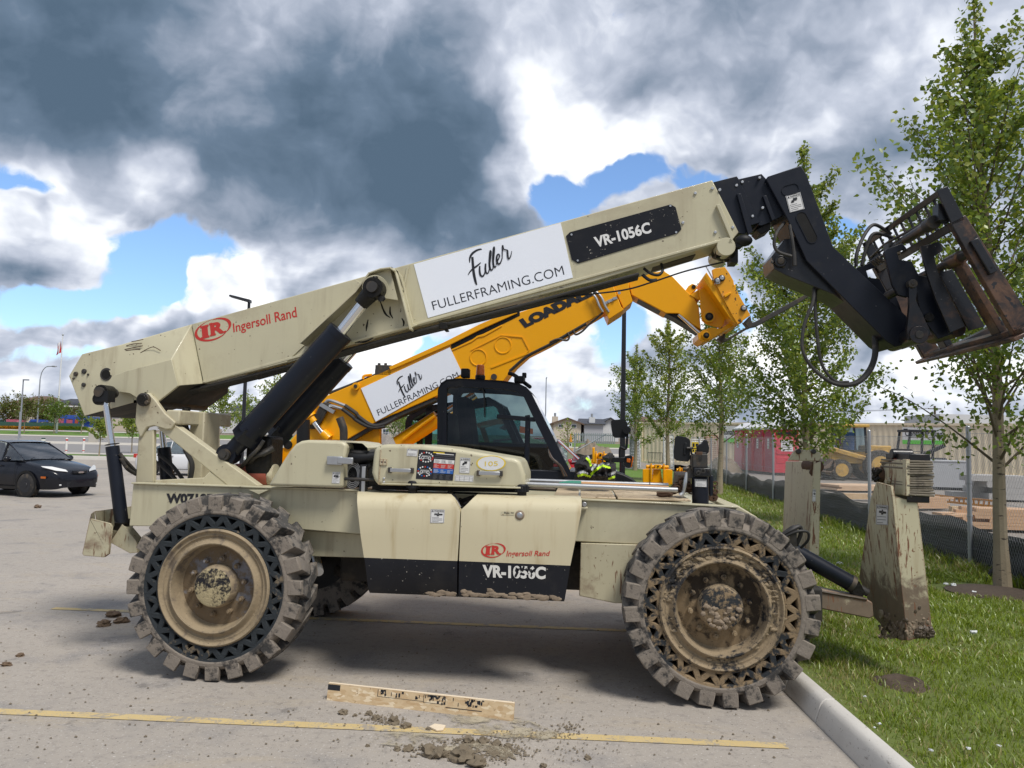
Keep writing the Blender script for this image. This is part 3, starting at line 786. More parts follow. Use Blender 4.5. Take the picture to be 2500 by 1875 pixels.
for q in ([tl, tip, bl, br, m1, m2], [m1, rt, rb, lowr], [m2, m1, rt, nt], [nt, rt, rb, nb]): b.poly([far(p) for p in q])
b.poly([tl, m2, nt, far(nt), far(m2), far(tl)]); b.poly([tl, tip, far(tip), far(tl)]); b.poly([tip, bl, far(bl), far(tip)])
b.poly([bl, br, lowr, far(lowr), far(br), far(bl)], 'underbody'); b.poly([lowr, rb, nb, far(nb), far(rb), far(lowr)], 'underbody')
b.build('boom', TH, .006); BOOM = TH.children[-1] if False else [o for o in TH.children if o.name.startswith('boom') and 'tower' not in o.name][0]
def bp(name, bb, bevel=.003, label=None): return bb.build(name, BOOM, bevel, label)
# proud pivot cheek plate
b = mb('beige_paint')
b.prism(poly2(pts(zA, (985, 962), (1322, 876), (1372, 1080), (1215, 1205), (1180, 1150), (1120, 1130), (1062, 1180), (1045, 1165), (1000, 1138), (930, 1128), (880, 1138), (842, 1080), (838, 1040), (880, 1000)), YR - .02), Ys(.03))
bp('pivot_cheek', b)
b = mb('dark_steel')
for x, y_, r in ((825, 992, .055), (588, 990, .020), (652, 970, .022), (684, 994, .010), (570, 1025, .009), (648, 1073, .018)):
    b = mb('dark_steel'); p = L(zA(x, y_), YR + .05); b.cyl(p + Ys(-.012), p + Ys(.01), r, n=16); b.cyl(p + Ys(-.016), p + Ys(-.010), r * .7, n=16, mat='grease' if r > .03 else 'dark_steel'); bp('end_bolt', b, .002)
# proud side plate on the rear half, ending in the slanted lip over the ram housing
b = mb('beige_paint')
b.prism(poly2(S(zA(1482, 607), (867, 682), (895, 700), (712, 872), (700, 884), zA(1572, 1062)), YB - .012), Ys(.012)); bp('side_plate', b, .002)
def strip(name, path, y0, depth, wid, mat='beige_paint'):
    b = mb(mat); P = poly2(path, y0)
    for i in range(len(P) - 1):
        d = (P[i + 1] - P[i]).normalized(); n = Vector((d.z, 0, -d.x))
        b.prism([P[i] - d * .004, P[i + 1] + d * .004, P[i + 1] + n * wid + d * .004, P[i] + n * wid - d * .004], Ys(depth))
    return bp(name, b, .004)
strip('housing_lip', S(zJ(-60, 745), zJ(370, 345), zJ(470, 205), zJ(560, 172), zJ(640, 162), zJ(672, 185)), YB - .16, .16, .014)
strip('housing_lip', S(zJ(665, 170), zJ(690, 210), zJ(740, 400), zJ(800, 640)), YB - .12, .12, .016)
b = mb('beige_paint'); b.prism(poly2(pts(zJ, (672, 180), (700, 200), (720, 330), (748, 350), (735, 370), (800, 632), (850, 612), (815, 600), (770, 420), (730, 230)), YB - .05), Ys(.05)); bp('stiffener', b, .003)
b = mb('beige_paint'); b.prism(poly2(pts(zJ, (770, 150), (786, 150), (748, 352), (732, 352)), YB - .015), Ys(.015)); bp('seam_rib', b, .002)
b = mb('beige_paint'); b.prism(poly2(pts(zJ, (480, 230), (640, 180), (700, 420), (560, 400), (430, 300)), YB - .10), Ys(.02)); b.cyl(L((916, 704), YB - .13), L((916, 704), YB), .11, n=28); bp('ram_boss', b, .003)
# bottom flange strips and hose bundle under the boom
b = mb('beige_paint'); a, c = L((497, 937), YB), L((1790, 583.7), YB); b.bar(a + Vector((0, .0, .012)), c + Vector((0, .0, .012)), .03, .022, up=(0, 0, 1)); bp('bottom_flange', b, .004)
b = mb('hose')
for k in range(4):
    o = Vector((0, .02 + .045 * k, -.012 - .004 * k))
    a, c = L(zA(1400, 1115), YB), L((1560, 664), YB)
    b.tube([a + o + Vector((-.15, .1, .0)), a + o, a * .8 + c * .2 + o + Vector((0, 0, -.012)), (a + c) / 2 + o, a * .3 + c * .7 + o + Vector((0, 0, -.01)), c + o], .014, 8)
b.build('boom_hose', BOOM)
b = mb('underbody'); a, c = L((600, 915), YB + .1), L((1700, 612), YB + .1); b.bar(a + Vector((0, .15, -.012)), c + Vector((0, .15, -.012)), .22, .03); b.build('hose_tray', BOOM, .01)
b = mb('grease'); b.box(L(zJ(1055, 620), YB + .02), (.07, .06, .06)); b.prism(poly2(pts(zJ, (1010, 610), (1060, 600), (1095, 660), (1070, 665)), YB + .02), Ys(.03)); b.build('hose_clamp', BOOM, .006)
b = mb('black_plastic'); b.tube([L(zK(1175, 175), YB + .05), L(zK(1230, 215), YB + .03), L(zK(1290, 225), YB + .02), L(zK(1320, 190), YB + .04), L(zK(1310, 140), YB + .08)], .012); b.tube([L(zK(1165, 225), YB + .05), L(zK(1220, 265), YB + .02), L(zK(1275, 265), YB + .03)], .014)
b.tube([L(zK(20, 500), YB + .05), L(zK(500, 405), YB + .05), L(zK(1000, 345), YB + .03), L(zK(1240, 280), YB + .0), L(zK(1500, 195), YB + .0), L(zK(1790, 125), YB + .05)], .007); b.build('loose_cable', BOOM)
# boom end: rib, bolts, round boss, wear pads
b = mb('beige_paint'); b.prism(poly2(pts(zH, (258, 312), (280, 306), (365, 500), (360, 560), (330, 560), (345, 520)), YB - .04), Ys(.04)); p = L(zH(315, 585), YB); b.cyl(p + Ys(-.04), p + Ys(DB), .075, n=28); bp('end_rib', b, .003)
b = mb('zinc')
for x, y_ in ((123, 240), (232, 209), (360, 457), (250, 488), (44, 427), (278, 219)):
    b = mb('zinc'); p = L(zH(x, y_), YB); b.cyl(p + Ys(-.012), p + Ys(.002), .013, n=8); bp('end_bolt', b, .002)
b = mb('grease'); p = L(zH(305, 620), YB + .1); b.ball(p, .085, 'grease', 8, (1, 1.6, .7)); p = L(zH(360, 640), YB + .1); b.box(p, (.06, .16, .14)); bp('drain_pad', b, .012)
b = mb('black_plastic'); p = L(zH(430, 540), YB - .02); b.ball(p, .06, None, 10, (1.2, 1, .8)); b.box(L(zH(395, 560), YB), (.05, .08, .08)); bp('work_light', b, .006)
# lettering and signs on the boom
sq = pts(zJ, (932, 556), (2050, 245), (1985, -15), (822, 142))
sq[2] = (1369, 544)
Q = poly2(sq, YB - .004)
b = mb('white_sign'); b.prism(Q, Ys(.0035))
Q2 = poly2(sq, YB - .0052)
def sub(Q, s0, s1, t0, t1): return [bil(Q, s0, t0), bil(Q, s1, t0), bil(Q, s1, t1), bil(Q, s0, t1)]
def script_word(b, Q):
    """the brush-lettered word of the sign"""
    w = (Vector(Q[1]) - Vector(Q[0])).length / 10
    F = [[(.02, .70, .3), (.04, .83, .75), (.10, .93, .9), (.20, .99, .8), (.30, 1.0, .6), (.34, .98, .3)],
         [(.10, .84, .9), (.085, .6, 1.0), (.075, .35, 1.05), (.085, .12, .95), (.10, .0, .5)],
         [(-.06, .36, .25), (.00, .44, .5), (.08, .50, .7), (.18, .55, .65), (.27, .61, .3)],
         [(.235, .52, .55), (.215, .38, .75), (.22, .25, .8), (.27, .20, .65), (.33, .30, .45), (.365, .50, .55)],
         [(.375, .54, .6), (.35, .38, .75), (.355, .27, .7), (.40, .25, .5), (.44, .36, .35)],
         [(.44, .36, .3), (.50, .62, .4), (.535, .82, .5), (.515, .86, .5), (.475, .62, .75), (.455, .42, .8), (.47, .31, .7), (.515, .31, .45)],
         [(.515, .31, .3), (.585, .66, .4), (.625, .90, .5), (.605, .93, .5), (.565, .68, .75), (.545, .47, .8), (.56, .36, .7), (.605, .38, .45)],
         [(.605, .42, .35), (.66, .53, .45), (.71, .63, .5), (.70, .70, .5), (.655, .67, .65), (.635, .53, .8), (.655, .42, .75), (.71, .44, .55), (.765, .56, .4)],
         [(.765, .56, .35), (.80, .82, .5), (.815, .92, .6), (.83, .80, .5), (.88, .76, .5), (.905, .72, .7), (.895, .58, .75), (.905, .48, .6), (.96, .54, .4), (1.0, .68, .25)]]
    b.strokes(Q, [[(x, y, ww * w * .56) for x, y, ww in pl] for pl in F], 'ink')
fw = pts(zJ, (1290, 312), (1590, 205), (1570, -5), (1255, 85)); fw = [zJ(1268, 318), zJ(1600, 222), zJ(1562, -60), zJ(1228, 33)]
fw = [zJ(1275, 312), zJ(1604, 215), zJ(1566, -40), zJ(1235, 55)]
script_word(b, poly2(fw, YB - .006))
b.text('FULLERFRAMING.COM', poly2(pts(zJ, (975, 497), (1985, 222), (1968, 152), (957, 430)), YB - .0055), 'ink', bold=-.008)
bp('sign_panel', b, 0, 'white sign board with black brush lettering')
np_ = pts(zH, (-490, 632), (22, 497), (38, 470), (8, 345), (-12, 335), (-478, 458))
np_ = [zm(1250, 0, 1250)(*p) for p in ((285, 1138), (715, 1008), (732, 990), (707, 895), (685, 883), (250, 1003), (233, 1020), (258, 1122))]
b = mb('black_band'); b.prism(poly2(np_, YB - .006), Ys(.0055)); zW = zm(1250, 0, 1250)
b.text('VR-1056C', poly2(pts(zW, (363, 1071), (604, 1005), (592, 957), (351, 1024)), YB - .008), 'white_ink', bold=.035)
for x, y_ in ((257, 1014), (684, 890), (709, 1004), (284, 1126)):
    p = L(zW(x, y_), YB - .006); b.cyl(p, p + Ys(-.006), .009, n=8, mat='zinc')
bp('name_plate', b, 0, 'black plate with white stencil lettering')
def ring_logo(b, Q, mat='red_ink'):
    """slab initials in an open ring of two crescents"""
    def arc(a0, a1, wmax, rx, ry, cx, cy, n=26):
        o, i = [], []
        for k in range(n + 1):
            t = k / n; a = R_(a0 + (a1 - a0) * t); w = wmax * math.sin(math.pi * t) ** .8 + .012
            o.append(bil(Q, cx + (rx + w) * math.cos(a), cy + (ry + w) * math.sin(a))); i.append(bil(Q, cx + rx * math.cos(a), cy + ry * math.sin(a)))
        b.add(o + i, [(k, k + 1, n + 2 + k, n + 1 + k) for k in range(n)], mat)
    arc(118, 322, .075, .44, .41, .50, .50); arc(-38, 88, .075, .44, .41, .50, .50)
    arc(88, 122, .0, .455, .425, .5, .5)
    b.text('I', sub(Q, .19, .36, .22, .74), mat, bold=.10); b.text('R', sub(Q, .43, .82, .24, .78), mat, bold=.055)
    for s0, s1, t0, t1 in ((.15, .39, .20, .29), (.16, .39, .68, .77), (.41, .57, .22, .30), (.41, .50, .72, .80), (.70, .86, .22, .30)):
        b.poly([p + Ys(-.0008) for p in sub(Q, s0, s1, t0, t1)], mat)
b = mb('red_ink')
ring_logo(b, poly2(pts(zA, (1513, 768), (1788, 697), (1772, 520), (1497, 595)), YB - .0135))
b.text('Ingersoll Rand', poly2([zA(1803, 690), zm(0, 0, 1250)(1285, 1383), zm(0, 0, 1250)(1278, 1325), zA(1795, 600)], YB - .0135), bold=.012)
bp('maker_lettering', b, 0, 'red maker lettering and ring emblem')
# scratches, drips
b = mb('grease')
for pl in ([(640, 470), (640, 520), (660, 560)], [(470, 570), (460, 620), (455, 660)], [(560, 420), (600, 520), (640, 555)], [(730, 560), (745, 590), (740, 630)], [(370, 750), (430, 720), (500, 708)], [(380, 745), (450, 740), (510, 712)]):
    P = [L(zJ(*p), YB - .002) for p in pl]; b.tube(P, [.004, .009, .003], 5)
bp('grease_smear', b, 0)
b = mb('rust_chain')
for pl in ([(1015, 740), (1060, 732), (1105, 722)], [(975, 772), (1030, 757), (1095, 752)], [(962, 800), (1010, 790), (1100, 772)], [(970, 808), (1040, 800), (1082, 797)], [(1085, 825), (1150, 790), (1190, 782), (1238, 808)]):
    nn_ = (m1 - m2).cross(rt - m2); dv = [VFI.to_3x3() @ ray(*zA(*p)) for p in pl]
    b.tube([_e + d * ((m2 - _e).dot(nn_) / d.dot(nn_)) for d in dv], .0035, 5)
bp('scratch', b, 0)

# ---- black telescoped sections
YI = YB + .03
b = mb('black_paint'); b.prism(poly2(pts(zH, (238, 168), (388, 130), (402, 152), (535, 425), (470, 445), (440, 500), (398, 492)), YI), Ys(DB - .06)); 
b.prism(poly2(pts(zH, (388, 240), (415, 240), (490, 480), (460, 505)), YI - .03), Ys(.03))
b.build('middle_section', TH, .004)
b = mb('black_paint'); b.prism(poly2(pts(zH, (395, 150), (545, 115), (578, 152), (690, 375), (610, 420), (545, 445), (520, 440)), YI + .025), Ys(DB - .11))
b.prism(poly2(pts(zH, (552, 255), (575, 250), (635, 400), (612, 415)), YI - .005), Ys(.03)); b.prism(poly2(pts(zH, (510, 470), (600, 420), (600, 470), (540, 500)), YI + .06), Ys(.2), 'grease')
b.build('inner_section', TH, .004)
b = mb('zinc')
for x, y_ in ((385, 190), (422, 168), (532, 140), (487, 385), (551, 332)): b = mb('zinc'); p = L(zH(x, y_), YI); b.cyl(p + Ys(-.008), p + Ys(.03), .012, n=8); b.build('section_bolt', TH, .002)

# ---- goose-neck boom head
b = mb('black_paint')
gn = pts(zH, (572, 148), (585, 132), (795, 62), (830, 118), (1000, 578), (1465, 1018), (1492, 1060), (1488, 1190), (1395, 1215), (1340, 1180), (830, 668), (700, 385))
b.prism(poly2(gn, YI - .02), Ys(DB - .02)); b.build('boom_head', TH, .006); HEAD = [o for o in TH.children if o.name == 'boom_head'][0]
b = mb('dark_void')
def stadium(z, a, c, r, y, n=10):
    A, C = Vector((*a, 0)), Vector((*c, 0)); d = (C - A).normalized(); nn = Vector((-d.y, d.x, 0)); out = []
    for k in range(n + 1): t = math.pi * k / n; q = C + (nn * math.cos(t) + d * math.sin(t)) * r; out.append(z(q.x, q.y))
    for k in range(n + 1): t = math.pi * k / n; q = A + (-nn * math.cos(t) - d * math.sin(t)) * r; out.append(z(q.x, q.y))
    return poly2(out, y)
YG = YI - .02
b.poly(stadium(zH, (800, 392), (865, 520), 33, YG - .003), 'dark_void')  # flat dark patch painted in for the shade inside an uncut slot
bb = mb('black_paint')
def rim(z, a, c, r, y, w=4):
    o, i = stadium(z, a, c, r + w, y - .006), stadium(z, a, c, r, y - .006); n = len(o)
    bb.add(o + i, [(k, (k + 1) % n, n + (k + 1) % n, n + k) for k in range(n)])
    bb.add(i + stadium(z, a, c, r, y), [(k, (k + 1) % n, n + (k + 1) % n, n + k) for k in range(n)])
rim(zH, (800, 392), (865, 520), 33, YG); bb.build('hole_rim', HEAD); bb = mb('black_paint'); rim(zH, (705, 220), (750, 208), 30, YG); bb.build('hole_rim', HEAD)
b.build('painted_hole_shade', HEAD)
def warning(b, q, kind=0, lines=4, nv=(0, -1, 0)):
    """white safety sticker: header bar, pictogram, lines of small print"""
    b.poly(q, 'sticker_white'); nv = Vector(nv) * .0012
    def up(s0, s1, t0, t1, m, k=1): b.poly([p + nv * k for p in sub(q, s0, s1, t0, t1)], m)
    for s0, s1, t0, t1 in ((.03, .97, .965, .985), (.03, .97, .015, .03), (.03, .055, .02, .98), (.945, .97, .02, .98), (.03, .97, .80, .815)): up(s0, s1, t0, t1, 'ink_grey')
    q2 = [p + nv * 1.5 for p in q]
    b.text('WARNING', sub(q2, .26, .92, .845, .935), 'ink', bold=.02)
    b.poly([bil(q2, .09, .845), bil(q2, .23, .845), bil(q2, .16, .945)], 'ink')
    n = int(lines)
    for i in range(n):
        t = .10 + .30 * i / max(1, n - 1) if n > 1 else .2
        up(.12, .86 - .25 * (i % 3 == 0), t, t + .022, 'ink_grey', 1.3)
    if kind == 0:
        up(.30, .66, .60, .66, 'ink', 2); up(.42, .70, .66, .76, 'ink', 2); up(.25, .45, .52, .60, 'ink', 2)
    elif kind == 1:
        b.lathe([(.028, 0), (.014, 0)], bil(q2, .42, .62) + Ys(-.001), 'y', 16, 'ink'); up(.45, .80, .56, .68, 'ink', 2); up(.5, .72, .70, .75, 'ink', 2)
    elif kind == 2:
        for a in range(8): 
            c = bil(q2, .62, .62); d = Vector((math.cos(a * math.pi / 4), 0, math.sin(a * math.pi / 4)))
            b.bar(c, c + d * .017, .004, .0005, up=(0, 1, 0), mat='ink')
        up(.2, .42, .56, .72, 'ink', 2)
    elif kind == 3:
        up(.28, .52, .60, .70, 'ink', 2); up(.56, .86, .58, .68, 'ink', 2); up(.46, .62, .52, .60, 'ink', 2); up(.52, .60, .68, .77, 'ink', 2)
b = mb(); warning(b, poly2(pts(zH, (725, 362), (818, 338), (790, 232), (697, 256)), YG - .004), 0); b.build('warning_sticker', HEAD)
b = mb('black_worn')
b.prism(poly2(pts(zH, (610, 640), (690, 530), (760, 520), (870, 670), (1050, 860), (1100, 905), (1115, 935), (1085, 940), (1000, 880), (700, 760), (625, 720)), YG + .05), Ys(.34)); 
p = L(zH(664, 672), YG + .04); b.cyl(p + Ys(-.02), p + Ys(.4), .05, n=20, mat='black_worn'); b.cyl(p + Ys(-.03), p + Ys(-.015), .03, n=16, mat='dark_steel')
for x, y_ in ((612, 678), (683, 705)): q = L(zH(x, y_), YG + .05); b.cyl(q + Ys(-.015), q, .014, n=8, mat='dark_steel')
b.build('tilt_linkage', HEAD, .006)
b = mb(); p, q = L(zH(690, 720), YG + .2), L(zH(1010, 880), YG + .2); b.cyl(p, q, .05, mat='black_worn'); b.build('tilt_cylinder', HEAD)
b = mb('hose')
b.tube([L(zH(690, 425), YG + .05), L(zH(640, 490), YG - .02), L(zH(625, 560), YG - .03), L(zH(650, 610), YG - .03), L(zH(735, 640), YG - .02)], .014)
b.tube([L(zH(722, 440), YG), L(zH(740, 540), YG - .02), L(zH(752, 640), YG - .02), L(zH(752, 700), YG)], .014); b.cyl(L(zH(750, 610), YG - .02), L(zH(755, 700), YG - .02), .018, mat='dark_steel')
b.build('head_hose', HEAD)
b = mb('hose')
b.tube([L(zH(880, 830), YG + .1), L(zH(870, 930), YG + .05), L(zH(815, 1080), YG + .02), L(zH(805, 1230), YG), L(zH(870, 1350), YG), L(zH(1000, 1445), YG), L(zH(1130, 1450), YG), L(zH(1220, 1380), YG + .05), L(zH(1265, 1270), YG + .1), L(zH(1265, 1120), YG + .15)], [.014] * 4 + [.014, .017, .022, .025, .025, .025], 10)
b.tube([L(zH(890, 830), YG + .15), L(zH(885, 960), YG + .1), L(zH(900, 1160), YG + .08), L(zH(930, 1330), YG + .08), L(zH(1010, 1430), YG + .06), L(zH(1100, 1440), YG + .05)], .013, 10)
b.build('looped_hose', HEAD)

# ---- fork carriage
YN, YF = .46, 1.98
CT, CM, CS, CB = L(zH(1690, 228), YN), L(zH(1790, 430), YN), L(zH(1880, 612), YN), L(zH(2195, 1118), YN)
U = (CM - CB).normalized(); N = Vector((U.z, 0, -U.x))          # up the frame, forward of it
FC = mb('rusty_black')
def at(p, y): return Vector((p.x, y, p.z))
FC.bar(at(CB, YN - .12), at(CB, YF), .11, .07, up=U); FC.bar(at(CB, YN - .12) - N * .09 - U * .015, at(CB, YF) - N * .09 - U * .015, .09, .03, up=U)
FC.build('carriage_bottom_bar', TH, .006)
b = mb('black_worn'); b.bar(at(CM, YN), at(CM, YF), .07, .06, up=U); b.build('carriage_top_bar', TH, .005)
for y in (YF - .04, YN - .02):
    if y < 1: b.build('carriage_side_plate', TH, .006)
    b = mb('rusty_black'); b.prism([at(CB, y) - N * .06, at(CB, y) + N * .10, at(CM, y) + N * .07 + U * .03, at(CM, y) - N * .05 + U * .03], Ys(.06))
p = (CB * .33 + CM * .67); b.box(at(p, YN - .035) + N * .02, (.28, .03, .06), 'black_worn', Matrix((U, Vector((0, 1, 0)), N)).transposed()); 
for s in (-.1, .1): q = at(p, YN - .05) + N * .02 + U * s; b.cyl(q, q + Ys(.02), .014, n=8, mat='dark_steel')
b.build('carriage_side_plate', TH, .006)
b = mb('black_worn')
b.bar(at(CT, YN), at(CT, YF), .05, .045, up=U)
G_ = (CT - CM).normalized(); GL = (CT - CM).length
for k in range(1, 10): y = YN + (YF - YN) * k / 10; b.bar(at(CM, y), at(CT, y), .022, .012, up=(0, 1, 0))
for t in (.5,): b.bar(at(CM + (CT - CM) * t, YN), at(CM + (CT - CM) * t, YF), .012, .018, up=U)
for y in (YN - .02, YF - .02):
    nn = Vector((G_.z, 0, -G_.x)); b.prism([at(CM, y) - nn * .05, at(CM, y) + nn * .05, at(CT, y) + nn * .045 + G_ * .02, at(CT, y) - nn * .04 + G_ * .02], Ys(.02))
b.build('load_guard', TH, .004)
b = mb('dark_steel'); b.cyl(at(CS, YN), at(CS, YF), .032, n=16); b.cyl(at(CS, .62), at(CS, .80), .052, n=20, mat='rusty_black'); b.cyl(at(CS, 1.5), at(CS, 1.7), .052, n=20, mat='rusty_black'); b.build('fork_shaft', TH)
def fork(y, w, mat, up_to):
    b = mb(mat)
    top = CB + (CM - CB) * up_to
    b.prism([at(CB, y) - N * .03 - U * .02, at(CB, y) + N * .03 - U * .02, at(top, y) + N * .02, at(top, y) - N * .025], Ys(w))
    tip = CB + N * 1.15 + U * .02
    b.prism([at(CB, y) - N * .03 - U * .05, at(CB, y) + N * .0 + U * .02, at(tip, y) + U * .005, at(tip, y) - U * .012, at(CB, y) + N * .05 - U * .06], Ys(w))
    b.build('fork', TH, .006)
fork(.66, .13, 'rusty_black', .72); fork(1.52, .13, 'black_worn', .72)
for y, nm in ((.84, 0), (1.50, 1)):
    b = mb('black_paint')
    b.prism(poly2(pts(zH, (1322, 612), (1345, 590), (1440, 555), (1468, 590), (1405, 612), (1420, 660), (1500, 672), (1545, 760), (1605, 770), (1640, 850), (1660, 905), (1765, 1130), (1668, 1165), (1580, 1050), (1545, 960), (1528, 850), (1500, 880), (1470, 900), (1415, 885), (1378, 822)), .84), Ys(.035))
    if nm: 
        for i in range(len(b.v)): b.v[i] = b.v[i] + Ys(y - .84)
    b.build('coupler_hook', TH, .004)
b = mb('black_worn'); b.prism(poly2(pts(zH, (1555, 578), (1672, 545), (1703, 600), (1642, 640), (1668, 745), (1735, 880), (1840, 1085), (1745, 1125), (1650, 905), (1600, 760)), .74), Ys(.03)); b.build('coupler_plate', TH, .004)
b = mb('black_worn'); b.prism(poly2(pts(zH, (1672, 745), (1755, 718), (1965, 1085), (1865, 1112)), .92), Ys(.02)); b.build('back_plate', TH, .003)
b = mb('black_worn')
b.prism(poly2(pts(zH, (1482, 835), (1500, 800), (1525, 812), (1535, 860), (1525, 920), (1570, 1010), (1620, 1120), (1600, 1170), (1540, 1195), (1480, 1170), (1470, 1110), (1485, 960)), .80), Ys(.04))
for (x, y_, r) in ((1502, 815, .034), (1540, 1140, .07)): p = L(zH(x, y_), .80); b.cyl(p + Ys(-.02), p + Ys(.5), r, n=24, mat='dark_steel' if r < .05 else 'black_worn'); b.cyl(p + Ys(-.028), p + Ys(-.02), r * .45, n=16, mat='dark_steel')
p = L(zH(1605, 1028), .835); b.cyl(p + Ys(-.02), p + Ys(.02), .035, n=16, mat='grease')
b.build('tilt_link', TH, .004)
b = mb('dark_steel')
def C(t, s, y): return at(CM + (CT - CM) * t, y) - N * s
b.tube([C(.5, .05, 1.9), C(.6, .06, 1.5), C(.55, .05, 1.1), C(.5, .07, .7)], .012); b.tube([C(.35, .08, 1.9), C(.3, .09, 1.4), C(.4, .08, .9)], .012)
b.cyl(C(.35, .10, 1.05), C(.35, .10, .62), .040, n=18, mat='rusty_black'); b.cyl(C(.35, .10, .66), C(.35, .10, .55), .052, n=18, mat='dark_steel'); b.cyl(C(.35, .10, 1.3), C(.35, .10, 1.05), .022, mat='dark_steel')
b.box(C(.3, .09, 1.38), (.10, .12, .10), 'dark_steel'); b.box(C(.45, .03, .53), (.10, .10, .13), 'black_worn')
for k in range(6): b.cyl(C(.1 + .05 * (k % 2), .10, 1.6 + .05 * k), C(.35, .12, 1.62 + .05 * k), .018, n=8)
b.tube([L(zH(1145, 705), 1.3), L(zH(1150, 620), 1.3), L(zH(1200, 500), 1.35), L(zH(1255, 440), 1.4), L(zH(1320, 465), 1.45), L(zH(1370, 500), 1.45)], .016, mat='hose')
b.tube([L(zH(1180, 700), 1.4), L(zH(1210, 590), 1.4), L(zH(1260, 495), 1.4), L(zH(1380, 520), 1.45)], .016, mat='hose')
b.build('carriage_hydraulics', TH, .004)
b = mb('rusty_black'); b.box(at(CB * .55 + CM * .45, 1.22) - N * .03, (.5, .55, .03), None, Matrix((U, Vector((0, 1, 0)), N)).transposed()); b.cyl(at(CB * .8 + CM * .2, 1.0) - N * .12, at(CB * .8 + CM * .2, 1.45) - N * .12, .07); b.build('carriage_frame', TH, .006)
# ---- side doors with rolled tops
def rows_panel(name, rows, mat_of, thick=.03, cols=8, bevel=0):
    """rows: (left point, right point, y) from top to bottom"""
    b = mb()
    gr = [[L(a, y) * (1 - k / cols) + L(c, y) * (k / cols) for k in range(cols + 1)] for a, c, y in rows]
    for i in range(len(gr) - 1):
        for k in range(cols):
            b.poly([gr[i][k], gr[i][k + 1], gr[i + 1][k + 1], gr[i + 1][k]], mat_of(i))
    # returned edges
    for i in range(len(gr) - 1):
        for k in (0, cols): b.poly([gr[i][k], gr[i + 1][k], gr[i + 1][k] + Ys(thick * 3), gr[i][k] + Ys(thick * 3)], mat_of(i))
    for k in range(cols): b.poly([gr[-1][k], gr[-1][k + 1], gr[-1][k + 1] + Ys(.06), gr[-1][k] + Ys(.06)], mat_of(len(gr) - 2))
    return b.build(name, TH, bevel, auto=40)
YDR = .10
bandm = lambda n: (lambda i: 'black_band' if i >= n else 'beige_panel')
D1 = rows_panel('side_door', [(zD(392, 783), zD(1098, 795), YDR + .30), (zD(388, 800), zD(1108, 812), YDR + .12), (zD(386, 830), zD(1130, 842), YDR + .05), (zD(385, 868), zD(1150, 880), YDR + .015), (zD(390, 930), zD(1180, 940), YDR),
    (zD(412, 1130), zD(1170, 1140), YDR), (zD(438, 1300), zD(1158, 1326), YDR), (zD(445, 1330), zD(1157, 1340), YDR), (zD(470, 1540), zD(1155, 1575), YDR), (zD(482, 1572), zD(1155, 1598), YDR + .02)], bandm(6))
D2 = rows_panel('side_door', [(zD(1320, 800), zD(2100, 825), YDR + .30), (zD(1310, 815), zD(2112, 836), YDR + .12), (zD(1278, 842), zD(2117, 860), YDR + .05), (zD(1236, 885), zD(2117, 900), YDR + .015), (zD(1188, 930), zD(2112, 960), YDR),
    (zD(1180, 1140), zD(2070, 1165), YDR), (zD(1172, 1326), zD(2030, 1362), YDR), (zD(1171, 1345), zD(2028, 1375), YDR), (zD(1168, 1580), zD(1988, 1620), YDR), (zD(1168, 1600), zD(1982, 1638), YDR + .02)], bandm(6))
b = mb('dark_void'); b.prism(poly2(pts(zD, (1090, 790), (1330, 800), (1190, 925), (1180, 925)), YDR + .36), Ys(.02)); b.prism(poly2(pts(zD, (1150, 900), (1200, 900), (1175, 1590), (1150, 1590)), YDR + .16), Ys(.02)); b.build('door_gap', TH)
b = mb('black_worn'); b.tube([L(zD(1100, 800), YDR + .20), L(zD(1140, 850), YDR + .12), L(zD(1185, 915), YDR + .08)], [.022, .02, .008], 8)
b.tube([L(zD(1170, 870), YDR + .28), L(zD(1230, 850), YDR + .25), L(zD(1290, 830), YDR + .26)], .016); b.tube([L(zD(1180, 850), YDR + .3), L(zD(1200, 890), YDR + .22), L(zD(1250, 870), YDR + .22)], .014); b.build('door_gap_hose', TH)
b = mb(); warning(b, poly2(pts(zD, (948, 1032), (1056, 1032), (1062, 930), (952, 926)), YDR - .002), 3, 4); b.build('warning_sticker', D1)
b = mb('red_ink'); ring_logo(b, poly2(pts(zD, (1338, 1305), (1520, 1303), (1535, 1180), (1350, 1183)), YDR - .002)); b.text('Ingersoll Rand', poly2(pts(zD, (1535, 1305), (1872, 1298), (1874, 1248), (1537, 1246)), YDR - .002), bold=.012, slant=.18); b.build('maker_lettering', D2)
b = mb('white_worn'); b.text('VR-1056C', poly2(pts(zD, (1355, 1452), (1838, 1468), (1842, 1368), (1352, 1352)), YDR - .002), bold=.045)
rs = np.random.default_rng(3)
for k in range(26):                                   # the lettering has flaked
    s0, t0 = rs.uniform(.50, .80), rs.uniform(.0, 1.0); q = poly2(pts(zD, (1355, 1452), (1838, 1468), (1842, 1368), (1352, 1352)), YDR - .0032)
    c = bil(q, s0, t0); rr = rs.uniform(.004, .013)
    b.poly([c + Vector((rr * rs.uniform(.4, 1.3) * math.cos(a), 0, rr * rs.uniform(.5, 1.6) * math.sin(a))) for a in np.linspace(0, 6.28, 8)[:-1]], 'black_band')
b.build('model_lettering', D2)
b = mb('sticker_white'); b.poly(poly2(pts(zD, (1495, 972), (1597, 974), (1598, 946), (1496, 944)), YDR - .002), 'beige_worn'); b.text('FULL', poly2(pts(zD, (1520, 962), (1562, 963), (1562, 948), (1520, 947)), YDR - .0035), 'ink', bold=.02)
q = poly2(pts(zD, (1572, 957), (1594, 957), (1594, 953), (1572, 952)), YDR - .0035); b.poly(q, 'ink'); b.build('level_label', D2)
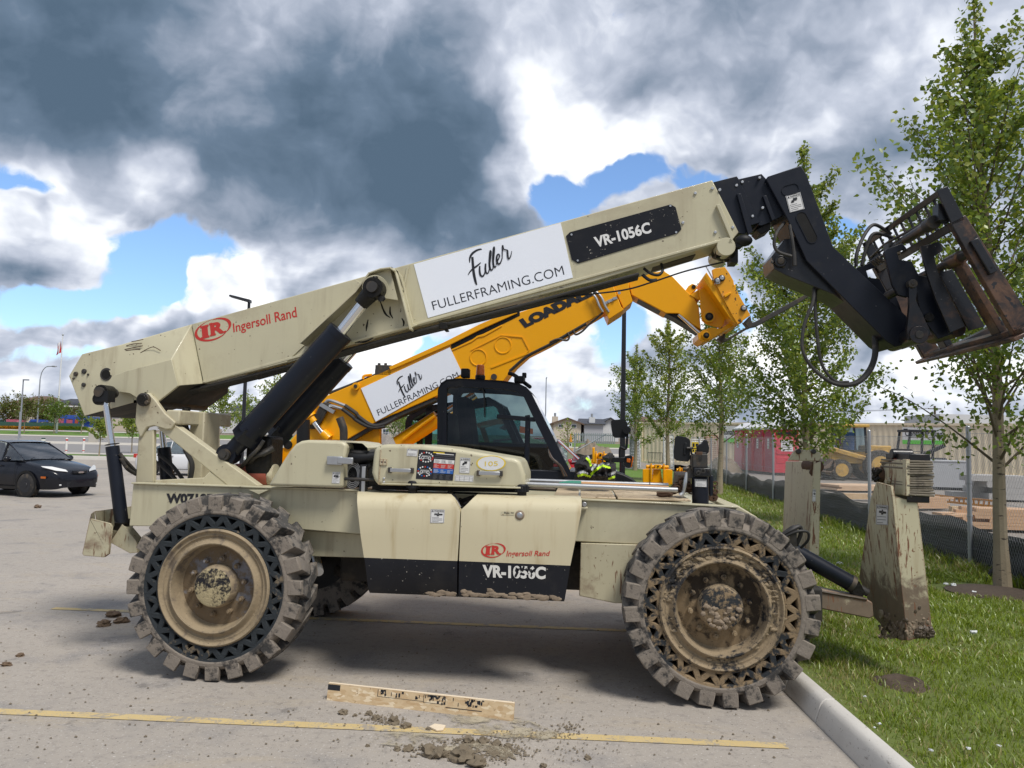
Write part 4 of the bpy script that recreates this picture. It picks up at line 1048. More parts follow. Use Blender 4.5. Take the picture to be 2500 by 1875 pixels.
b = mb('zinc'); p = L(zD(1640, 972), YDR); b.ball(p, .026, 'zinc', 10, (1, .5, 1)); b.lathe([(.034, -.002), (.03, -.006), (.02, -.008)], p, 'y', 20, 'mud_dry'); b.build('sight_glass', D2)
b = mb('zinc'); p = L(zD(2138, 888), .36); b.cyl(p + Ys(-.03), p + Ys(.03), .018, n=12); b.box(L(zD(2138, 915), .37), (.05, .08, .012), 'beige_paint'); b.build('door_bolt', TH, .003)
b = mb('mud_dry')
for k in range(90):
    q = rs.uniform(0, 1); dd = 2 if rs.random() < .6 else 1
    p = L(zD(1190 + 780 * q, 1585 + 45 * q - abs(rs.normal(0, 13)) * (1.6 - abs(q - .4))), YDR - .001) if dd == 2 else L(zD(940 + 210 * q, 1590 - abs(rs.normal(0, 12))), YDR - .001)
    b.ball(p, rs.uniform(.008, .022), None, 4, (1.6, .25, .7))
b.build('dried_mud', TH)['kind'] = 'stuff'
for k, (x, y_) in enumerate(((817, 742), (1657, 770))):
    b = mb('black_plastic'); p = L(zD(x, y_), .27)
    prof = [(.0001, .036), (.036, .035), (.044, .026), (.047, -.016), (.047, -.02)]
    b.lathe(prof, p, 'z', 24)
    for j in range(12): a = j * math.pi / 6; b.box(p + Vector((.046 * math.cos(a), .046 * math.sin(a), .0)), (.010, .010, .042), None, Matrix.Rotation(a, 3, 'Z'))
    b.cyl(p + Vector((0, 0, -.08)), p + Vector((0, 0, -.018)), .034, mat='grease'); b.build('filler_cap', TH, .002)

# ---- rear hood over the radiator
b = mb('beige_paint')
ho = pts(zB, (1432, 905), (1535, 735), (1600, 635), (1645, 582), (1690, 558), (1745, 550), (2010, 560), (2047, 590), (2030, 690), (2012, 922))
b.prism(poly2(ho, .30), Ys(.62)); HOOD = b.build('radiator_hood', TH, .022, seg=3)
b = mb('beige_paint'); b.prism(poly2(pts(zD, (300, 400), (420, 415), (462, 440), (468, 475), (462, 440), (425, 420), (300, 410)), .34), Ys(.5)); b.build('hood_arch', TH, .006)
b = mb('dark_void'); b.prism(poly2(pts(zD, (305, 425), (330, 415), (430, 420), (460, 440), (466, 520), (460, 760), (285, 760)), .48), Ys(.5)); b.build('engine_bay', TH)
b = mb('black_plastic')
c = L(zD(350, 660), .40)
for k in range(7): 
    r = .022 + .0135 * k
    b.tube([c + Vector((r * .62 * math.cos(a), .0, r * math.sin(a))) for a in np.linspace(0, 2 * math.pi, 25)], .0035, 5, 'zinc' if k > 2 else None, True, False)
for a in np.linspace(0, math.pi, 7)[:-1]: b.cyl(c + Vector((.065 * math.cos(a), .004, .103 * math.sin(a))), c - Vector((.065 * math.cos(a), -.004, .103 * math.sin(a))), .004, n=6)
b.build('fan_guard', TH)
b = mb('hose'); b.tube([L(zD(290, 512), .42), L(zD(380, 530), .38), L(zD(520, 520), .40)], .040, 14, 'black_plastic'); b.tube([L(zD(300, 475), .42), L(zD(400, 490), .38), L(zD(520, 482), .42)], .020, 10); b.tube([L(zD(430, 640), .44), L(zD(470, 600), .4), L(zD(490, 560), .42)], .02); b.build('radiator_hose', TH)
b = mb('dark_steel'); b.tube([L(zD(282, 692), .33), L(zD(520, 700), .33)], .013, 10); b.box(L(zD(435, 700), .36), (.055, .05, .23), 'black_worn'); b.box(L(zD(435, 700), .34), (.03, .02, .2), 'zinc'); b.build('engine_rail', TH, .004)
b = mb('zinc'); b.box(L(zD(215, 552), .28), (.12, .03, .065)); b.box(L(zD(295, 553), .275), (.12, .025, .05)); b.build('hood_latch', TH, .006)
b = mb(); warning(b, poly2(pts(zD, (188, 726), (250, 728), (257, 640), (196, 638)), .298), 2, 4); b.build('warning_sticker', HOOD)

# ---- engine hood
b = mb('beige_paint')
eh = pts(zD, (512, 700), (494, 645), (505, 540), (515, 465), (545, 440), (585, 428), (620, 425), (900, 432), (1100, 452), (1600, 535), (1630, 548), (1650, 575), (1680, 660), (1682, 770), (540, 742))
b.prism(poly2(eh, .24), Ys(.66)); EH = b.build('engine_hood', TH, .028, seg=4)
b = mb('beige_paint'); e1, e2 = L(zD(575, 735), .232), L(zD(1660, 768), .232); b.bar(e1 + Vector((0, 0, .006)), e2 + Vector((0, 0, .006)), .02, .012); b.prism(poly2(pts(zD, (560, 470), (572, 470), (556, 738), (545, 738)), .236), Ys(.01), 'beige_worn'); b.build('hood_lip', EH, .003)
b = mb('dark_void'); b.prism(poly2(pts(zD, (500, 742), (1690, 772), (1690, 800), (500, 775)), .34), Ys(.4)); b.build('hood_gap', TH)
for x0, x1, y_ in ((628, 812, 625), (1312, 1500, 648)):
    b = mb('zinc'); a, c = L(zD(x0 + 12, y_), .215), L(zD(x1 - 12, y_ + 4), .215)
    b.bar(a, c, .018, .028); b.bar(a + Ys(.012), a + Vector((-.012, .028, 0)), .045, .036, up=(0, 0, 1), mat='beige_paint'); b.box(a + Vector((-.005, .012, 0)), (.026, .03, .040), 'dark_steel'); b.box(c + Vector((.005, .012, 0)), (.026, .03, .040), 'dark_steel'); b.build('hood_handle', EH, .004)
b = mb('dark_steel'); b.box(L(zD(588, 563), .236), (.055, .012, .045), 'beige_worn')
for d in (-.012, .012): p = L(zD(588, 563), .228) + Vector((d, 0, 0)); b.cyl(p, p + Ys(.01), .006, n=8)
b.build('hood_hinge', EH, .002)
b = mb('dark_steel')
for x, y_ in ((592, 690), (592, 718)): p = L(zD(x, y_), .24); b.ball(p, .010, 'zinc', 6)
for x, y_ in ((1060, 562), (905, 610), (1275, 572), (1020, 720), (660, 700)): p = L(zD(x, y_), .239); b.ball(p, .004, 'dark_steel', 5)
b.build('hood_rivet', EH)
b = mb('ink')                                          # lubrication chart
cq = pts(zD, (838, 692), (1123, 707), (1148, 490), (860, 466)); cy = .238
b.poly(poly2(cq, cy), 'ink'); q = poly2(cq, cy - .0012); q2 = poly2(cq, cy - .002)
def cell(s0, s1, t0, t1, m, Q_=None): b.poly(sub(Q_ or q, s0, s1, t0, t1), m)
cell(.44, .985, .58, .72, 'sticker_white'); cell(.44, .985, .405, .575, 'red_ink'); cell(.44, .985, .235, .40, 'blue_ink'); cell(.40, .70, .925, .965, 'yellow_ink'); cell(.48, .95, .90, .925, 'sticker_white'); cell(.44, .985, .84, .85, 'ink_grey'); cell(.44, .985, .77, .78, 'ink_grey')
for r in range(3):
    for c_ in range(3):
        for k in range(4):
            t = .62 - .17 * r + .03 * k - .02; s = .46 + .18 * c_
            cell(s, s + rs.uniform(.07, .15), t, t + .008, 'ink_grey' if r == 0 else 'sticker_white', q2)
for k in range(14): cell(.46 + .17 * (k % 3), .46 + .17 * (k % 3) + rs.uniform(.06, .14), .04 + .04 * (k // 3), .05 + .04 * (k // 3), 'ink_grey', q2)
for (cx, cy_, w) in ((.22, .76, 1), (.22, .27, 1)):
    cell(cx - .10, cx + .10, cy_ - .05, cy_ - .04, 'sticker_white', q2); cell(cx - .12, cx + .12, cy_ + .04, cy_ + .05, 'sticker_white', q2); cell(cx - .07, cx + .05, cy_ + .0, cy_ + .02, 'sticker_white', q2)
    for k in range(16):
        a = k * math.pi / 8; p = bil(q2, cx + .18 * math.cos(a), cy_ + .16 * math.sin(a)); b.lathe([(.006, 0), (1e-4, 0)], p, 'y', 8, ('red_ink', 'sticker_white', 'sticker_white', 'blue_ink')[k % 4] if cy_ < .5 else ('sticker_white', 'red_ink')[k % 5 == 0])
    for sx in (-.09, .09): b.lathe([(.012, 0), (.008, 0)], bil(q2, cx + sx, cy_ - .03), 'y', 12, 'sticker_white')
b.build('service_chart', EH)
b = mb(); warning(b, poly2(pts(zD, (1172, 646), (1252, 650), (1262, 532), (1180, 526)), .238), 0, 4); b.build('warning_sticker', EH)
b = mb(); warning(b, poly2(pts(zD, (766, 514), (848, 520), (856, 466), (772, 459)), .238), 4, 5); b.build('warning_sticker', EH)
b = mb('sticker_white'); q = poly2(pts(zD, (1137, 708), (1280, 716), (1284, 667), (1141, 659)), .238); b.poly(q); q2 = poly2(pts(zD, (1137, 708), (1280, 716), (1284, 667), (1141, 659)), .2368)
for t in (.05, .3, .55, .78, .93): b.poly(sub(q2, .03, .97, t, t + .03), 'ink_grey')
for s in (.03, .25, .5, .78, .96): b.poly(sub(q2, s, s + .012, .05, .78), 'ink_grey')
b.build('load_label', EH)
b = mb('sticker_white'); c = L(zD(1418, 572), .238); 
for k, (r, m) in enumerate(((1.0, 'yellow_ink'), (.90, 'sticker_white'))):
    b.poly([c + Vector((.118 * r * math.cos(a) * .92, -.0008 * k, .056 * r * math.sin(a) - .010 * math.cos(a) * -.3)) for a in np.linspace(0, 6.283, 30)[:-1]], m)
b.text('105', [c + Vector((x, -.002, z)) for x, z in ((-.045, -.022), (.05, -.018), (.05, .016), (-.045, .012))], 'yellow_ink', bold=.0); b.build('oval_sticker', EH)

# ---- cab
YK, YK2 = 1.46, 2.36
b = mb('black_paint')
cab = S(zJ(1002, 1660), zJ(1004, 1200), zJ(1008, 1110), zJ(1030, 1060), zJ(1075, 1030), zJ(1180, 1022), zJ(1500, 1040), zJ(1625, 1058), zJ(1690, 1090), zJ(1730, 1140), zJ(1800, 1290), zJ(1900, 1490), zJ(1980, 1645), zJ(2080, 1840))
cabp = [p for p in cab]
def offset_path(P, w):
    out = []
    for i, p in enumerate(P):
        a, c = P[max(i - 1, 0)], P[min(i + 1, len(P) - 1)]; d = (c - a).normalized(); n = Vector((d.z, 0, -d.x)); out.append(p + n * w)
    return out
def band(b, P, w, y0, dep, mat=None):
    """a flat frame member following path P (lifter frame, constant y)"""
    Q = offset_path(P, w)
    for i in range(len(P) - 1):
        A = [P[i], P[i + 1], Q[i + 1], Q[i]]
        b.loft([Vector((p.x, y0, p.z)) for p in A], [Vector((p.x, y0 + dep, p.z)) for p in A], mat)
CP = poly2(cabp, YK)
band(b, CP, .075, YK, .07); band(b, CP, .075, YK2 - .07, .07)
for i in range(len(CP) - 1): b.loft([CP[i] + Ys(.0), CP[i + 1], CP[i + 1] + Ys(YK2 - YK), CP[i] + Ys(YK2 - YK)], [CP[i] + Ys(.0) + (offset_path(CP, .02)[i] - CP[i]), offset_path(CP, .02)[i + 1], offset_path(CP, .02)[i + 1] + Ys(YK2 - YK), offset_path(CP, .02)[i] + Ys(YK2 - YK)]) if 2 <= i <= 7 else None
band(b, poly2(pts(zM, (160, 640), (172, 0), (175, -300)), YK + .005), .035, YK - .008, .05)
b.build('cab_frame', TH, .012); CABF = [o for o in TH.children if o.name == 'cab_frame'][0]
b = mb('black_paint')
band(b, poly2(pts(zM, (1262, 900), (1285, 120), (1278, 80)), YK + .01), .045, YK + .01, .04); band(b, poly2(pts(zM, (905, 60), (1420, 105)), YK + .01), .040, YK + .01, .04)
b.build('cab_window_bar', TH, .006)
b = mb('cab_glass')
inner = offset_path(CP, .06); b.poly([p + Ys(.035) for p in inner]); b.poly([p + Ys(YK2 - YK - .035) for p in inner])
b.poly([CP[9] + Ys(.07), CP[13] + Ys(.07), CP[13] + Ys(.83), CP[9] + Ys(.83)]); b.build('cab_glass', TH)
b = mb('black_plastic')
# lower cab shell, back wall, seat, console
lowz = L(zM(600, 640), YK).z
xs0, xs1 = CP[0].x, L(zM(2000, 900), YK).x
b.box(((xs0 + xs1) / 2, YK + .45, lowz - .35), (xs1 - xs0, .86, .5), 'black_paint')
b.box((xs0 + .06, YK + .45, lowz + .12), (.04, .8, .55), 'black_plastic')
b.box(((xs0 + xs1) / 2 - .1, YK2 - .05, lowz - .02), (xs1 - xs0 - .3, .05, .30), 'black_plastic')
b.build('cab_shell', TH, .01)
b = mb('black_cloth'); sx = xs0 + .35
b.box((sx + .1, YK + .45, lowz - .06), (.45, .48, .12)); b.box((sx - .14, YK + .45, lowz + .24), (.12, .46, .62), None, Matrix.Rotation(-.15, 3, 'Y')); b.build('cab_seat', TH, .04, seg=3)
b = mb('black_plastic'); wc = L(zM(1440, 660), YK + .42); ax = Vector((.55, 0, -.65)).normalized()
wheelx = Vector((ax.z, 0, -ax.x)) * -1
b.tube([wc + (wheelx * math.cos(a) + Vector((0, 1, 0)) * math.sin(a)) * .19 for a in np.linspace(0, 2 * math.pi, 29)], .014, 8, None, True, False)
for a in (0, 2.1, 4.2): b.cyl(wc + ax * .03, wc + (wheelx * math.cos(a) + Vector((0, 1, 0)) * math.sin(a)) * .18, .010, n=6)
b.cyl(wc + ax * -.01, wc + ax * .5, .035, n=12); b.box(wc + ax * .2, (.12, .10, .12)); b.build('steering_wheel', TH)
b = mb('black_plastic'); b.tube([L(zM(735, -120), YK - .01), L(zM(742, 20), YK - .015), L(zM(740, 100), YK - .015)], .006); b.tube([L(zD(1318, 2), YK - .01), L(zD(1360, 12), YK - .01), L(zD(1370, 200), YK - .015)], .007); b.build('wiper', TH)
b = mb('black_plastic'); b.box(L(zJ(1222, 985), YK + .15), (.075, .10, .085)); b.build('roof_light', TH, .01); b = mb('black_plastic'); b.box(L(zJ(1640, 1035), YK + .3), (.09, .2, .06)); b.tube([L(zJ(1550, 980), YK + .3), L(zJ(1600, 1000), YK + .3), L(zJ(1680, 1060), YK + .3), L(zJ(1720, 1090), YK + .2)], .02); b.box(L(zJ(1675, 1000), YK + .4), (.04, .05, .05)); b.build('roof_light', TH, .012)
b = mb('amber'); p = L(zJ(1335, 1000), YK + .4); b.cyl(p, p + Vector((0, 0, .10)), .042, .036, n=20); b.cyl(p + Vector((0, 0, -.04)), p, .048, n=20, mat='black_plastic'); b.build('warning_beacon', TH, .006)
b = mb('hose')
for k in range(5): b.tube([L(zM(1590, 500), YK + .02), L(zM(1620 + 12 * k, 640), YK - .02 + .01 * k), L(zM(1740 + 8 * k, 760), YK), L(zM(1800 + 12 * k, 900), YK)], .006 + .002 * (k % 2), 6, ('hose', 'rust_chain', 'ink_grey')[k % 3])
b.build('cab_wiring', TH)

# ---- front deck: mast with mirror, lamp and valve
b = mb('black_paint'); p0, p1 = L((1712, 1236), .62), L((1708, 1163), .62)
b.cyl(p0 + Vector((0, 0, -.15)), p1, .062, n=28); b.box(L((1712, 1152), .60), (.125, .13, .065), 'black_worn')
b.box(L((1735, 1185), .66), (.03, .06, .16), 'black_paint'); b.build('deck_post', TH, .008)
b = mb(); q = poly2(pts(zQ, (758, 1040), (915, 1046), (915, 945), (752, 938)), .556); warning(b, q, 4, 4); b.build('warning_sticker', TH)
b = mb('dark_steel')
for x, y_, r in ((800, 852, .017), (862, 826, .020), (940, 828, .010)): p = L(zQ(x, y_), .532); b.cyl(p + Ys(-.012), p + Ys(.01), r, n=16); b.cyl(p + Ys(-.014), p + Ys(-.012), r * .55, n=12, mat='grease')
b.build('post_fitting', TH, .002)
def mirror(name, z, outline, y, mat='black_plastic', dep=.06):
    b = mb(mat); P = poly2(pts(z, *outline), y); c = sum(P, Vector()) / len(P)
    Pi = [c + (p - c) * .82 + Ys(dep) for p in P]
    b.loft(P, [p + Ys(dep * .4) for p in P]); b.loft([p + Ys(dep * .4) for p in P], Pi); return b
b = mirror('m', zQ, ((490, 380), (520, 350), (640, 370), (690, 410), (695, 440), (690, 670), (660, 705), (520, 690), (475, 660), (472, 560)), .62)
b.prism(poly2(pts(zQ, (615, 445), (650, 450), (640, 610), (600, 610)), .612), Ys(.01)); b.cyl(L(zQ(640, 520), .60), L(zQ(730, 520), .62), .010, n=8, mat='dark_steel'); b.tube([L(zQ(700, 520), .60), L(zQ(712, 600), .60), L(zQ(745, 660), .60)], .008); b.build('side_mirror', TH, .012)
b = mirror('m', zQ, ((780, 490), (840, 460), (890, 405), (925, 410), (952, 520), (945, 570), (895, 650), (790, 570)), .60, dep=.09); b.build('deck_lamp', TH, .01)
b = mb('dark_steel'); b.box(L(zQ(815, 690), .62), (.11, .10, .10)); b.box(L(zQ(740, 710), .62), (.05, .08, .11)); b.box(L(zQ(870, 700), .63), (.05, .08, .11)); b.box(L(zQ(830, 605), .62), (.08, .08, .03)); b.box(L(zQ(805, 640), .60), (.05, .06, .08), 'rust_chain'); b.tube([L(zQ(690, 770), .62), L(zQ(640, 800), .6), L(zQ(590, 800), .6)], .016); b.build('mast_bracket', TH, .01)
b = mb('dark_steel'); b.tube([L(zQ(640, 850), .60), L(zQ(625, 980), .58), L(zQ(600, 1110), .58), L(zQ(560, 1160), .58)], [.010, .016, .012, .02], 8, 'zinc'); b.box(L(zQ(690, 850), .62), (.05, .05, .08), 'dark_steel'); b.build('control_lever', TH)
# mirror and marker lamp on a stalk at the far front of the cab
# ---- stabilisers
YO = .46
def leg_faces(b, z, near, side, y, top, bot, th=.02):
    """near face on the lengthwise plane y, side face running away from its left edge; returns edge x at a height"""
    N_ = poly2(pts(z, *near), y); b.prism(N_, Ys(th)); e0, e2 = L(z(*top), y), L(z(*bot), y)
    def on_side(px, off=0.0):
        t_ = (px[1] - top[1]) / (bot[1] - top[1]); return Lx(z(*px), e0.x + (e2.x - e0.x) * t_ + off)
    q = [on_side(p) for p in side]; b.prism(q, (th, 0, 0)); return on_side
b = mb('beige_worn')
OS = leg_faces(b, zG, ((1195, 505), (1392, 560), (1450, 1060), (1505, 1545), (1512, 1582), (1312, 1622), (1250, 1060)), ((1195, 505), (1182, 430), (1072, 400), (1030, 520), (940, 1140), (985, 1250), (1052, 1440), (1190, 1590), (1260, 1622), (1312, 1622), (1250, 1060)), YO, (1195, 505), (1312, 1622))
b.build('stabiliser_leg', TH, .004); LEG = [o for o in TH.children if o.name == 'stabiliser_leg'][0]
b = mb('mud_wet')
for k in range(200):
    a = rs.uniform(0, 1); x, y_ = 1090 + 400 * a, 1600 - abs(rs.normal(0, 80)); lim = 1195 + 117 * (y_ - 505) / 1117
    p = OS((x, y_)) if x < lim else L(zG(x, y_), YO); b.ball(p, rs.uniform(.004, .015), 'mud_dry' if rs.random() < .8 else None, 4, (1, .5, 1.2))
for k in range(70): b.ball(L(zG(rs.uniform(1380, 1512), rs.uniform(1530, 1590)), YO), rs.uniform(.008, .020), None, 5)
b.build('caked_mud', LEG)['kind'] = 'stuff'
b = mb(); warning(b, [OS(p, -.003) for p in ((1068, 728), (1162, 734), (1165, 582), (1072, 573))], 3, 3, (-1, 0, 0)); b.build('warning_sticker', LEG)
hx = L(zG(1302, 240), YO - .02).x
b = mb('beige_worn'); q = [Lx(zG(*p), hx) for p in ((1060, 320), (1100, 290), (1155, 255), (1230, 228), (1302, 232), (1305, 505), (1210, 500), (1165, 450), (1085, 400))]
b.prism(q, (.02, 0, 0)); h1, h2 = L(zG(1300, 225), YO - .03), L(zG(1300, 508), YO - .03); b.prism([h1, h2, h2 + Vector((.03, 0, 0)), h1 + Vector((.03, 0, 0))], Ys(.06)); b.build('foot_bracket', LEG, .004)
b = mb('rust_chain'); p = Lx(zG(1108, 345), hx - .01); b.cyl(p + Vector((-.03, 0, 0)), p + Vector((.05, 0, 0)), .06, n=20)
for k in range(24): b.ball(p + Vector((-.03, rs.uniform(-.06, .06), rs.uniform(-.045, .045))), .018, 'grease', 4)
q = Lx(zG(1178, 392), hx); b.cyl(q + Vector((-.03, 0, 0)), q, .026, n=8, mat='beige_worn'); b.build('pivot_pin', LEG, .003)
b = mb('beige_muddy'); q = OS((1122, 1422)); b.cyl(q + Vector((-.02, 0, 0)), q, .036, n=12); b.build('arm_pin', LEG, .003)
b = mb('rubber_pad'); pa, pc = L(zG(1312, 232), YO - .03), L(zG(1522, 515), YO - .03); nl = 15
for k in range(nl):
    z0 = pa.z + (pc.z - pa.z) * k / nl; zz = pa.z + (pc.z - pa.z) * (k + .9) / nl; j = rs.uniform(-.007, .007, 3)
    b.box(((pa.x + pc.x) / 2 + j[0], YO + .22 + j[1], (z0 + zz) / 2), (pc.x - pa.x + j[2], .50, abs(zz - z0)), None, Matrix.Rotation(rs.uniform(-.035, .035), 3, 'Y'))
b.build('rubber_foot', LEG, .005)
b = mb('black_worn'); b.box(((pa.x + pc.x) / 2, YO + .2, pa.z + .022), ((pc.x - pa.x) * .8, .44, .05)); b.build('pad_clamp', LEG, .006)
b = mb('black_worn'); b.box(((pa.x + pc.x) / 2 - .01, YO + .2, pc.z - .022), ((pc.x - pa.x) * .85, .42, .05)); b.build('pad_clamp', LEG, .006)
q = L(zG(1240, 185), YO + .25); b = mb('black_worn'); b.cyl(q + Vector((-.05, 0, 0)), q + Vector((.1, 0, 0)), .04, n=12); b.box(q + Vector((.02, 0, -.05)), (.12, .1, .03), 'red_tube'); b.build('pad_pipe', LEG, .006)
# lower arm and ram of the near stabiliser
b = mb('beige_worn'); b.prism(poly2(pts(zG, (560, 1215), (640, 1225), (1010, 1310), (1045, 1330), (1055, 1440), (1020, 1455), (620, 1375), (540, 1340)), YO + .10), Ys(.16)); 
b.prism(poly2(pts(zG, (600, 1228), (1010, 1300), (1005, 1320), (600, 1250)), YO + .09), Ys(.18), 'mud_wet'); b.build('stabiliser_arm', TH, .01)
b = mb(); a, c = L(zG(430, 930), YO + .17), L(zG(890, 1190), YO + .17); d = (c - a).normalized()
b.cyl(a, c - d * .02, .060, n=28, mat='black_paint'); b.cyl(c - d * .03, c + d * .004, .063, n=28, mat='dark_steel'); b.cyl(c, c + d * .12, .03, mat='dark_steel'); b.prism(poly2(pts(zG, (905, 1150), (945, 1170), (990, 1260), (960, 1290), (890, 1270)), YO + .14), Ys(.08), 'grease'); b.build('stabiliser_ram', TH)
b = mb('hose'); b.tube([L(zG(350, 810), .45), L(zG(420, 770), .44), L(zG(480, 745), .46), L(zG(490, 800), .48), L(zG(455, 890), .5)], .016); b.tube([L(zG(360, 825), .44), L(zG(470, 780), .42), L(zG(545, 790), .44), L(zG(545, 850), .46), L(zG(490, 910), .5)], .010); b.tube([L(zG(355, 800), .46), L(zG(430, 750), .45), L(zG(470, 750), .46)], .014); b.box(L(zG(425, 830), .5), (.05, .05, .12), 'dark_steel'); b.build('stabiliser_hose', TH)
# far stabiliser, seen behind
YO2 = 1.72
b = mb('beige_worn')
OF = leg_faces(b, zG, ((590, 260), (645, 240), (645, 290), (632, 970), (548, 950)), ((590, 240), (372, 240), (345, 900), (470, 900), (548, 950)), YO2, (590, 260), (548, 950))
b.prism(poly2(pts(zG, (395, 235), (440, 165), (460, 145), (640, 170), (648, 215), (630, 240)), YO2 + .01), Ys(.05)); 
for x in (472, 588): p = L(zG(x, 165), YO2); b.cyl(p + Ys(-.015), p + Ys(.01), .022, n=12, mat='dark_steel')
p = L(zG(612, 280), YO2 + .05); b.cyl(p + Ys(-.04), p + Ys(.3), .055, mat='rust_chain'); b.prism(poly2(pts(zG, (560, 330), (590, 240), (645, 240), (650, 340), (630, 420)), YO2 + .02), Ys(.04), 'rust_chain')
b.build('stabiliser_leg', TH, .006)
b = mb(); warning(b, poly2(pts(zG, (578, 550), (604, 552), (606, 458), (582, 455)), YO2 - .003), 3, 2); b.build('warning_sticker', TH)
b = mb('underbody'); b.box((WHEELBASE + .55, YC, .62), (.5, 1.5, .25)); b.bar((WHEELBASE + .6, YO2 + .1, .55), L(zG(470, 900), YO2 + .08), .16, .16); b.build('stabiliser_mount', TH, .02)

# ---- things lying on the deck: each its own
def onth(p): return VF @ p
def lying(name, label, cat, b, group=None):
    o = b.build(name); o.data.transform(Matrix.Identity(4)); tag(o, label, cat, group); return o
b = mb('zinc'); b.cyl(L(zM(1310, 955), .75), L(zQ(395, 1020), .75), .016, n=14); b.cyl(L(zQ(140, 1010), .75), L(zQ(150, 1010), .75), .019, n=14, mat='dark_steel'); lying('steel_pipe', 'grey steel pipe lying farther back along the cream deck', 'pipe', b)
b = mb('zinc'); b.cyl(L(zM(1275, 1005), .50), L(zQ(520, 1085), .50), .019, n=14); lying('steel_pipe', 'thick grey steel pipe lying along the near edge of the cream deck', 'pipe', b)
t = thing('shovel', 'shovel with wooden shaft and green socket lying on the cream deck', 'shovel', Matrix.Translation(onth(L(zM(2030, 1000), .62))))
b = mb('wood_handle'); b.cyl(L(zM(2020, 998), .62), L(zQ(400, 1060), .62), .017, n=14); b.build('shaft', t)
b = mb('green_plastic'); b.tube([L(zM(2040, 998), .62), L(zM(1880, 998), .62), L(zM(1760, 1010), .62), L(zM(1700, 1045), .62)], [.020, .022, .018, .012], 12); b.build('socket', t)
b = mb('mud_wet'); q = [L(p, .62) for p in pts(zM, (1700, 1085), (1480, 1085), (1330, 1060), (1480, 1045), (1690, 1055))]; b.prism([p + Ys(-.06) for p in q], Ys(.16)); b.build('blade', t, .012)
b = mb('rust_chain')
for k in range(95):
    a = rs.uniform(0, 1); p = L(zQ(rs.uniform(240, 700) if a < .8 else rs.uniform(930, 1060), 0), .70); p = Lz(zQ(330, 1160), L(zQ(500, 1160), .6).z); 
    cx = rs.uniform(0, 1); base = L(zQ(300 + 420 * cx, 1175), .62); h = .02 + .13 * max(0, 1 - abs(cx - .72) * 2.6) * rs.uniform(.2, 1)
    b.tube([base + Vector((.022 * math.cos(t_), rs.uniform(-.05, .15) * 0 + (k % 7) * .025, h + .016 * math.sin(t_))) for t_ in np.linspace(0, 6.28, 9)], .006, 5, None, True, False)
lying('tow_chain', 'heap of rusty chain piled left of the black post on the deck', 'chain', b); b = mb('rust_chain')
for k in range(30):
    base = L(zQ(960 + 90 * rs.uniform(0, 1), 1205), .85); h = .12 * rs.uniform(0, 1) ** 1.6
    b.tube([base + Vector((-.0 + .02 * math.cos(t_), .02 * k % .1, h + .016 * math.sin(t_))) for t_ in np.linspace(0, 6.28, 9)], .006, 5, None, True, False)
lying('tow_chain', 'small heap of rusty chain lying right of the black post on the deck', 'chain', b)
b = mb('rust_chain'); b.tube([L(zQ(240, 1135), .55), L(zQ(300, 1125), .55), L(zQ(400, 1130), .55), L(zQ(410, 1150), .55), L(zQ(300, 1160), .55), L(zQ(240, 1140), .55)], .013, 8); lying('chain_hook', 'rusty lifting hook lying on the deck beside the chain heap', 'hook', b)
# deck boards
b = mb('deck_wood'); 
for x0, x1 in ((1350, 1413), (1416, 1505), (1508, 1690)): b.box(((Lm((x0, 1218), .5).x + Lm((x1, 1218), .5).x) / 2, .95, Lm((1423, 1219), .5).z + .010), (Lm((x1, 1218), .5).x - Lm((x0, 1218), .5).x - .006, .98, .014))
b.build('deck_board', TH, .004)
# hi-vis jacket thrown down beside the cab
yj = 1.30
t = thing('work_jacket', 'crumpled black work jacket with lime and silver bands lying by the cab', 'jacket', Matrix.Translation(onth(L(zR(850, 1050), yj))))
OUT = ((560, 1060), (580, 930), (560, 860), (610, 790), (670, 735), (720, 722), (765, 738), (790, 800), (800, 850), (850, 845), (900, 850), (945, 820), (1000, 815), (960, 790), (935, 750), (990, 720), (1040, 690), (1085, 705), (1085, 760), (1040, 815), (1045, 850), (1120, 830), (1130, 900), (1120, 1000), (1120, 1075))
LIME = (((735, 770), (770, 800), (785, 860)), ((620, 1005), (690, 985), (775, 1015)), ((795, 985), (830, 945), (865, 925)), ((880, 905), (945, 865), (1035, 895)), ((1035, 1045), (1120, 1015)))
SILV = (((755, 735), (785, 775), (800, 830)), ((615, 975), (670, 945), (735, 975)), ((805, 920), (830, 880), (850, 855)), ((895, 875), (950, 840), (1025, 845)), ((1035, 985), (1118, 955)))
def dseg(p, a, c):
    ax, ay = c[0] - a[0], c[1] - a[1]; t_ = max(0, min(1, ((p[0] - a[0]) * ax + (p[1] - a[1]) * ay) / (ax * ax + ay * ay))); return math.hypot(p[0] - a[0] - ax * t_, p[1] - a[1] - ay * t_)
def inside(p, poly_):
    c = False
    for i in range(len(poly_)):
        a, d = poly_[i], poly_[i - 1]
        if (a[1] > p[1]) != (d[1] > p[1]) and p[0] < (d[0] - a[0]) * (p[1] - a[1]) / (d[1] - a[1]) + a[0]: c = not c
    return c
def nearp(p, paths): return min(dseg(p, q[i], q[i + 1]) for q in paths for i in range(len(q) - 1))
bb = {m: mb(m) for m in ('black_cloth', 'hi_vis', 'silver_tape')}
st = 9; g = {}
def jp(x, y):
    k = (x, y)
    if k not in g:
        e = min(1, nearp((x, y), [OUT + (OUT[0],)]) / 60) if inside((x, y), OUT) else 0
        g[k] = L(zR(x, y), yj - .20 * e ** .5 - .07 * mnoise.noise(Vector((x * .016, y * .016, 1))) - .035 * abs(mnoise.noise(Vector((x * .035 + y * .02, y * .03 - x * .015, 4)))))
    return g[k]
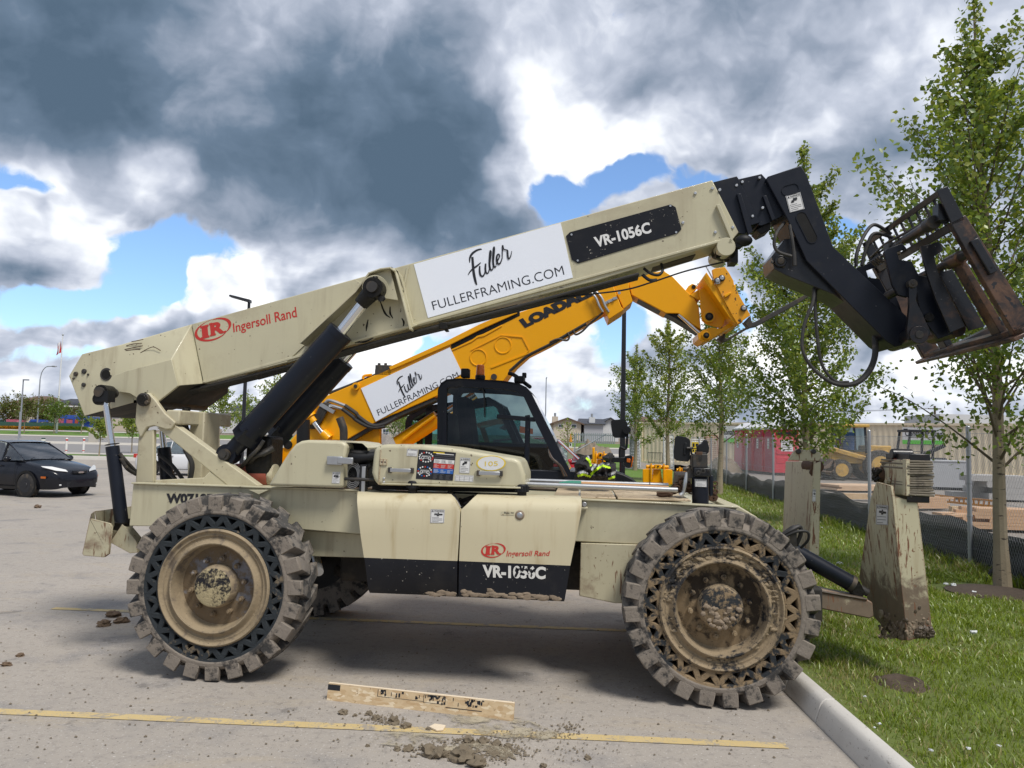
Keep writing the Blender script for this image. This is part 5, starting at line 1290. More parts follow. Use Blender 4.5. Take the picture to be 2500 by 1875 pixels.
for x in range(540, 1150, st):
    for y in range(680, 1080, st):
        c = (x + st / 2, y + st / 2)
        if inside(c, OUT):
            m = 'hi_vis' if nearp(c, LIME) < 15 else 'silver_tape' if nearp(c, SILV) < 17 else 'black_cloth'
            bb[m].add([jp(x, y), jp(x + st, y), jp(x + st, y + st), jp(x, y + st)], [(0, 1, 2, 3)], None, True)
P = poly2([zR(*p) for p in OUT], yj + .05); bb['black_cloth'].poly(P)
bb['black_cloth'].build('cloth', t, auto=70); bb['hi_vis'].build('reflective_band', t, auto=70); bb['silver_tape'].build('reflective_band', t, auto=70)
# ================================================================ ground, kerb, lawn
def hor(u): return 1075 + .0227 * (u - 1250)
t = NT('lot_surface')
c = t.mix(t.noise(.35, 6, .6), (.285, .26, .23), (.43, .385, .335))
c = t.mix(t.step(t.noise(1.3, 7, .65), .50, .72), c, (.255, .24, .228))
c = t.mix(t.math('MULTIPLY', t.step(t.noise(.9, 6, .7, t.vec((1, 2.6, 1)), .5), .52, .70), .6), c, (.38, .325, .25))
c = t.mix(t.math('MULTIPLY', t.step(t.noise(2.6, 5, .6), .64, .70), .55), c, (.15, .135, .12))
c = t.mix(t.step(t.noise(58, 3, .6), .60, .69), c, (.50, .475, .44))
c = t.mix(t.step(t.noise(47, 3, .6), .615, .70), c, (.16, .145, .13))
c = t.mix(t.math('MULTIPLY', t.step(t.noise(14, 6, .75), .5, .66), .5), c, (.21, .19, .175))
MATS['lot_surface'] = t.done(t.bsdf(c, .9, 0, (t.noise(120, 3), .35, .004), .25))
t = NT('paint_line')
c = t.mix(t.noise(6, 4), (.50, .375, .165), (.58, .45, .22)); c = t.mix(t.step(t.noise(7, 8, .78, None, .4), .50, .60), c, (.31, .275, .23)); c = t.mix(t.step(t.noise(90, 2), .6, .68), c, (.36, .32, .26))
MATS['paint_line'] = t.done(t.bsdf(c, .85))
t = NT('faint_line')
c = t.mix(t.step(t.noise(5, 6, .7), .42, .60), (.50, .46, .40), (.34, .31, .26)); MATS['faint_line'] = t.done(t.bsdf(c, .9))
t = NT('kerb_concrete')
c = t.mix(t.noise(3, 6, .6), (.48, .455, .415), (.64, .615, .57)); c = t.mix(t.step(t.noise(9, 7, .7, t.vec((1, 1, 4))), .60, .72), c, (.24, .21, .18)); c = t.mix(t.step(t.noise(60, 3), .66, .72), c, (.26, .24, .21))
MATS['kerb_concrete'] = t.done(t.bsdf(c, .9, 0, (t.noise(70, 4), .3, .004)))
t = NT('lawn_soil')
c = t.mix(t.noise(3.5, 6, .65), (.085, .11, .022), (.14, .18, .035)); c = t.mix(t.step(t.noise(1.4, 6, .7), .56, .70), c, (.135, .125, .05)); c = t.mix(t.step(t.noise(22, 4, .6), .58, .70), c, (.06, .045, .03))
MATS['lawn_soil'] = t.done(t.bsdf(c, .95, 0, (t.noise(30, 5), .6, .02)))
t = NT('far_lawn')
c = t.mix(t.noise(.6, 6, .6), (.08, .16, .02), (.13, .22, .03)); MATS['far_lawn'] = t.done(t.bsdf(c, .95))
plain('road_asphalt', (.24, .23, .225), .9, var=.1, vs=.4)
plain('pavement', (.46, .43, .38), .9, var=.08, vs=.8)
plain('earth', (.20, .16, .115), .95, var=.3, vs=1.2, dirt=(.30, .26, .20), dirt_amt=.42, dirt_s=2, bump=.5, bs=8)
plain('gravel', (.27, .245, .22), .95, var=.3, vs=9, dirt=(.16, .14, .12), dirt_amt=.45, dirt_s=18, bump=.8, bs=30)
plain('mulch', (.07, .05, .035), .95, var=.4, vs=20, bump=.6, bs=40)

def sheet(name, pts_, mat, label=None):
    b = MB(None, mat); b.poly(pts_); return struct(b.build(name), label)
def grid_sheet(name, x0, x1, xs, prof, mat, mid=None):
    """strip of ground across X whose height follows a profile of (Y, z)"""
    b = MB(None, mat); n = len(prof)
    vs = [Vector((x0 + (x1 - x0) * i / xs, y, z)) for y, z in prof for i in range(xs + 1)]
    fs = [(r * (xs + 1) + i, r * (xs + 1) + i + 1, (r + 1) * (xs + 1) + i + 1, (r + 1) * (xs + 1) + i) for r in range(n - 1) for i in range(xs)]
    b.add(vs, fs, None, True); return struct(b.build(name))
sheet('ground', [Vector((-900, -200, -.06)), Vector((900, -200, -.06)), Vector((900, 1800, -.06)), Vector((-900, 1800, -.06))], 'earth')
ka, kb = on_z(1921, 1695), on_z(2100, 1874)             # foot of the kerb, two measured points
kdir = (kb - ka).normalized()
def kx(y): return ka.x + (kb.x - ka.x) * (y - ka.y) / (kb.y - ka.y) if y < ka.y else ka.x + .008 * (y - ka.y)
sheet('parking_lot', [Vector((-140, -30, 0)), Vector((kx(-30) + .05, -30, 0)), Vector((kx(5) + .05, 5, 0)), Vector((kx(33) + .05, 33, 0)), Vector((kx(33) + .05, 47.5, 0)), Vector((-140, 47.5, 0))], 'lot_surface')
def line_strip(name, p, q, w, mat, z=.004, ext0=0, ext1=0):
    a, c = on_z(*p), on_z(*q); d = (c - a).normalized(); n = Vector((-d.y, d.x, 0)); a = a - d * ext0; c = c + d * ext1
    b = MB(None, mat); up = Vector((0, 0, z)); m = 12
    for i in range(m):
        A, B_ = a + (c - a) * i / m, a + (c - a) * (i + 1) / m
        b.poly([A + n * w / 2 + up, B_ + n * w / 2 + up, B_ - n * w / 2 + up, A - n * w / 2 + up])
    return struct(b.build(name))
line_strip('painted_line', (0, 1738), (1921, 1822), .092, 'paint_line', ext0=4)
line_strip('painted_line', (859, 1514), (1503, 1539), .092, 'paint_line', ext0=3, ext1=1.0)
for (p, q) in (((215, 1172), (330, 1176)), ((205, 1188), (330, 1190)), ((150, 1204), (310, 1207)), ((210, 1157), (330, 1158))):
    line_strip('faded_line', p, q, .10, 'faint_line', ext0=12, ext1=4)
b = MB(None, 'road_asphalt'); a, c = on_z(210, 1143.5), on_z(340, 1146); d = (c - a).normalized(); n = Vector((-d.y, d.x, 0)) * .35; a -= d * 30; c += d * 6; up = Vector((0, 0, .005)); b.poly([a + n + up, c + n + up, c - n + up, a - n + up]); struct(b.build('lot_joint'))
# kerb in cast lengths
KW, KH = .13, .15
ys = [-2.0, 1.1, 2.6, on_z(1985, 1765).y, 5.7, 7.3, 9.0, 11, 13, 15, 17, 19, 21, 23, 25, 27, 29, 31, 33]
for y0, y1 in zip(ys[:-1], ys[1:]):
    b = MB(None, 'kerb_concrete')
    prof = [(0, -.05), (0, .02), (.018, .07), (.034, .115), (.05, .137), (.072, KH), (KW, KH), (KW, -.05)]
    A = [Vector((kx(y0 + .006) + x, y0 + .006, z)) for x, z in prof]; B_ = [Vector((kx(y1 - .006) + x, y1 - .006, z)) for x, z in prof]
    b.loft(A, B_); o = b.build('kerb', None, .006); struct(o)
# lawn between kerb and fence
FP0, FP1 = Vector((6.37, 10.86, 0)), Vector((7.57, 22.4, 0)); FDIR = (FP1 - FP0).normalized()
def fx(y): return FP0.x + (y - FP0.y) * FDIR.x / FDIR.y
def lawn_z(x, y): return .135 + .03 * mnoise.noise(Vector((x * .7, y * .7, 0))) + .012 * mnoise.noise(Vector((x * 3, y * 3, 5))) + .05 * max(0, min(1, (y - 10) / 15))
b = MB(None, 'lawn_soil'); ny, nx = 110, 34
yy = [-2 + 38 * (k / ny) for k in range(ny + 1)]
vs = []
for y in yy:
    x0, x1 = kx(y) + KW - .01, fx(y) + 1.0
    for i in range(nx + 1):
        x = x0 + (x1 - x0) * i / nx; z = lawn_z(x, y)
        if i == 0: z = .14
        vs.append(Vector((x, y, z)))
b.add(vs, [(r * (nx + 1) + i, r * (nx + 1) + i + 1, (r + 1) * (nx + 1) + i + 1, (r + 1) * (nx + 1) + i) for r in range(ny) for i in range(nx)], None, True)
struct(b.build('lawn'))
# grass blades
def leafmat(name, col, tr=.45, var=.25, vs=2.0):
    t = NT(name)
    c = t.mix(t.noise(vs, 3), sc3(col, 1 - var), sc3(col, 1 + var))
    d = t.node('ShaderNodeBsdfDiffuse'); t.l.new(c, d.inputs[0])
    tl = t.node('ShaderNodeBsdfTranslucent'); t.l.new(t.mix(.35, c, (.30, .34, .03)), tl.inputs[0])
    gl = t.node('ShaderNodeBsdfGlossy'); gl.inputs['Roughness'].default_value = .4; gl.inputs['Color'].default_value = (.9, .95, .9, 1)
    m = t.node('ShaderNodeMixShader'); m.inputs[0].default_value = tr; t.l.new(d.outputs[0], m.inputs[1]); t.l.new(tl.outputs[0], m.inputs[2])
    m2 = t.node('ShaderNodeMixShader'); m2.inputs[0].default_value = .05; t.l.new(m.outputs[0], m2.inputs[1]); t.l.new(gl.outputs[0], m2.inputs[2])
    MATS[name] = t.done(m2)
leafmat('grass_green', (.27, .35, .030), .42); leafmat('grass_dark', (.17, .245, .020), .42); leafmat('grass_dry', (.38, .33, .13), .3); leafmat('grass_lime', (.25, .34, .04), .4)
HOLE = on_z(2197, 1664, .14)
b = MB(None, 'mulch'); b.lathe([(.20, -.015), (.15, .022), (.11, .03), (.07, .012), (1e-4, .0)], Vector((HOLE.x, HOLE.y, lawn_z(HOLE.x, HOLE.y))), 'z', 20); b.v = [v + Vector((0, 0, .02 * mnoise.noise(v * 14))) for v in b.v]; struct(b.build('bare_soil'))
def grass(n, seed, ylim, near):
    r = np.random.default_rng(seed)
    y = ylim[0] + (ylim[1] - ylim[0]) * r.random(n) ** (1.25 if near else 1.1)
    x0 = np.array([kx(v) + KW + .0 for v in y]); x1 = np.array([fx(v) + .5 for v in y])
    x = x0 + (x1 - x0) * r.random(n)
    cl = np.array([mnoise.noise(Vector((a * 2.2, b_ * 2.2, 3))) for a, b_ in zip(x, y)])
    cl2 = np.array([mnoise.noise(Vector((a * .8, b_ * .8, 9))) for a, b_ in zip(x, y)])
    z = np.array([lawn_z(a, b_) for a, b_ in zip(x, y)]) - .005
    keep = (cl > -.55) & (r.random(n) < .55 + .6 * (cl + .3)) 
    keep &= ~(((x - HOLE.x) / .13) ** 2 + ((y - HOLE.y) / .10) ** 2 < 1)
    keep &= ~(((x - 5.55) / .6) ** 2 + ((y - 9.2) / .5) ** 2 < 1)
    x, y, z, cl, cl2 = x[keep], y[keep], z[keep], cl[keep], cl2[keep]; n = len(x)
    h = (.028 + .036 * r.random(n)) * (1 + .5 * cl) * (1.0 if near else 1.3); edge = (x - np.array([kx(v) + KW for v in y])) < .10; h = np.where(edge, h * .7, h)
    fe = np.abs(x - np.array([fx(v) for v in y])) < .35; h = np.where(fe, h * 2.2, h)
    w = (.0022 + .002 * r.random(n)) * np.where(y > 9, 2.6, np.where(y > 6, 1.6, 1.1))
    a = r.random(n) * 6.283; lean = h * (.25 + .8 * r.random(n)); la = r.random(n) * 6.283
    B = np.stack([x, y, z], 1); sd = np.stack([np.cos(a), np.sin(a), np.zeros(n)], 1) * w[:, None]
    ln = np.stack([np.cos(la), np.sin(la), np.zeros(n)], 1) * lean[:, None]
    up = np.zeros((n, 3)); up[:, 2] = h
    v = np.stack([B - sd, B + sd, B + sd * .7 + ln * .35 + up * .6, B - sd * .7 + ln * .35 + up * .6, B + ln + up * .95, B + ln + up * .95 + sd * .1], 1).reshape(-1, 3)
    o = np.arange(n)[:, None] * 6
    f = np.concatenate([o + np.array([[0, 1, 2, 3]]), o + np.array([[3, 2, 5, 4]])], 0)
    dry = r.random(n) < np.clip(.20 + .55 * cl2 + .25 * edge, .06, .75)
    mi = np.where(dry, 2, np.where(r.random(n) < .35, 1, np.where(r.random(n) < .25, 3, 0)))
    return v, f, np.concatenate([mi, mi])
v1, f1, m1_ = grass(95000, 11, (2.6, 10.5), True); v2, f2, m2_ = grass(52000, 12, (9.0, 31), False)
o = quad_mesh('grass', np.concatenate([v1, v2]), np.concatenate([f1, f2 + len(v1)]), ['grass_green', 'grass_dark', 'grass_dry', 'grass_lime'], np.concatenate([m1_, m2_]))
tag(o, 'short patchy green grass growing between the kerb and the fence', 'grass', kind='stuff')
b = MB(None, 'mulch'); c = Vector((5.6, 9.05, .14)); b.lathe([(.50, .0), (.4, .025), (.2, .04), (1e-4, .045)], c, 'z', 28); o = b.build('soil_ring'); struct(o)
# ---- clods, crumbs, litter
def clod(name, p, r, mat, label, cat, group, sq=.7, seed=0, rough=.62):
    bm = bmesh.new(); bmesh.ops.create_icosphere(bm, subdivisions=3, radius=r)
    for v in bm.verts:
        d = v.co.normalized(); k = 1 + rough * mnoise.noise(d * 1.6 + Vector((seed * 3.1, 0, 0))) + rough * .55 * mnoise.noise(d * 4.2 + Vector((0, seed * 1.7, 0))) + rough * .5 * mnoise.noise(d * 8 + Vector((0, 0, seed))) + rough * .3 * abs(mnoise.noise(d * 15 + Vector((0, 0, seed))))
        v.co = Vector((v.co.x * k * 1.15, v.co.y * k, max(v.co.z * k * sq, -r * .35)))
    me = bpy.data.meshes.new(name); bm.to_mesh(me); bm.free(); me.materials.append(MATS[mat]); me.polygons.foreach_set('use_smooth', [True] * len(me.polygons)); me.set_sharp_from_angle(angle=R_(40))
    o = bpy.data.objects.new(name, me); COL.objects.link(o); o.location = p + Vector((0, 0, r * .33)); o.rotation_euler = (0, 0, seed * 1.3); tag(o, label, cat, group); return o
plain('clod_grey', (.165, .132, .09), .95, var=.3, vs=20, bump=.7, bs=60)
plain('clod_brown', (.14, .095, .06), .95, var=.3, vs=20, bump=.7, bs=60)
for i, (x, y_, r, lab) in enumerate(((385, 395, .030, 'round grey mud clod at the board end, left of the yellow line pile'), (462, 410, .014, 'small flat mud clod just right of the round clod by the board'), (555, 400, .024, 'upright mud clod with an orange splinter beside it below the board'),
        (600, 430, .028, 'lumpy mud clod in the string of clods on the yellow line'), (720, 455, .040, 'biggest mud clod of the string lying across the yellow line'), (805, 490, .032, 'double mud clod at the right end of the string on the yellow line'),
        (955, 505, .018, 'small mud clod touching the pale wood chip on the yellow line'), (985, 680, .056, 'tall pointed mud clod, tallest of the pile in front of the yellow line'), (1075, 680, .030, 'squat mud clod between the tall pointed one and the wide heap'),
        (1190, 705, .068, 'widest mud heap in front of the yellow line'), (1290, 745, .048, 'mud heap spreading at the bottom edge of the scene'), (1225, 590, .036, 'twin mud clod lying behind the widest heap'), (1320, 590, .034, 'mud clod right beside the twin clod behind the widest heap'), (1415, 608, .030, 'conical mud clod at the right end of the dirt scatter'), (1495, 618, .022, 'small mud clod at the far right of the pile next to the crumb patch'), (820, 640, .028, 'low mud clod on the white scuff mark'), (745, 640, .022, 'small mud clod at the left end of the white scuff mark'), (2030, 700, .020, 'lone mud clod at the right in front of the yellow line'), (1730, 755, .020, 'lone mud clod at the bottom right, close to the front edge'), (545, 615, .012, 'small lone mud crumb left of the white scuff mark'))):
    p = on_z(*zS(x, y_)); clod('mud_clod', p, r * .85, 'clod_grey', lab, 'mud clod', 'mud clods in front of the handler', .75, i)
for i, (u, v, r, lab) in enumerate(((275, 1505, .058, 'brown earth lump nearest the rear wheel top of the trio'), (255, 1527, .055, 'flat brown earth lump leftmost of the trio by the rear wheel'), (296, 1520, .052, 'brown earth lump touching the rear wheel tread'), (92, 1240, .07, 'small earth lump out on the lot below the black car'), (16, 1625, .03, 'dark earth crumb by itself on the lot far left of the rear wheel'), (50, 1602, .025, 'tiny earth crumb next to the lone crumb left of the rear wheel'))):
    clod('earth_lump', on_z(u, v), r, 'clod_brown', lab, 'earth lump', 'earth lumps on the lot by the rear wheel', .55, 30 + i)
r2 = np.random.default_rng(21)
V_, F_ = [], []
def crumbs(cx, cy, sx, sy, n, rmin, rmax):
    for k in range(n):
        p = on_z(*zS(cx + sx * r2.normal(), cy + sy * r2.normal())); r = r2.uniform(rmin, rmax); o = len(V_)
        a = r2.random() * 6.28
        for q in ((1, 0, 0), (0, 1, 0), (-1, 0, 0), (0, -1, 0)): V_.append((p.x + r * (q[0] * math.cos(a) - q[1] * math.sin(a)) * r2.uniform(.6, 1.3), p.y + r * (q[0] * math.sin(a) + q[1] * math.cos(a)) * r2.uniform(.6, 1.3), p.z + .006))
        V_.append((p.x, p.y, p.z + .006 + r * r2.uniform(.5, 1.1)))
        for j in range(4): F_.append((o + j, o + (j + 1) % 4, o + 4))
crumbs(1450, 665, 80, 25, 420, .003, .010); crumbs(1650, 545, 150, 18, 220, .003, .008); crumbs(650, 440, 90, 22, 130, .003, .010); crumbs(1150, 640, 180, 35, 300, .003, .011); crumbs(1280, 600, 90, 20, 160, .003, .010); crumbs(1900, 490, 60, 18, 60, .003, .010); crumbs(1100, 450, 600, 220, 260, .002, .006); crumbs(1900, 660, 150, 40, 80, .002, .008)
for k in range(500):
    p = on_z(r2.uniform(0, 1900), 1420 + 440 * r2.random() ** .8)
    if p.x < kx(p.y) - .03:
        r = r2.uniform(.002, .008); o = len(V_); V_ += [(p.x - r, p.y - r, .005), (p.x + r * 1.4, p.y - r * .6, .005), (p.x + r, p.y + r, .005), (p.x - r * .7, p.y + r * 1.2, .005), (p.x, p.y, .005 + r)]
        F_ += [(o + j, o + (j + 1) % 4, o + 4) for j in range(4)]
o = quad_mesh('mud_crumbs', np.array(V_), np.array(F_), ['clod_grey'], np.zeros(len(F_), int)); tag(o, 'fine mud crumbs scattered over the lot in front of the handler', 'mud', kind='stuff')
t = NT('mud_film'); c = t.mix(t.noise(5, 5), (.33, .285, .205), (.43, .38, .28)); f = t.node('ShaderNodeBsdfTransparent'); d = t.bsdf(c, .95); m = t.node('ShaderNodeMixShader')
t.l.new(t.step(t.noise(4.5, 8, .72), .46, .62), m.inputs[0]); t.l.new(f.outputs[0], m.inputs[1]); t.l.new(d.outputs[0], m.inputs[2]); MATS['mud_film'] = t.done(m)
def film(pts_, z): b = MB(None, 'mud_film'); b.poly([on_z(*zS(*p)) + Vector((0, 0, z)) for p in pts_]); struct(b.build('mud_stain'))
film(((1000, 395), (1300, 405), (1600, 430), (1850, 540), (1900, 570), (1600, 590), (1200, 520), (980, 440)), .008)
film(((500, 515), (800, 520), (1200, 570), (1500, 640), (1550, 700), (1250, 690), (900, 640), (560, 600)), .009)
# oriented-strand board standing on edge
a, c = on_z(*zS(268, 302)), on_z(*zS(1527, 447)); d = (c - a).normalized(); nn = Vector((-d.y, d.x, 0)); H_ = .105
t = NT('strand_board')
c1 = t.mix(t.noise(9, 5, .6), (.50, .36, .20), (.66, .52, .33)); n1 = t.node('ShaderNodeTexVoronoi', feature='F1'); n1.inputs['Scale'].default_value = 48; mp = t.node('ShaderNodeMapping'); mp.inputs['Rotation'].default_value = (0, .5, .6); mp.inputs['Scale'].default_value = (.45, 1, 1.5); t.l.new(t.tc, mp.inputs['Vector']); t.l.new(mp.outputs[0], n1.inputs['Vector'])
sp = t.node('ShaderNodeSeparateColor'); t.l.new(n1.outputs['Color'], sp.inputs[0]); c1 = t.mix(t.math('MULTIPLY', t.step(sp.outputs[0], .3, 1.0), .55), c1, (.42, .26, .12)); c1 = t.mix(t.step(sp.outputs[1], .80, .86), c1, (.70, .58, .40))
c1 = t.mix(t.step(t.noise(30, 6, .7), .60, .68), c1, (.28, .17, .08)); MATS['strand_board'] = t.done(t.bsdf(c1, .75))
plain('board_edge', (.74, .62, .46), .7, var=.08, vs=20)
TB = thing('strand_board', 'strip of wood strand board standing on edge on the lot in front', 'board', Matrix.Translation((a + c) / 2))
tilt = nn * .02
b = MB(None, 'strand_board'); f0 = [a, c, c + tilt + Vector((0, 0, H_)), a + tilt + Vector((0, 0, H_))]; b.prism(f0, nn * .024); 
b.prism([p + Vector((0, 0, .0005)) for p in (f0[3], f0[2], f0[2] + nn * .024, f0[3] + nn * .024)], Vector((0, 0, .0015)), 'board_edge'); b.build('plank', TB, .001, seg=1)
b = MB(None, 'ink'); q = [p - nn * .0012 for p in f0]; q = [q[0], q[1], q[2], q[3]]
b.poly(sub(q, .0, .07, .62, .95)); b.build('stamp_print', TB); b = MB(None, 'ink')
for s0, s1, t0, t1 in ((.28, .283, .55, .97), (.32, .325, .6, .97), (.28, .53, .545, .565), (.53, .533, .5, .95), (.645, .648, .5, .95), (.53, .645, .50, .52), (.65, .84, .34, .38), (.53, .645, .93, .95)): b.poly(sub(q, s0, s1, t0, t1))
rr = np.random.default_rng(4)
for k in range(62):
    s = rr.choice([rr.uniform(.285, .32), rr.uniform(.335, .52), rr.uniform(.535, .60), rr.uniform(.60, .64), rr.uniform(.66, .84), rr.uniform(.75, .84)]); tt = rr.uniform(.60, .92) if s < .6 else rr.uniform(.42, .92)
    w = rr.uniform(.003, .012); b.poly([p - nn * .0005 for p in sub(q, s, s + w, tt, min(.97, tt + rr.uniform(.06, .25)))])
b.build('stamp_print', TB)
b = MB(None, 'board_edge'); p = on_z(*zS(1015, 500)); b.prism([p + Vector((x, y, .006)) for x, y in ((-.05, 0), (-.02, .05), (.05, .03), (.04, -.04), (0, -.05))], Vector((0, 0, .012))); tag(b.build('wood_chip', None, .003), 'pale wood chip lying on the yellow line among the mud clods', 'wood chip')
plain('litter_white', (.62, .64, .64), .6, var=.15, vs=30)
lit = [(2050, 1377, .07), (2376, 1546, .06), (2378, 1447, .05), (2328, 1430, .07), (2310, 1427, .05), (1872, 1254, .07), (2007, 1289, .05), (2112, 1701, .018), (2148, 1768, .02), (2273, 1833, .022), (2365, 1828, .022), (2440, 1822, .02), (1831, 1232, .05), (2135, 1777, .015), (1870, 1770 - 500, .03)]
labs = ['white crumpled litter on the grass between the two stabiliser legs', 'torn white litter on the grass nearest the right tree trunk', 'white litter scrap on the grass beside the soil patch', 'flat white litter at the edge of the soil patch', 'thin white litter left of the soil patch by the tree', 'pale blue litter scrap on the grass left of the far stabiliser', 'white litter by the foot of the far stabiliser leg', 'small white fluff on the grass beside the kerb joint', 'white scrap at the grass edge just in front of the kerb joint', 'white fluff in the grass at the front, nearest the kerb', 'white fluff in the grass in the front right corner, middle one', 'white fluff in the grass in the front right corner, rightmost', 'white litter on the grass by the fence post behind the front wheel', 'tiny white chip lying on the kerb side of the grass', 'white scrap in the grass just right of the front tyre top']
for (u, v, s), lb in zip(lit, labs):
    clod('litter', on_z(u, v, .16), s * .42, 'litter_white', lb, 'litter', 'white litter on the grass', .6, int(u), .7)
b = MB(None, 'black_plastic'); p = on_z(*zL(1880, 1310), .15); p = on_z(*zG(1935, 1165), .15); b.tube([p, p + Vector((.03, 0, .10)), p + Vector((.10, .0, .17)), p + Vector((.15, 0, .17))], .022, 10); b.tube([p + Vector((.08, 0, .155)), p + Vector((.17, 0, .175))], .026, 10, 'litter_white'); tag(b.build('drip_pipe'), 'black irrigation pipe end with white cap by the right tree trunk', 'pipe end')
# ================================================================ trees
leafmat('leaf_green', (.19, .28, .036), .5, .3, 1.2); leafmat('leaf_dark', (.095, .165, .025), .42, .3, 1.2); leafmat('leaf_lime', (.34, .38, .05), .48, .25, 1.2)
leafmat('leaf_brown', (.15, .10, .035), .35, .3, 1.2); leafmat('leaf_olive', (.11, .125, .03), .4, .3, 1.2)
t = NT('bark'); c = t.mix(t.noise(5, 6, .6), (.22, .18, .12), (.36, .30, .205)); c = t.mix(t.step(t.noise(9, 4, .6, t.vec((1, 1, 3))), .60, .68), c, (.08, .06, .045)); MATS['bark'] = t.done(t.bsdf(c, .9, 0, (t.noise(40, 5), .5, .01)))
t = NT('twig'); MATS['twig'] = t.done(t.bsdf((.12, .095, .06), .9))
def tree(name, base, height, prof, nleaf, leaf, label, group=None, mats=('leaf_green', 'leaf_dark', 'leaf_lime'), probs=(.5, .32, .18), seed=0, trunk_r=.09, nbr=46, h0=.2, lean=(0, 0), up=.75, lime_top=True, bare_top=0):
    """tapered trunk with limbs; crown of leaf-sized faces clustered along the limbs. prof: (height share, reach in m)"""
    r = np.random.default_rng(seed)
    T = thing(name, label, 'tree', Matrix.Translation(base), group)
    base = Vector(base)
    def axis(h): return base + Vector((lean[0] * h / height + .04 * math.sin(h * 1.1 + seed), lean[1] * h / height + .04 * math.cos(h * .9 + seed), h))
    b = MB(None, 'bark'); hs = [height * k / 14 for k in range(15)]
    b.tube([axis(h) + Vector((0, 0, -.1 if h == 0 else 0)) for h in hs], [trunk_r * (1.25 if h == 0 else 1) * (1 - .93 * (h / height) ** .8) + .004 for h in hs], 10)
    b.build('trunk', T)
    ph, pr = [p[0] for p in prof], [p[1] for p in prof]
    b = MB(None, 'twig'); C_, D_ = [], []
    for k in range(nbr):
        f = h0 + (1 - h0) * ((k + r.random()) / nbr) ** .9
        h = f * height * .97; reach = float(np.interp(f, ph, pr)) * r.uniform(.55, 1.1)
        az = k * 2.399 + r.uniform(-.4, .4); el = up * r.uniform(.75, 1.3)
        dr = Vector((math.cos(az) * math.cos(el), math.sin(az) * math.cos(el), math.sin(el)))
        ln = reach / max(.25, math.cos(el)); p0 = axis(h * .9); bend = Vector((0, 0, -.12 * ln * (1 if up < .9 else .3)))
        P = [p0, p0 + dr * ln * .35, p0 + dr * ln * .7 + bend * .3, p0 + dr * ln + bend]
        b.tube(P, [max(.006, trunk_r * .28 * (1 - f * .7)), .010, .006, .003], 5, sub=3)
        m = max(4, int(nleaf / nbr * (.35 + 1.3 * reach / max(pr))))
        cl = r.random() < .75
        for j in range(m):
            s = r.uniform(.22, 1.05); q = P[0] + (P[3] - P[0]) * s + bend * (s * (1 - s))
            sp = (.06 + .20 * ln * .5 * (1.05 - s * .6)) * (1.0 if cl else .6)
            C_.append(q + Vector(r.normal(0, 1, 3)) * sp * .62); D_.append((f, dr))
    b.build('limbs', T)
    for j in range(int(nleaf * .04)):
        f = r.uniform(.72, 1.0); C_.append(axis(f * height) + Vector(r.normal(0, .06, 3))); D_.append((f, Vector((0, 0, 1))))
    n = len(C_); C0 = np.array([list(p) for p in C_]); f = np.array([d[0] for d in D_])
    s = leaf * r.uniform(.6, 1.25, n)
    nrm = r.normal(0, 1, (n, 3)); nrm[:, 2] += .55; nrm /= np.linalg.norm(nrm, axis=1)[:, None]
    ax = r.normal(0, 1, (n, 3)); ax[:, 2] -= .7; ax -= nrm * (ax * nrm).sum(1)[:, None]; ax /= np.linalg.norm(ax, axis=1)[:, None]
    sd = np.cross(nrm, ax)
    S1 = s[:, None]
    v = np.stack([C0 - ax * S1 * .5, C0 - ax * S1 * .12 + sd * S1 * .40 + nrm * S1 * .09, C0 + ax * S1 * .6, C0 - ax * S1 * .12 - sd * S1 * .40 + nrm * S1 * .09], 1).reshape(-1, 3)
    o4 = np.arange(n)[:, None] * 4; F = np.concatenate([o4 + np.array([[0, 1, 2]]), o4 + np.array([[0, 2, 3]])], 0)
    u = r.random(n); lim = probs[2] * (1 + (1.6 * (f - .55) if lime_top else 0)); mi = np.where(u < lim, 2, np.where(u < lim + probs[1], 1, 0))
    M = np.array(Matrix.Translation(base).inverted())
    v = v + M[:3, 3]
    quad_mesh('crown', v, F, list(mats), np.concatenate([mi, mi]), T)
    return T
G2 = lambda u, Y, z: Vector(((u - 1250) / FPX * Y * 1.0, Y, z))
POP = [(0, .0), (.18, .75), (.3, 1.0), (.5, .85), (.7, .62), (.85, .5), (1, .22)]
def pp(k): return [(a, b_ * k) for a, b_ in POP]
p1_ = on_z(2458, 1436, .14)
tree('poplar_tree', p1_, 7.4, [(0, .2), (.15, .9), (.25, 1.7), (.4, 1.75), (.6, 1.45), (.75, .85), (.88, .6), (1, .35)], 15000, .068, 'tall poplar with pale trunk in front of the fence at the right edge', 'poplars along the fence', seed=5, trunk_r=.085, nbr=80, h0=.2, lean=(-.25, 0), up=.85, probs=(.5, .30, .20))
tree('poplar_tree', (6.25, 16.4, .15), 8.1, [(0, .1), (.2, 1.3), (.3, 1.9), (.45, 1.7), (.62, 1.3), (.8, 1.0), (.92, .75), (1, .3)], 22000, .078, 'broad leafy poplar rising behind the boom head and the far stabiliser leg', 'poplars along the fence', seed=8, trunk_r=.09, nbr=80, h0=.16, up=.8, probs=(.46, .24, .30))
tree('poplar_tree', on_z(1758, 1209, .17), 7.6, pp(1.75), 9500, .088, 'poplar with bare lower trunk right of the black mirror post', 'poplars along the fence', seed=12, trunk_r=.10, nbr=62, h0=.24, up=.75, probs=(.48, .24, .28))
tree('poplar_tree', (6.7, 33.0, .2), 7.3, pp(1.6), 6800, .10, 'yellowish poplar between the yellow fork carriage and the bare-trunk poplar', 'poplars along the fence', seed=15, trunk_r=.11, nbr=42, h0=.22, up=.85, probs=(.32, .16, .52))
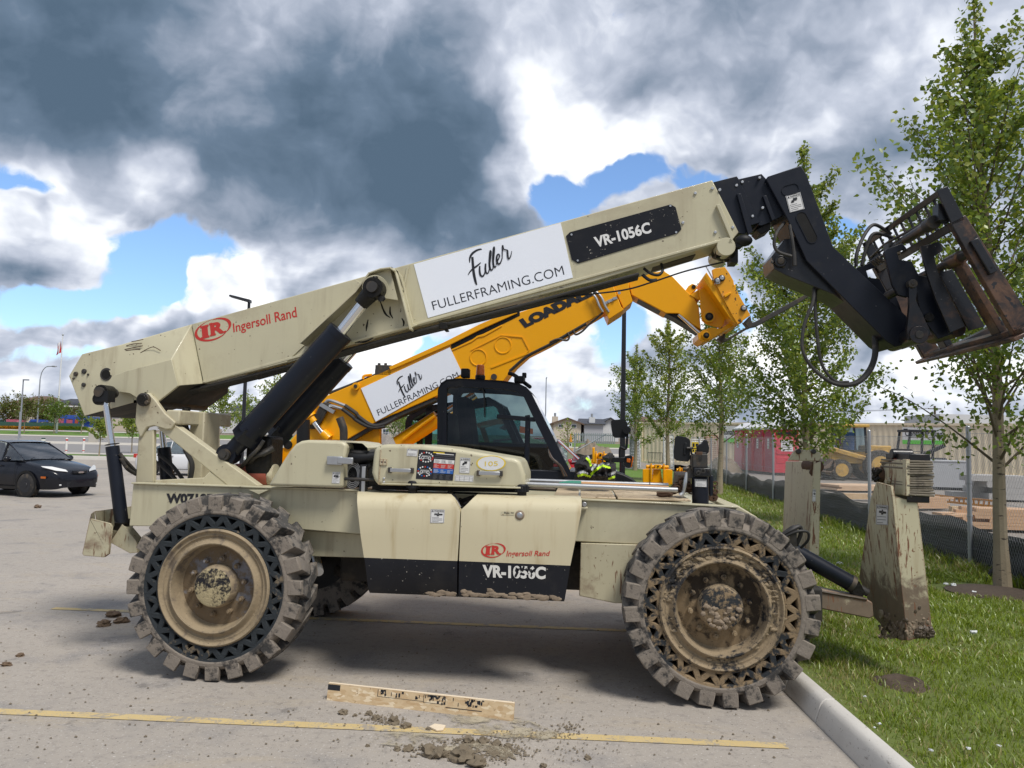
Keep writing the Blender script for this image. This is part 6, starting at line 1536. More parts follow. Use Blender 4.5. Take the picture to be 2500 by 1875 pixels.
tree('poplar_tree', (6.9, 43.0, .25), 7.0, pp(1.8), 5600, .115, 'farthest poplar of the row, just right of the black lamp post', 'poplars along the fence', seed=19, trunk_r=.11, nbr=38, h0=.2, up=.85, probs=(.45, .3, .25))

# ================================================================ chain-link fence
plain('galvanised', (.42, .44, .47), .42, metal=.6, var=.12, vs=9)
plain('wire', (.40, .41, .42), .45, metal=.5, var=.1)
t = NT('silt_cloth'); c = t.mix(t.noise(3, 5), (.010, .011, .012), (.028, .028, .030)); MATS['silt_cloth'] = t.done(t.bsdf(c, .55, 0, (t.noise(6, 4, .6, t.vec((.4, .4, 5))), .8, .03)))
FEN = thing('chain_link_fence', 'galvanised chain-link fence with black ground cloth beyond the grass', 'fence', Matrix.Translation(FP0))
def fpt(s, z): q = FP0 + FDIR * s; return Vector((q.x, q.y, lawn_z(q.x, min(q.y, 34)) + z))
S0, S1_ = -6.5, 27.0
pst = [-4.0 + 3.85 * k for k in range(0, 9)]
for s in pst:
    b = MB(None, 'galvanised'); p = fpt(s, 0) + Vector((-.03, 0, 0)); b.cyl(p + Vector((0, 0, -.1)), p + Vector((0, 0, 1.93)), .031, n=14); b.cyl(p + Vector((0, 0, 1.93)), p + Vector((0, 0, 1.95)), .034, .02, n=14)
    for z in (.25, .7, 1.15, 1.6): b.lathe([(.034, z), (.036, z + .012), (.034, z + .024)], p, 'z', 12)
    b.build('post', FEN)
V_, F_ = [], []
FH = 1.85; pitch = .062
nrm = Vector((-FDIR.y, FDIR.x, 0))
def addwire(p, q, w):
    o = len(V_); d = (q - p).normalized(); a = d.cross(nrm).normalized()
    for P_ in (p, q):
        for k in range(3): t_ = 2.094 * k; V_.append(tuple(P_ + (a * math.cos(t_) + nrm * math.sin(t_)) * w))
    for k in range(3): F_.append((o + k, o + (k + 1) % 3, o + 3 + (k + 1) % 3, o + 3 + k))
nw = int((S1_ - S0 + FH) / pitch)
for fam in (0, 1):
    for k in range(nw):
        sa = S0 - FH / 2 + k * pitch; dx = FH * .62
        A, B_ = (sa, .03), (sa + dx, FH)
        if fam: A, B_ = (sa + dx, .03), (sa, FH)
        if not (S0 <= min(A[0], B_[0]) and max(A[0], B_[0]) <= S1_): continue
        w = .0016 if A[0] < 8 else .0012
        mid_ = ((A[0] + B_[0]) / 2, (A[1] + B_[1]) / 2)
        addwire(fpt(A[0], A[1]), fpt(*mid_), w); addwire(fpt(*mid_), fpt(B_[0], B_[1]), w)
for z in (.06, .95, FH - .01):
    for k in range(16): addwire(fpt(S0 + (S1_ - S0) * k / 16, z), fpt(S0 + (S1_ - S0) * (k + 1) / 16, z), .003)
quad_mesh('wire_mesh', np.array(V_) - np.array(FP0), np.array(F_), ['wire'], np.zeros(len(F_), int), FEN)
b = MB(None, 'silt_cloth'); m = 90
vs = []
for i in range(m + 1):
    s = S0 + (S1_ - S0) * i / m; hh = .62 + .05 * math.sin(s * 1.3) + .03 * math.sin(s * 3.7)
    for j in range(7):
        p = fpt(s, -.03 + hh * j / 6) - nrm * (.04 + .012 * math.sin(s * 5 + j * 1.9) + .02 * math.sin(j * 2.2 + s * .7)); vs.append(p)
b.add(vs, [(i * 7 + j, (i + 1) * 7 + j, (i + 1) * 7 + j + 1, i * 7 + j + 1) for i in range(m) for j in range(6)], None, True); b.build('ground_cloth', FEN)

# ================================================================ work yard behind the fence
def yz(y): return float(np.interp(y, [5, 12, 20, 36, 60], [.08, .16, .38, .50, .55]))
grid_sheet('yard_ground', 6.2, 60, 6, [(5, .08), (12, .16), (20, .38), (36, .50), (60, .55)], 'gravel')
for o in [o for o in COL.objects if o.name == 'yard_ground']:
    for v in o.data.vertices:
        if v.co.x < 7: v.co.x = fx(v.co.y) + .15
plain('container_paint', (.76, .66, .48), .6, var=.05, vs=.6, streak=((.36, .28, .18), .35), chips=(.25, .14, .08), chip_amt=.73, chip_s=12)
plain('sign_green', (.10, .62, .03), .5, var=.05)
def container(a, d, length, label, sign=None, z0=.5):
    d = Vector((*d, 0)).normalized(); n = Vector((-d.y, d.x, 0)); n = n if n.y > 0 else -n
    a = Vector((*a, z0)); T = thing('shipping_container', label, 'container', Matrix.Translation(a), 'cream containers behind the yard')
    b = MB(None, 'container_paint'); pit = .278; k = int(length / pit); P = []
    for i in range(k):
        for x, y in ((0, 0), (.07, .036), (.139, .036), (.209, 0)): P.append((i * pit + x, y))
    P.append((length, 0))
    H = 2.6
    lo = [a + d * x + n * y + Vector((0, 0, .15)) for x, y in P]; hi = [p + Vector((0, 0, H - .27)) for p in lo]
    m = len(P); b.add(lo + hi, [(i, i + 1, m + i + 1, m + i) for i in range(m - 1)]); 
    lo2 = [p + n * 2.4 for p in lo]; hi2 = [p + n * 2.4 for p in hi]; b.add(lo2 + hi2, [(i, i + 1, m + i + 1, m + i) for i in range(m - 1)])
    b.poly([a + Vector((0, 0, H - .1)), a + d * length + Vector((0, 0, H - .1)), a + d * length + n * 2.44 + Vector((0, 0, H - .1)), a + n * 2.44 + Vector((0, 0, H - .1))])
    for x in (0, length): b.poly([a + d * x + Vector((0, 0, .1)), a + d * x + n * 2.44 + Vector((0, 0, .1)), a + d * x + n * 2.44 + Vector((0, 0, H)), a + d * x + Vector((0, 0, H))])
    b.build('shell', T)
    b = MB(None, 'container_paint')
    for z, h in ((.08, .16), (H - .06, .12)):
        for y in (-.02, 2.42): b.bar(a + n * y + Vector((0, 0, z)), a + n * y + d * length + Vector((0, 0, z)), .06, h)
    for x in (.05, length - .05):
        for y in (-.025, 2.43): b.bar(a + d * x + n * y, a + d * x + n * y + Vector((0, 0, H)), .10, .10, up=d)
    b.build('frame', T)
    if sign:
        s0, w, h = sign; o_ = a + d * s0 - n * .035 + Vector((0, 0, H - .22 - h)); q = [o_, o_ + d * w, o_ + d * w + Vector((0, 0, h)), o_ + Vector((0, 0, h))]
        b = MB(None, 'sticker_white'); b.prism(q, n * .02); q2 = [p - n * .006 for p in q]; b.poly(sub(q2, 0, 1, 0, .24), 'sign_green'); q3 = [p - n * .008 for p in q]
        b.text('Container King', sub(q3, .07, .96, .36, .82), 'ink', bold=.02); b.poly(sub(q3, .03, .13, .78, .92), 'ink'); b.build('sign_panel', T)
    return T
ca = Vector((8.25, 49.0)); cd = Vector((.789, -.615)).normalized()
container(ca, cd, 12.2, 'long cream corrugated container behind the pines of poplars and the toilets', (5.35, 1.45, .95))
cb = ca + cd * 12.28
container(cb, cd, 12.2, 'cream corrugated container with white and green sign behind the tractor', (2.75, 1.9, .85))
container(ca + cd * 24.6, cd, 12.2, 'cream corrugated container farthest right, behind the right tree')
COL.objects['shipping_container']['label'] = 'long cream corrugated container behind the portable toilets and the yellowish poplar'
# portable toilets
plain('toilet_red', (.60, .035, .065), .5, var=.08); plain('toilet_maroon', (.40, .055, .10), .55, var=.08); plain('toilet_pink', (.72, .24, .31), .5, var=.06); plain('toilet_roof', (.66, .66, .68), .5, var=.05); plain('paper', (.74, .74, .75), .6, var=.03)
rr_ = Vector((-.10, .995, 0)).normalized(); dd_ = Vector((rr_.y, -rr_.x, 0)); E4 = Vector((11.56, 34.0, .5))
def toilet(k, label, door):
    o0 = E4 + rr_ * 1.16 * k; T = thing('portable_toilet', label, 'toilet', Matrix.Translation(o0), 'portable toilets in a row behind the fence')
    X, Y = dd_, rr_
    def q(x, y, z): return o0 + X * x + Y * y + Vector((0, 0, z))
    b = MB(None, 'toilet_red'); b.loft([q(0, 0, .1), q(1.15, 0, .1), q(1.15, 1.1, .1), q(0, 1.1, .1)], [q(.02, .02, 2.0), q(1.13, .02, 2.0), q(1.13, 1.08, 2.0), q(.02, 1.08, 2.0)])
    for z in (.5, .9, 1.3): b.loft([q(.08, -.012, z), q(1.07, -.012, z), q(1.07, -.012, z + .3), q(.08, -.012, z + .3)], [q(.1, .02, z + .02), q(1.05, .02, z + .02), q(1.05, .02, z + .28), q(.1, .02, z + .28)])
    b.build('wall', T, .02)
    b = MB(None, door); b.prism([q(-.012, .14, .16), q(-.012, .96, .16), q(-.002, .96, 1.92), q(-.002, .14, 1.92)], X * .02); b.build('door', T, .01)
    b = MB(None, 'paper'); b.poly([q(-.03, .45, 1.15), q(-.03, .66, 1.15), q(-.03, .66, 1.6), q(-.03, .45, 1.6)]); 
    for z in (1.25, 1.35, 1.45): b.poly([q(-.034, .5, z), q(-.034, .61, z), q(-.034, .61, z + .03), q(-.034, .5, z + .03)], 'ink')
    if k == 0: b.poly([q(.30, -.02, 1.05), q(.85, -.02, 1.05), q(.85, -.02, 1.55), q(.30, -.02, 1.55)]); [b.poly([q(.36, -.024, z), q(.78, -.024, z), q(.78, -.024, z + .03), q(.36, -.024, z + .03)], 'ink_grey') for z in (1.12, 1.22, 1.32, 1.42)]
    b.build('notice', T)
    b = MB(None, 'toilet_roof'); prof = [(-.05, 2.0), (-.05, 2.10), (.12, 2.16), (.35, 2.32), (.55, 2.38), (.75, 2.36), (1.0, 2.22), (1.2, 2.10), (1.2, 2.0)]
    b.loft([q(x, -.05, z) for x, z in prof], [q(x, 1.15, z) for x, z in prof]); b.build('roof', T, .03)
    b = MB(None, 'ink_grey'); b.prism([q(.38, -.06, 2.16), q(.62, -.06, 2.16), q(.62, -.06, 2.30), q(.38, -.06, 2.30)], Y * .02); b.poly([q(.1, -.03, 1.78), q(1.05, -.03, 1.78), q(1.05, -.03, 1.9), q(.1, -.03, 1.9)], 'ink'); b.build('vent', T)
    b = MB(None, 'underbody'); b.prism([q(-.02, -.02, 0), q(1.17, -.02, 0), q(1.17, 1.12, 0), q(-.02, 1.12, 0)], Vector((0, 0, .1))); b.build('base', T)
toilet(0, 'red portable toilet with a big white notice on its side, nearest of the row', 'toilet_maroon')
toilet(1, 'maroon-doored portable toilet second in the row, next to the one with the big side notice', 'toilet_maroon')
toilet(2, 'maroon-doored portable toilet third in the row, next to the pink-doored one', 'toilet_maroon')
toilet(3, 'portable toilet with the pale pink door, farthest of the row', 'toilet_pink')
# lumber, sheets, beams
plain('lumber', (.60, .42, .24), .7, var=.14, vs=5, streak=((.48, .30, .15), .5)); plain('lumber_orange', (.55, .35, .21), .7, var=.14, vs=6); plain('sheet_wood', (.66, .46, .30), .7, var=.08, vs=2); plain('concrete_grey', (.40, .39, .38), .8, var=.1, vs=3); plain('orange_metal', (.62, .25, .02), .5, var=.1); plain('bin_grey', (.38, .39, .41), .5, var=.06)
def pt(u, v, Y): p = at_y(u, v, Y); return p
def stack(name, label, cat, mat, u0, u1, Y, v_bot, n_l, n_w, sec, turn=0.0, jitter=.04, length=None, group=None):
    """a pile of boards: every board its own mesh part"""
    p0, p1 = pt(u0, v_bot, Y), pt(u1, v_bot, Y); z0 = yz(Y); base = Vector(((p0.x + p1.x) / 2, Y, z0)); ln = length or (p1.x - p0.x)
    T = thing(name, label, cat, Matrix.Translation(base) @ Matrix.Rotation(turn, 4, 'Z'), group); r = np.random.default_rng(int(u0))
    for l in range(n_l):
        for w in range(n_w):
            b = MB(world_of(T), mat); b.box((r.uniform(-jitter, jitter) * 3, (w - n_w / 2) * (sec[0] + .006), .05 + sec[1] / 2 + l * (sec[1] + .004)), (ln + r.uniform(-jitter, jitter) * 4, sec[0], sec[1])); b.build('board', T)
    return T
stack('lumber_stack', 'neat stack of pale lumber behind the far stabiliser leg', 'lumber', 'lumber', 1975, 2135, 33, 1168, 7, 4, (.14, .085), .1, group='lumber stacks in the yard')
stack('sheet_stack', 'low stack of wide wood sheets in front of the pale lumber stack', 'wood sheets', 'sheet_wood', 1985, 2130, 25, 1200, 3, 1, (1.25, .05), .18)
stack('lumber_stack', 'single long pale beam pair lying along the fence between the stabiliser legs', 'lumber', 'lumber', 1980, 2160, 20.5, 1215, 1, 2, (.14, .14), .02, group='lumber stacks in the yard')
stack('lumber_stack', 'orange-brown lumber pile with loose ends right of the near stabiliser foot', 'lumber', 'lumber_orange', 2215, 2300, 18.5, 1250, 5, 4, (.09, .05), .3, .10, group='lumber stacks in the yard')
stack('lumber_stack', 'pile of reddish boards behind the fence left of the right tree trunk', 'lumber', 'lumber_orange', 2370, 2440, 15.5, 1290, 5, 4, (.14, .045), .35, .06, 2.2, 'lumber stacks in the yard')
stack('lumber_stack', 'stack of sawn boards at the right edge behind the right tree', 'lumber', 'lumber_orange', 2455, 2560, 15.0, 1300, 6, 4, (.15, .06), -.15, .05, 2.0, 'lumber stacks in the yard')
stack('lumber_stack', 'pale squared timber lying in front of the concrete planks', 'lumber', 'lumber', 2310, 2450, 17.5, 1250, 1, 1, (.16, .15), -.06, .02, group='lumber stacks in the yard')
stack('plank_stack', 'stepped stack of grey concrete planks behind the right tree trunk', 'concrete planks', 'concrete_grey', 2360, 2470, 22, 1215, 4, 2, (.5, .16), -.1, .12)
T = thing('guard_rail', 'orange metal rail lying on the yard gravel by the grey bin', 'rail', Matrix.Translation((0, 0, 0))); a, c = at_y(2285, 1222, 19.5), at_y(2440, 1238, 18.0)
b = MB(None, 'orange_metal'); dz = Vector((0, 0, .13)); b.bar(a, c, .05, .05); b.bar(a + dz, c + dz, .05, .04)
for k in range(14): q = a + (c - a) * k / 13; b.bar(q, q + dz, .03, .03, up=(1, 0, 0))
b.build('rail', T)
T.matrix_basis = Matrix.Translation(a); [setattr(o, 'matrix_basis', Matrix.Translation(-a)) for o in T.children]
b = MB(None, 'bin_grey'); p = at_y(2272, 1194, 26); z0 = yz(26); q = Vector((p.x, 26, z0)); bx = [q, q + Vector((1.25, -.1, 0)), q + Vector((1.25, 1.1, 0)), q + Vector((0, 1.2, 0))]
b.loft([v + Vector((0, 0, .1)) for v in bx], [v + Vector((0, 0, .98)) for v in bx]); b.loft([v + Vector((0, 0, 0)) for v in bx], [v + Vector((0, 0, .1)) for v in bx], 'ink'); b.loft([v + Vector((0, -.02, .93)) for v in bx], [v + Vector((0, -.02, 1.0)) for v in bx]); tag(b.build('site_bin', None, .02), 'plain grey metal site bin behind the near stabiliser foot', 'bin')
plain('machine_yellow', (.56, .34, .07), .5, var=.12, dirt=(.25, .17, .09), dirt_amt=.45); plain('bucket_brown', (.17, .12, .085), .7, var=.2); plain('blue_tint', (.06, .16, .34), .2, var=.2); glass_mat('blue_glass', (.35, .55, .80))
def wheel_simple(T, c, r, w, ax=(0, 1, 0), name='wheel', mat='rubber', rim='zinc'):
    ax = Vector(ax).normalized(); c = Vector(c); b = MB(None, mat); a_, b__ = c - ax * w / 2, c + ax * w / 2
    b.tube([a_, a_ + ax * w * .08, b__ - ax * w * .08, b__], [r * .9, r, r, r * .9], 32, None, True, False)
    b.tube([a_ - ax * .005, a_ + ax * .01], [r * .62, r * .60], 28, rim, True, False); b.tube([b__ + ax * .005, b__ - ax * .01], [r * .62, r * .60], 28, rim, True, False); b.tube([a_ - ax * .012, a_], [r * .22, r * .25], 16, rim, True, False)
    return b.build(name, T)
# loader tractor
Yt = 31.0; bz = yz(Yt); tx = at_y(2085, 1100, Yt).x
T = thing('loader_tractor', 'yellow loader tractor with blue-tinted cab and brown bucket behind the fence', 'tractor', Matrix.Translation((tx, Yt, bz)))
Ft = Matrix.Translation((tx, Yt, bz))
b = MB(Ft, 'machine_yellow'); b.box((.3, .6, .95), (2.3, .9, .55)); b.box((1.1, .6, 1.25), (1.0, .8, .35)); b.bar((-.9, .1, 1.25), (1.0, .1, .75), .14, .2); b.bar((-.9, 1.1, 1.25), (1.0, 1.1, .75), .14, .2); b.build('body', T, .04)
b = MB(Ft, 'ink'); 
for x in (-.45, .55):
    for y in (.1, 1.1): b.bar((x, y, 1.1), (x * .9, y, 2.15), .07, .07, up=(1, 0, 0))
b.build('cab_frame', T); b = MB(Ft, 'blue_glass'); b.poly([(-.42, .08, 1.15), (.5, .08, 1.15), (.46, .08, 2.1), (-.4, .08, 2.1)]); b.poly([(-.45, .1, 1.15), (-.45, 1.1, 1.15), (-.4, 1.1, 2.1), (-.4, .1, 2.1)]); b.build('cab_glass', T); b = MB(Ft, 'blue_tint'); b.box((.05, 1.0, 1.5), (.8, .04, .9)); b.build('cab_back', T)
b = MB(Ft, 'machine_yellow'); b.box((.05, .6, 2.2), (1.2, 1.2, .12)); b.build('roof', T, .03)
b = MB(Ft, 'bucket_brown'); b.prism([(-1.5, -.2, .35), (-1.0, -.2, .3), (-.8, -.2, .6), (-.9, -.2, .85), (-1.05, -.2, .5), (-1.45, -.2, .42)], (0, 1.7, 0)); b.prism([(-1.45, -.2, .4), (-.9, -.2, .35), (-.85, -.2, .85)], (0, .03, 0)); b.build('bucket', T, .01)
for x, r in ((-.55, .42), (1.0, .62)):
    for y in (.0, 1.2): wheel_simple(T, (tx + x, Yt + y, bz + r), r, .32, rim='machine_yellow')
# black skid steer
Yk = 33.0; bz = yz(Yk); tx = at_y(2250, 1100, Yk).x; Ft = Matrix.Translation((tx, Yk, bz))
T = thing('skid_steer', 'black-caged skid steer loader in front of the container sign', 'loader', Ft.copy())
b = MB(Ft, 'ink'); b.box((.2, .6, .65), (1.9, 1.0, .6)); b.build('body', T, .05)
b = MB(Ft, 'ink')
for x, x2 in ((-.55, -.4), (.55, .6)):
    for y in (.15, 1.05): b.bar((x, y, .9), (x2, y, 2.05), .09, .09, up=(1, 0, 0))
b.box((.1, .6, 2.08), (1.15, 1.05, .10)); 
for z in (1.2, 1.5, 1.8): b.box((.05, .12, z), (1.1, .03, .03))
b.bar((-.9, .0, .6), (1.0, .0, 1.5), .12, .16); b.build('cage', T, .01)
for x in (-.35, .75):
    for y in (.0, 1.2): wheel_simple(T, (tx + x, Yk + y, bz + .4), .4, .3)
# temporary fence panels and grids leaning by the container
def panel(name, label, u0, u1, v0, v1, Y, mat, nx, ny, frame=.04, lean=.2, group='loose fence panels by the container', fill=None):
    a, c = at_y(u0, v1, Y), at_y(u1, v1, Y); h = at_y(u0, v0, Y).z - a.z; T = thing(name, label, 'fence panel', Matrix.Translation(a), group)
    up = Vector((0, lean, h)); w = Vector((c.x - a.x, 0, 0)); b = MB(None, mat)
    for p, q in ((a, a + w), (a + up, a + w + up), (a, a + up), (a + w, a + w + up)): b.bar(p, q, frame, frame, up=(0, 1, 0))
    b.build('frame', T); b = MB(None, mat)
    for i in range(1, nx): p = a + w * i / nx; b.cyl(p, p + up, .010, n=5)
    for j in range(1, ny): p = a + up * j / ny; b.cyl(p, p + w, .010, n=5)
    b.build('grid', T)
    if fill: b = MB(None, fill); b.poly([a + Ys(.03), a + w + Ys(.03), a + w + up + Ys(.03), a + up + Ys(.03)]); b.build('sheet', T)
    return T
panel('fence_panel', 'grey fence panel leaning against the container beside the mirror stalk', 1538, 1552, 1073, 1141, 44.0, 'galvanised', 4, 10, fill='bin_grey'); panel('fence_panel', 'darker narrow fence panel behind the leaning grey one', 1551, 1563, 1071, 1142, 44.5, 'galvanised', 3, 10, lean=.5, fill='concrete_grey')
panel('fence_panel', 'tall pale louvred panel standing left of the deck mirror', 1621, 1645, 1062, 1146, 41.0, 'galvanised', 3, 26); panel('fence_panel', 'wire grid panel in a rusty red frame behind the deck lamp', 1723, 1754, 1063, 1130, 38.0, 'red_tube', 8, 14)
panel('fence_panel', 'low black railing panel above the yellow buckets', 1583, 1618, 1105, 1130, 42.0, 'ink', 9, 1, .03); panel('fence_panel', 'pale wire grid panel standing between the mirror and the lamp', 1690, 1722, 1068, 1135, 39.5, 'galvanised', 8, 14, .025)
T = thing('warning_sign', 'yellow caution sign hung on the fence grid behind the deck mirror', 'sign', Matrix.Translation(at_y(1690, 1105, 37.5)))
a, c = at_y(1689, 1105, 37.5), at_y(1706, 1080, 37.5); q = [a, Vector((c.x, a.y, a.z)), c, Vector((a.x, a.y, c.z))]; b = MB(None, 'yellow_ink'); b.prism(q, Ys(.02)); q2 = [p + Ys(-.004) for p in q]
for s0, s1, t0, t1 in ((.1, .4, .55, .9), (.55, .9, .6, .88), (.1, .9, .36, .44), (.1, .35, .1, .3), (.5, .85, .12, .28)): b.poly(sub(q2, s0, s1, t0, t1), 'ink')
b.build('plate', T)
# yellow bucket attachments on the verge
def bucket_att(label, u0, u1, v0, v1, Y):
    a, c = at_y(u0, v1, Y), at_y(u1, v0, Y); w, h = c.x - a.x, c.z - a.z; zg = .17; T = thing('digger_bucket', label, 'bucket', Matrix.Translation((a.x, Y, zg)), 'yellow buckets on the verge'); F = Matrix.Translation((a.x, Y, zg)); h = c.z - zg
    b = MB(F, 'yellow_paint'); b.prism([(0, 0, 0), (w * .28, 0, 0), (w * .28, 0, h * .72), (w * .18, 0, h * .78), (0, 0, h * .74)], (0, .08, 0)); b.prism([(w * .72, 0, 0), (w, 0, 0), (w, 0, h * .74), (w * .82, 0, h * .78), (w * .72, 0, h * .72)], (0, .08, 0)); b.prism([(w * .30, .1, 0), (w * .70, .1, 0), (w * .62, .1, h * .75), (w * .38, .1, h * .75)], (0, .5, 0)); b.build('shell', T, .02)
    b = MB(F, 'yellow_paint'); b.cyl((w * .12, .1, h * .86), (w * .88, .1, h * .86), h * .09, n=18); b.box((w * .5, .05, h * .88), (w * .2, .2, h * .2)); 
    for x in (.27, .70): b.box((w * x, -.02, h * .55), (.05, .12, h * .95))
    b.build('coupler', T, .01); b = MB(F, 'grease'); b.cyl((w * .5, -.08, h * .9), (w * .5, -.04, h * .9), h * .04, n=10); b.build('pin', T)
bucket_att('yellow digger bucket with round coupler standing right of the orange lamp', 1569, 1642, 1134, 1212, 30); bucket_att('yellow coupler with raised upright bar behind the work jacket', 1441, 1488, 1104, 1212, 31)
bucket_att('small yellow bucket coupler right behind the mast bracket', 1648, 1688, 1142, 1210, 29)
b = MB(None, 'yellow_paint'); a = at_y(1449, 1130, 30.8); c = at_y(1449, 1092, 30.8); b.bar(a, c, .1, .1, up=(1, 0, 0)); tag(b.build('yellow_post', None, .03), 'short upright yellow steel bar on the coupler behind the jacket', 'steel bar')
b = MB(None, 'bucket_brown'); a, c = at_y(1650, 1190, 26), at_y(1688, 1160, 26); b.prism([(a.x, 26, .15), (c.x, 26, .15), (c.x, 26, c.z), (a.x + .05, 26, c.z)], (0, .6, .1)); tag(b.build('bucket_lip', None, .03), 'dirty brown bucket resting on the verge behind the chain heap', 'bucket')
# rubble heaps
def heap(name, label, u0, u1, v_top, Y, zb, mat, depth=4, seed=1):
    a, c = at_y(u0, v_top, Y), at_y(u1, v_top, Y); h = a.z - zb; b = MB(None, mat); nx, ny = 60, 14; vs = []
    for i in range(nx + 1):
        for j in range(ny + 1):
            s, t_ = i / nx, j / ny; e = math.sin(math.pi * s) ** .5 * math.sin(math.pi * t_) ** .8; x, y = a.x + (c.x - a.x) * s, Y + depth * (t_ - .4)
            vs.append(Vector((x, y, zb - .05 + e * h * (1 + .5 * mnoise.noise(Vector((x * .9, y * .9, seed))) + .25 * mnoise.noise(Vector((x * 3.5, y * 3.5, seed)))))))
    b.add(vs, [(i * (ny + 1) + j, (i + 1) * (ny + 1) + j, (i + 1) * (ny + 1) + j + 1, i * (ny + 1) + j + 1) for i in range(nx) for j in range(ny)]); o = b.build(name); tag(o, label, 'heap', 'rubble heaps'); return o
heap('rubble_heap', 'grey rubble heap in front of the container left of the yellow bucket', 1520, 1600, 1128, 46, .2, 'gravel'); heap('rubble_heap', 'pale gravel heap seen below the yellow boom', 850, 1010, 1071, 46, 0, 'gravel', 6, 3); heap('rubble_heap', 'low earth heap with weeds in front of the two houses', 1400, 1500, 1077, 62, .3, 'earth', 6, 5)
heap('rubble_heap', 'low brown earth heap behind the fence between trunk and toilets', 1735, 1805, 1112, 37, .4, 'earth', 3, 7)
# verge, silt fence and pole lines right of the cab
grid_sheet('far_verge', -1.5, 9, 4, [(33, .05), (36, .16), (46, .30), (58, .30), (70, .5)], 'far_lawn')
b = MB(None, 'silt_cloth'); a, c = at_y(1402, 1150, 47), at_y(1500, 1150, 47); m = 20; vs = []
for i in range(m + 1):
    for j in range(4): x = a.x + (c.x - a.x) * i / m; vs.append(Vector((x, 47 + .05 * math.sin(i * 1.3), .25 + .75 * j / 3 + (.05 * math.sin(i * .8) if j == 3 else 0))))
b.add(vs, [(i * 4 + j, (i + 1) * 4 + j, (i + 1) * 4 + j + 1, i * 4 + j + 1) for i in range(m) for j in range(3)], None, True); tag(b.build('silt_fence'), 'low black silt fence on the verge in front of the two houses', 'silt fence')
T = thing('site_marker', 'orange safety cone topped sign post right of the cab pillar', 'marker', Matrix.Translation(at_y(1393, 1085, 40))); a = at_y(1393, 1079, 40); b = MB(None, 'orange_metal'); b.tube([a, a + Vector((0, 0, .42))], [.085, .012], 12, None, True, False); b.build('cone', T); b = MB(None, 'paper'); b.box(a + Vector((0, 0, -.15)), (.14, .03, .28)); b.box(a + Vector((0, -.02, -.15)), (.06, .01, .10), 'ink'); b.build('tag', T); b = MB(None, 'lumber'); b.bar(a + Vector((0, 0, -.3)), Vector((a.x, a.y, .2)), .3, .06, up=(0, 1, 0)); b.build('stake', T)
b = MB(None, 'galvanised'); a = at_y(1404, 1060, 42); b.cyl(a, Vector((a.x, a.y, .2)), .035, n=10); c = at_y(1480, 1060, 44); b.cyl(at_y(1404, 1102, 42), c, .03, n=8); tag(b.build('brace_post'), 'grey fence post with a long diagonal brace on the verge', 'post')
# ================================================================ the yellow telescopic handler behind
YY = 4.75
yo = L((1100, 1100), 5.6); yo.z = 0
TY = thing('telescopic_handler', 'yellow telescopic handler parked behind the cream one, its boom raised with white sign', 'telehandler', VF @ Matrix.Translation(yo))
def ypl(name, z, xy, y, dep, mat='yellow_paint', bevel=.008, parent=None): return MB(VF, mat).prism(poly2(pts(z, *xy), y), Ys(dep)).build(name, parent or TY, bevel)
BY = ypl('boom', zJ, ((0, 1228), (200, 1135), (420, 1042), (640, 945), (1050, 765), (1520, 550), (2255, 318), (2330, 480), (2275, 520), (1870, 755), (1700, 840), (1600, 930), (1520, 1035), (1440, 1100), (1190, 1085), (985, 1165), (530, 1360), (300, 1500), (0, 1500)), YY, .46)
b = MB(VF, 'yellow_paint'); P = poly2(pts(zJ, (630, 935), (1050, 745), (1330, 605), (1600, 490), (1620, 520), (1330, 650), (1110, 760), (640, 960)), YY - .03); b.prism(P, Ys(.12))
P = poly2(pts(zJ, (1110, 800), (1265, 730), (1310, 695), (1360, 680), (1500, 610), (1505, 620), (1365, 700), (1318, 708), (1272, 742), (1115, 812)), YY - .012); b.prism(P, Ys(.012)); b.build('boom_rail', BY, .006)
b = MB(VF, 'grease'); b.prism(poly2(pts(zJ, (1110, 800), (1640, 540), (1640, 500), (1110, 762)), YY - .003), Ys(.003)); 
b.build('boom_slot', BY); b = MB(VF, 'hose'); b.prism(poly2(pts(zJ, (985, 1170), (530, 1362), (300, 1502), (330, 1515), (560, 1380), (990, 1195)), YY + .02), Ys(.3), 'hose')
b.build('boom_underside', BY); b = MB(VF, 'hose')
for y_ in (.02, .08): b.tube([L(zJ(1560, 965), YY + y_), L(zJ(1700, 848), YY + y_), L(zJ(1900, 745), YY + y_), L(zJ(2150, 600), YY + y_)], .025, 8, 'hose')
b.build('boom_hose', BY)
b = MB(VF, 'yellow_paint')
for x, y_ in ((1320, 862), (1510, 768)):
    p = L(zJ(x, y_), YY); b.lathe([(.115, .0), (.115, -.008), (.105, -.010), (.10, -.004), (.098, .002)], p, 'y', 36)
PP = poly2(pts(zJ, (1265, 805), (1495, 690), (1660, 705), (1712, 805), (1690, 830), (1560, 1000), (1480, 1000), (1250, 950)), YY - .006)
for i in range(4): b.bar(PP[i], PP[i + 1], .012, .010, up=(0, 1, 0))
b.bar(L(zJ(1420, 940), YY - .005), L(zJ(1700, 830), YY - .005), .02, .012, up=(0, 1, 0))
b.build('boom_boss', BY)
b = MB(VF, 'yellow_paint'); p = L(zJ(380, 1085), YY); b.cyl(p + Ys(-.04), p, .05, n=20); b.cyl(p + Ys(-.05), p + Ys(-.04), .025, n=10, mat='dark_steel'); p = L(zJ(1442, 1012), YY); b.cyl(p + Ys(-.03), p, .04, n=16, mat='dark_steel'); b.build('pivot_pin', BY)
b = MB(VF, 'white_sign'); sq = poly2(pts(zJ, (528, 1357), (1197, 985), (1100, 783), (415, 1100)), YY - .012); b.prism(sq, Ys(.010))
script_word(b, poly2(pts(zJ, (739, 1178), (925, 1092), (861, 946), (675, 1032)), YY - .016))
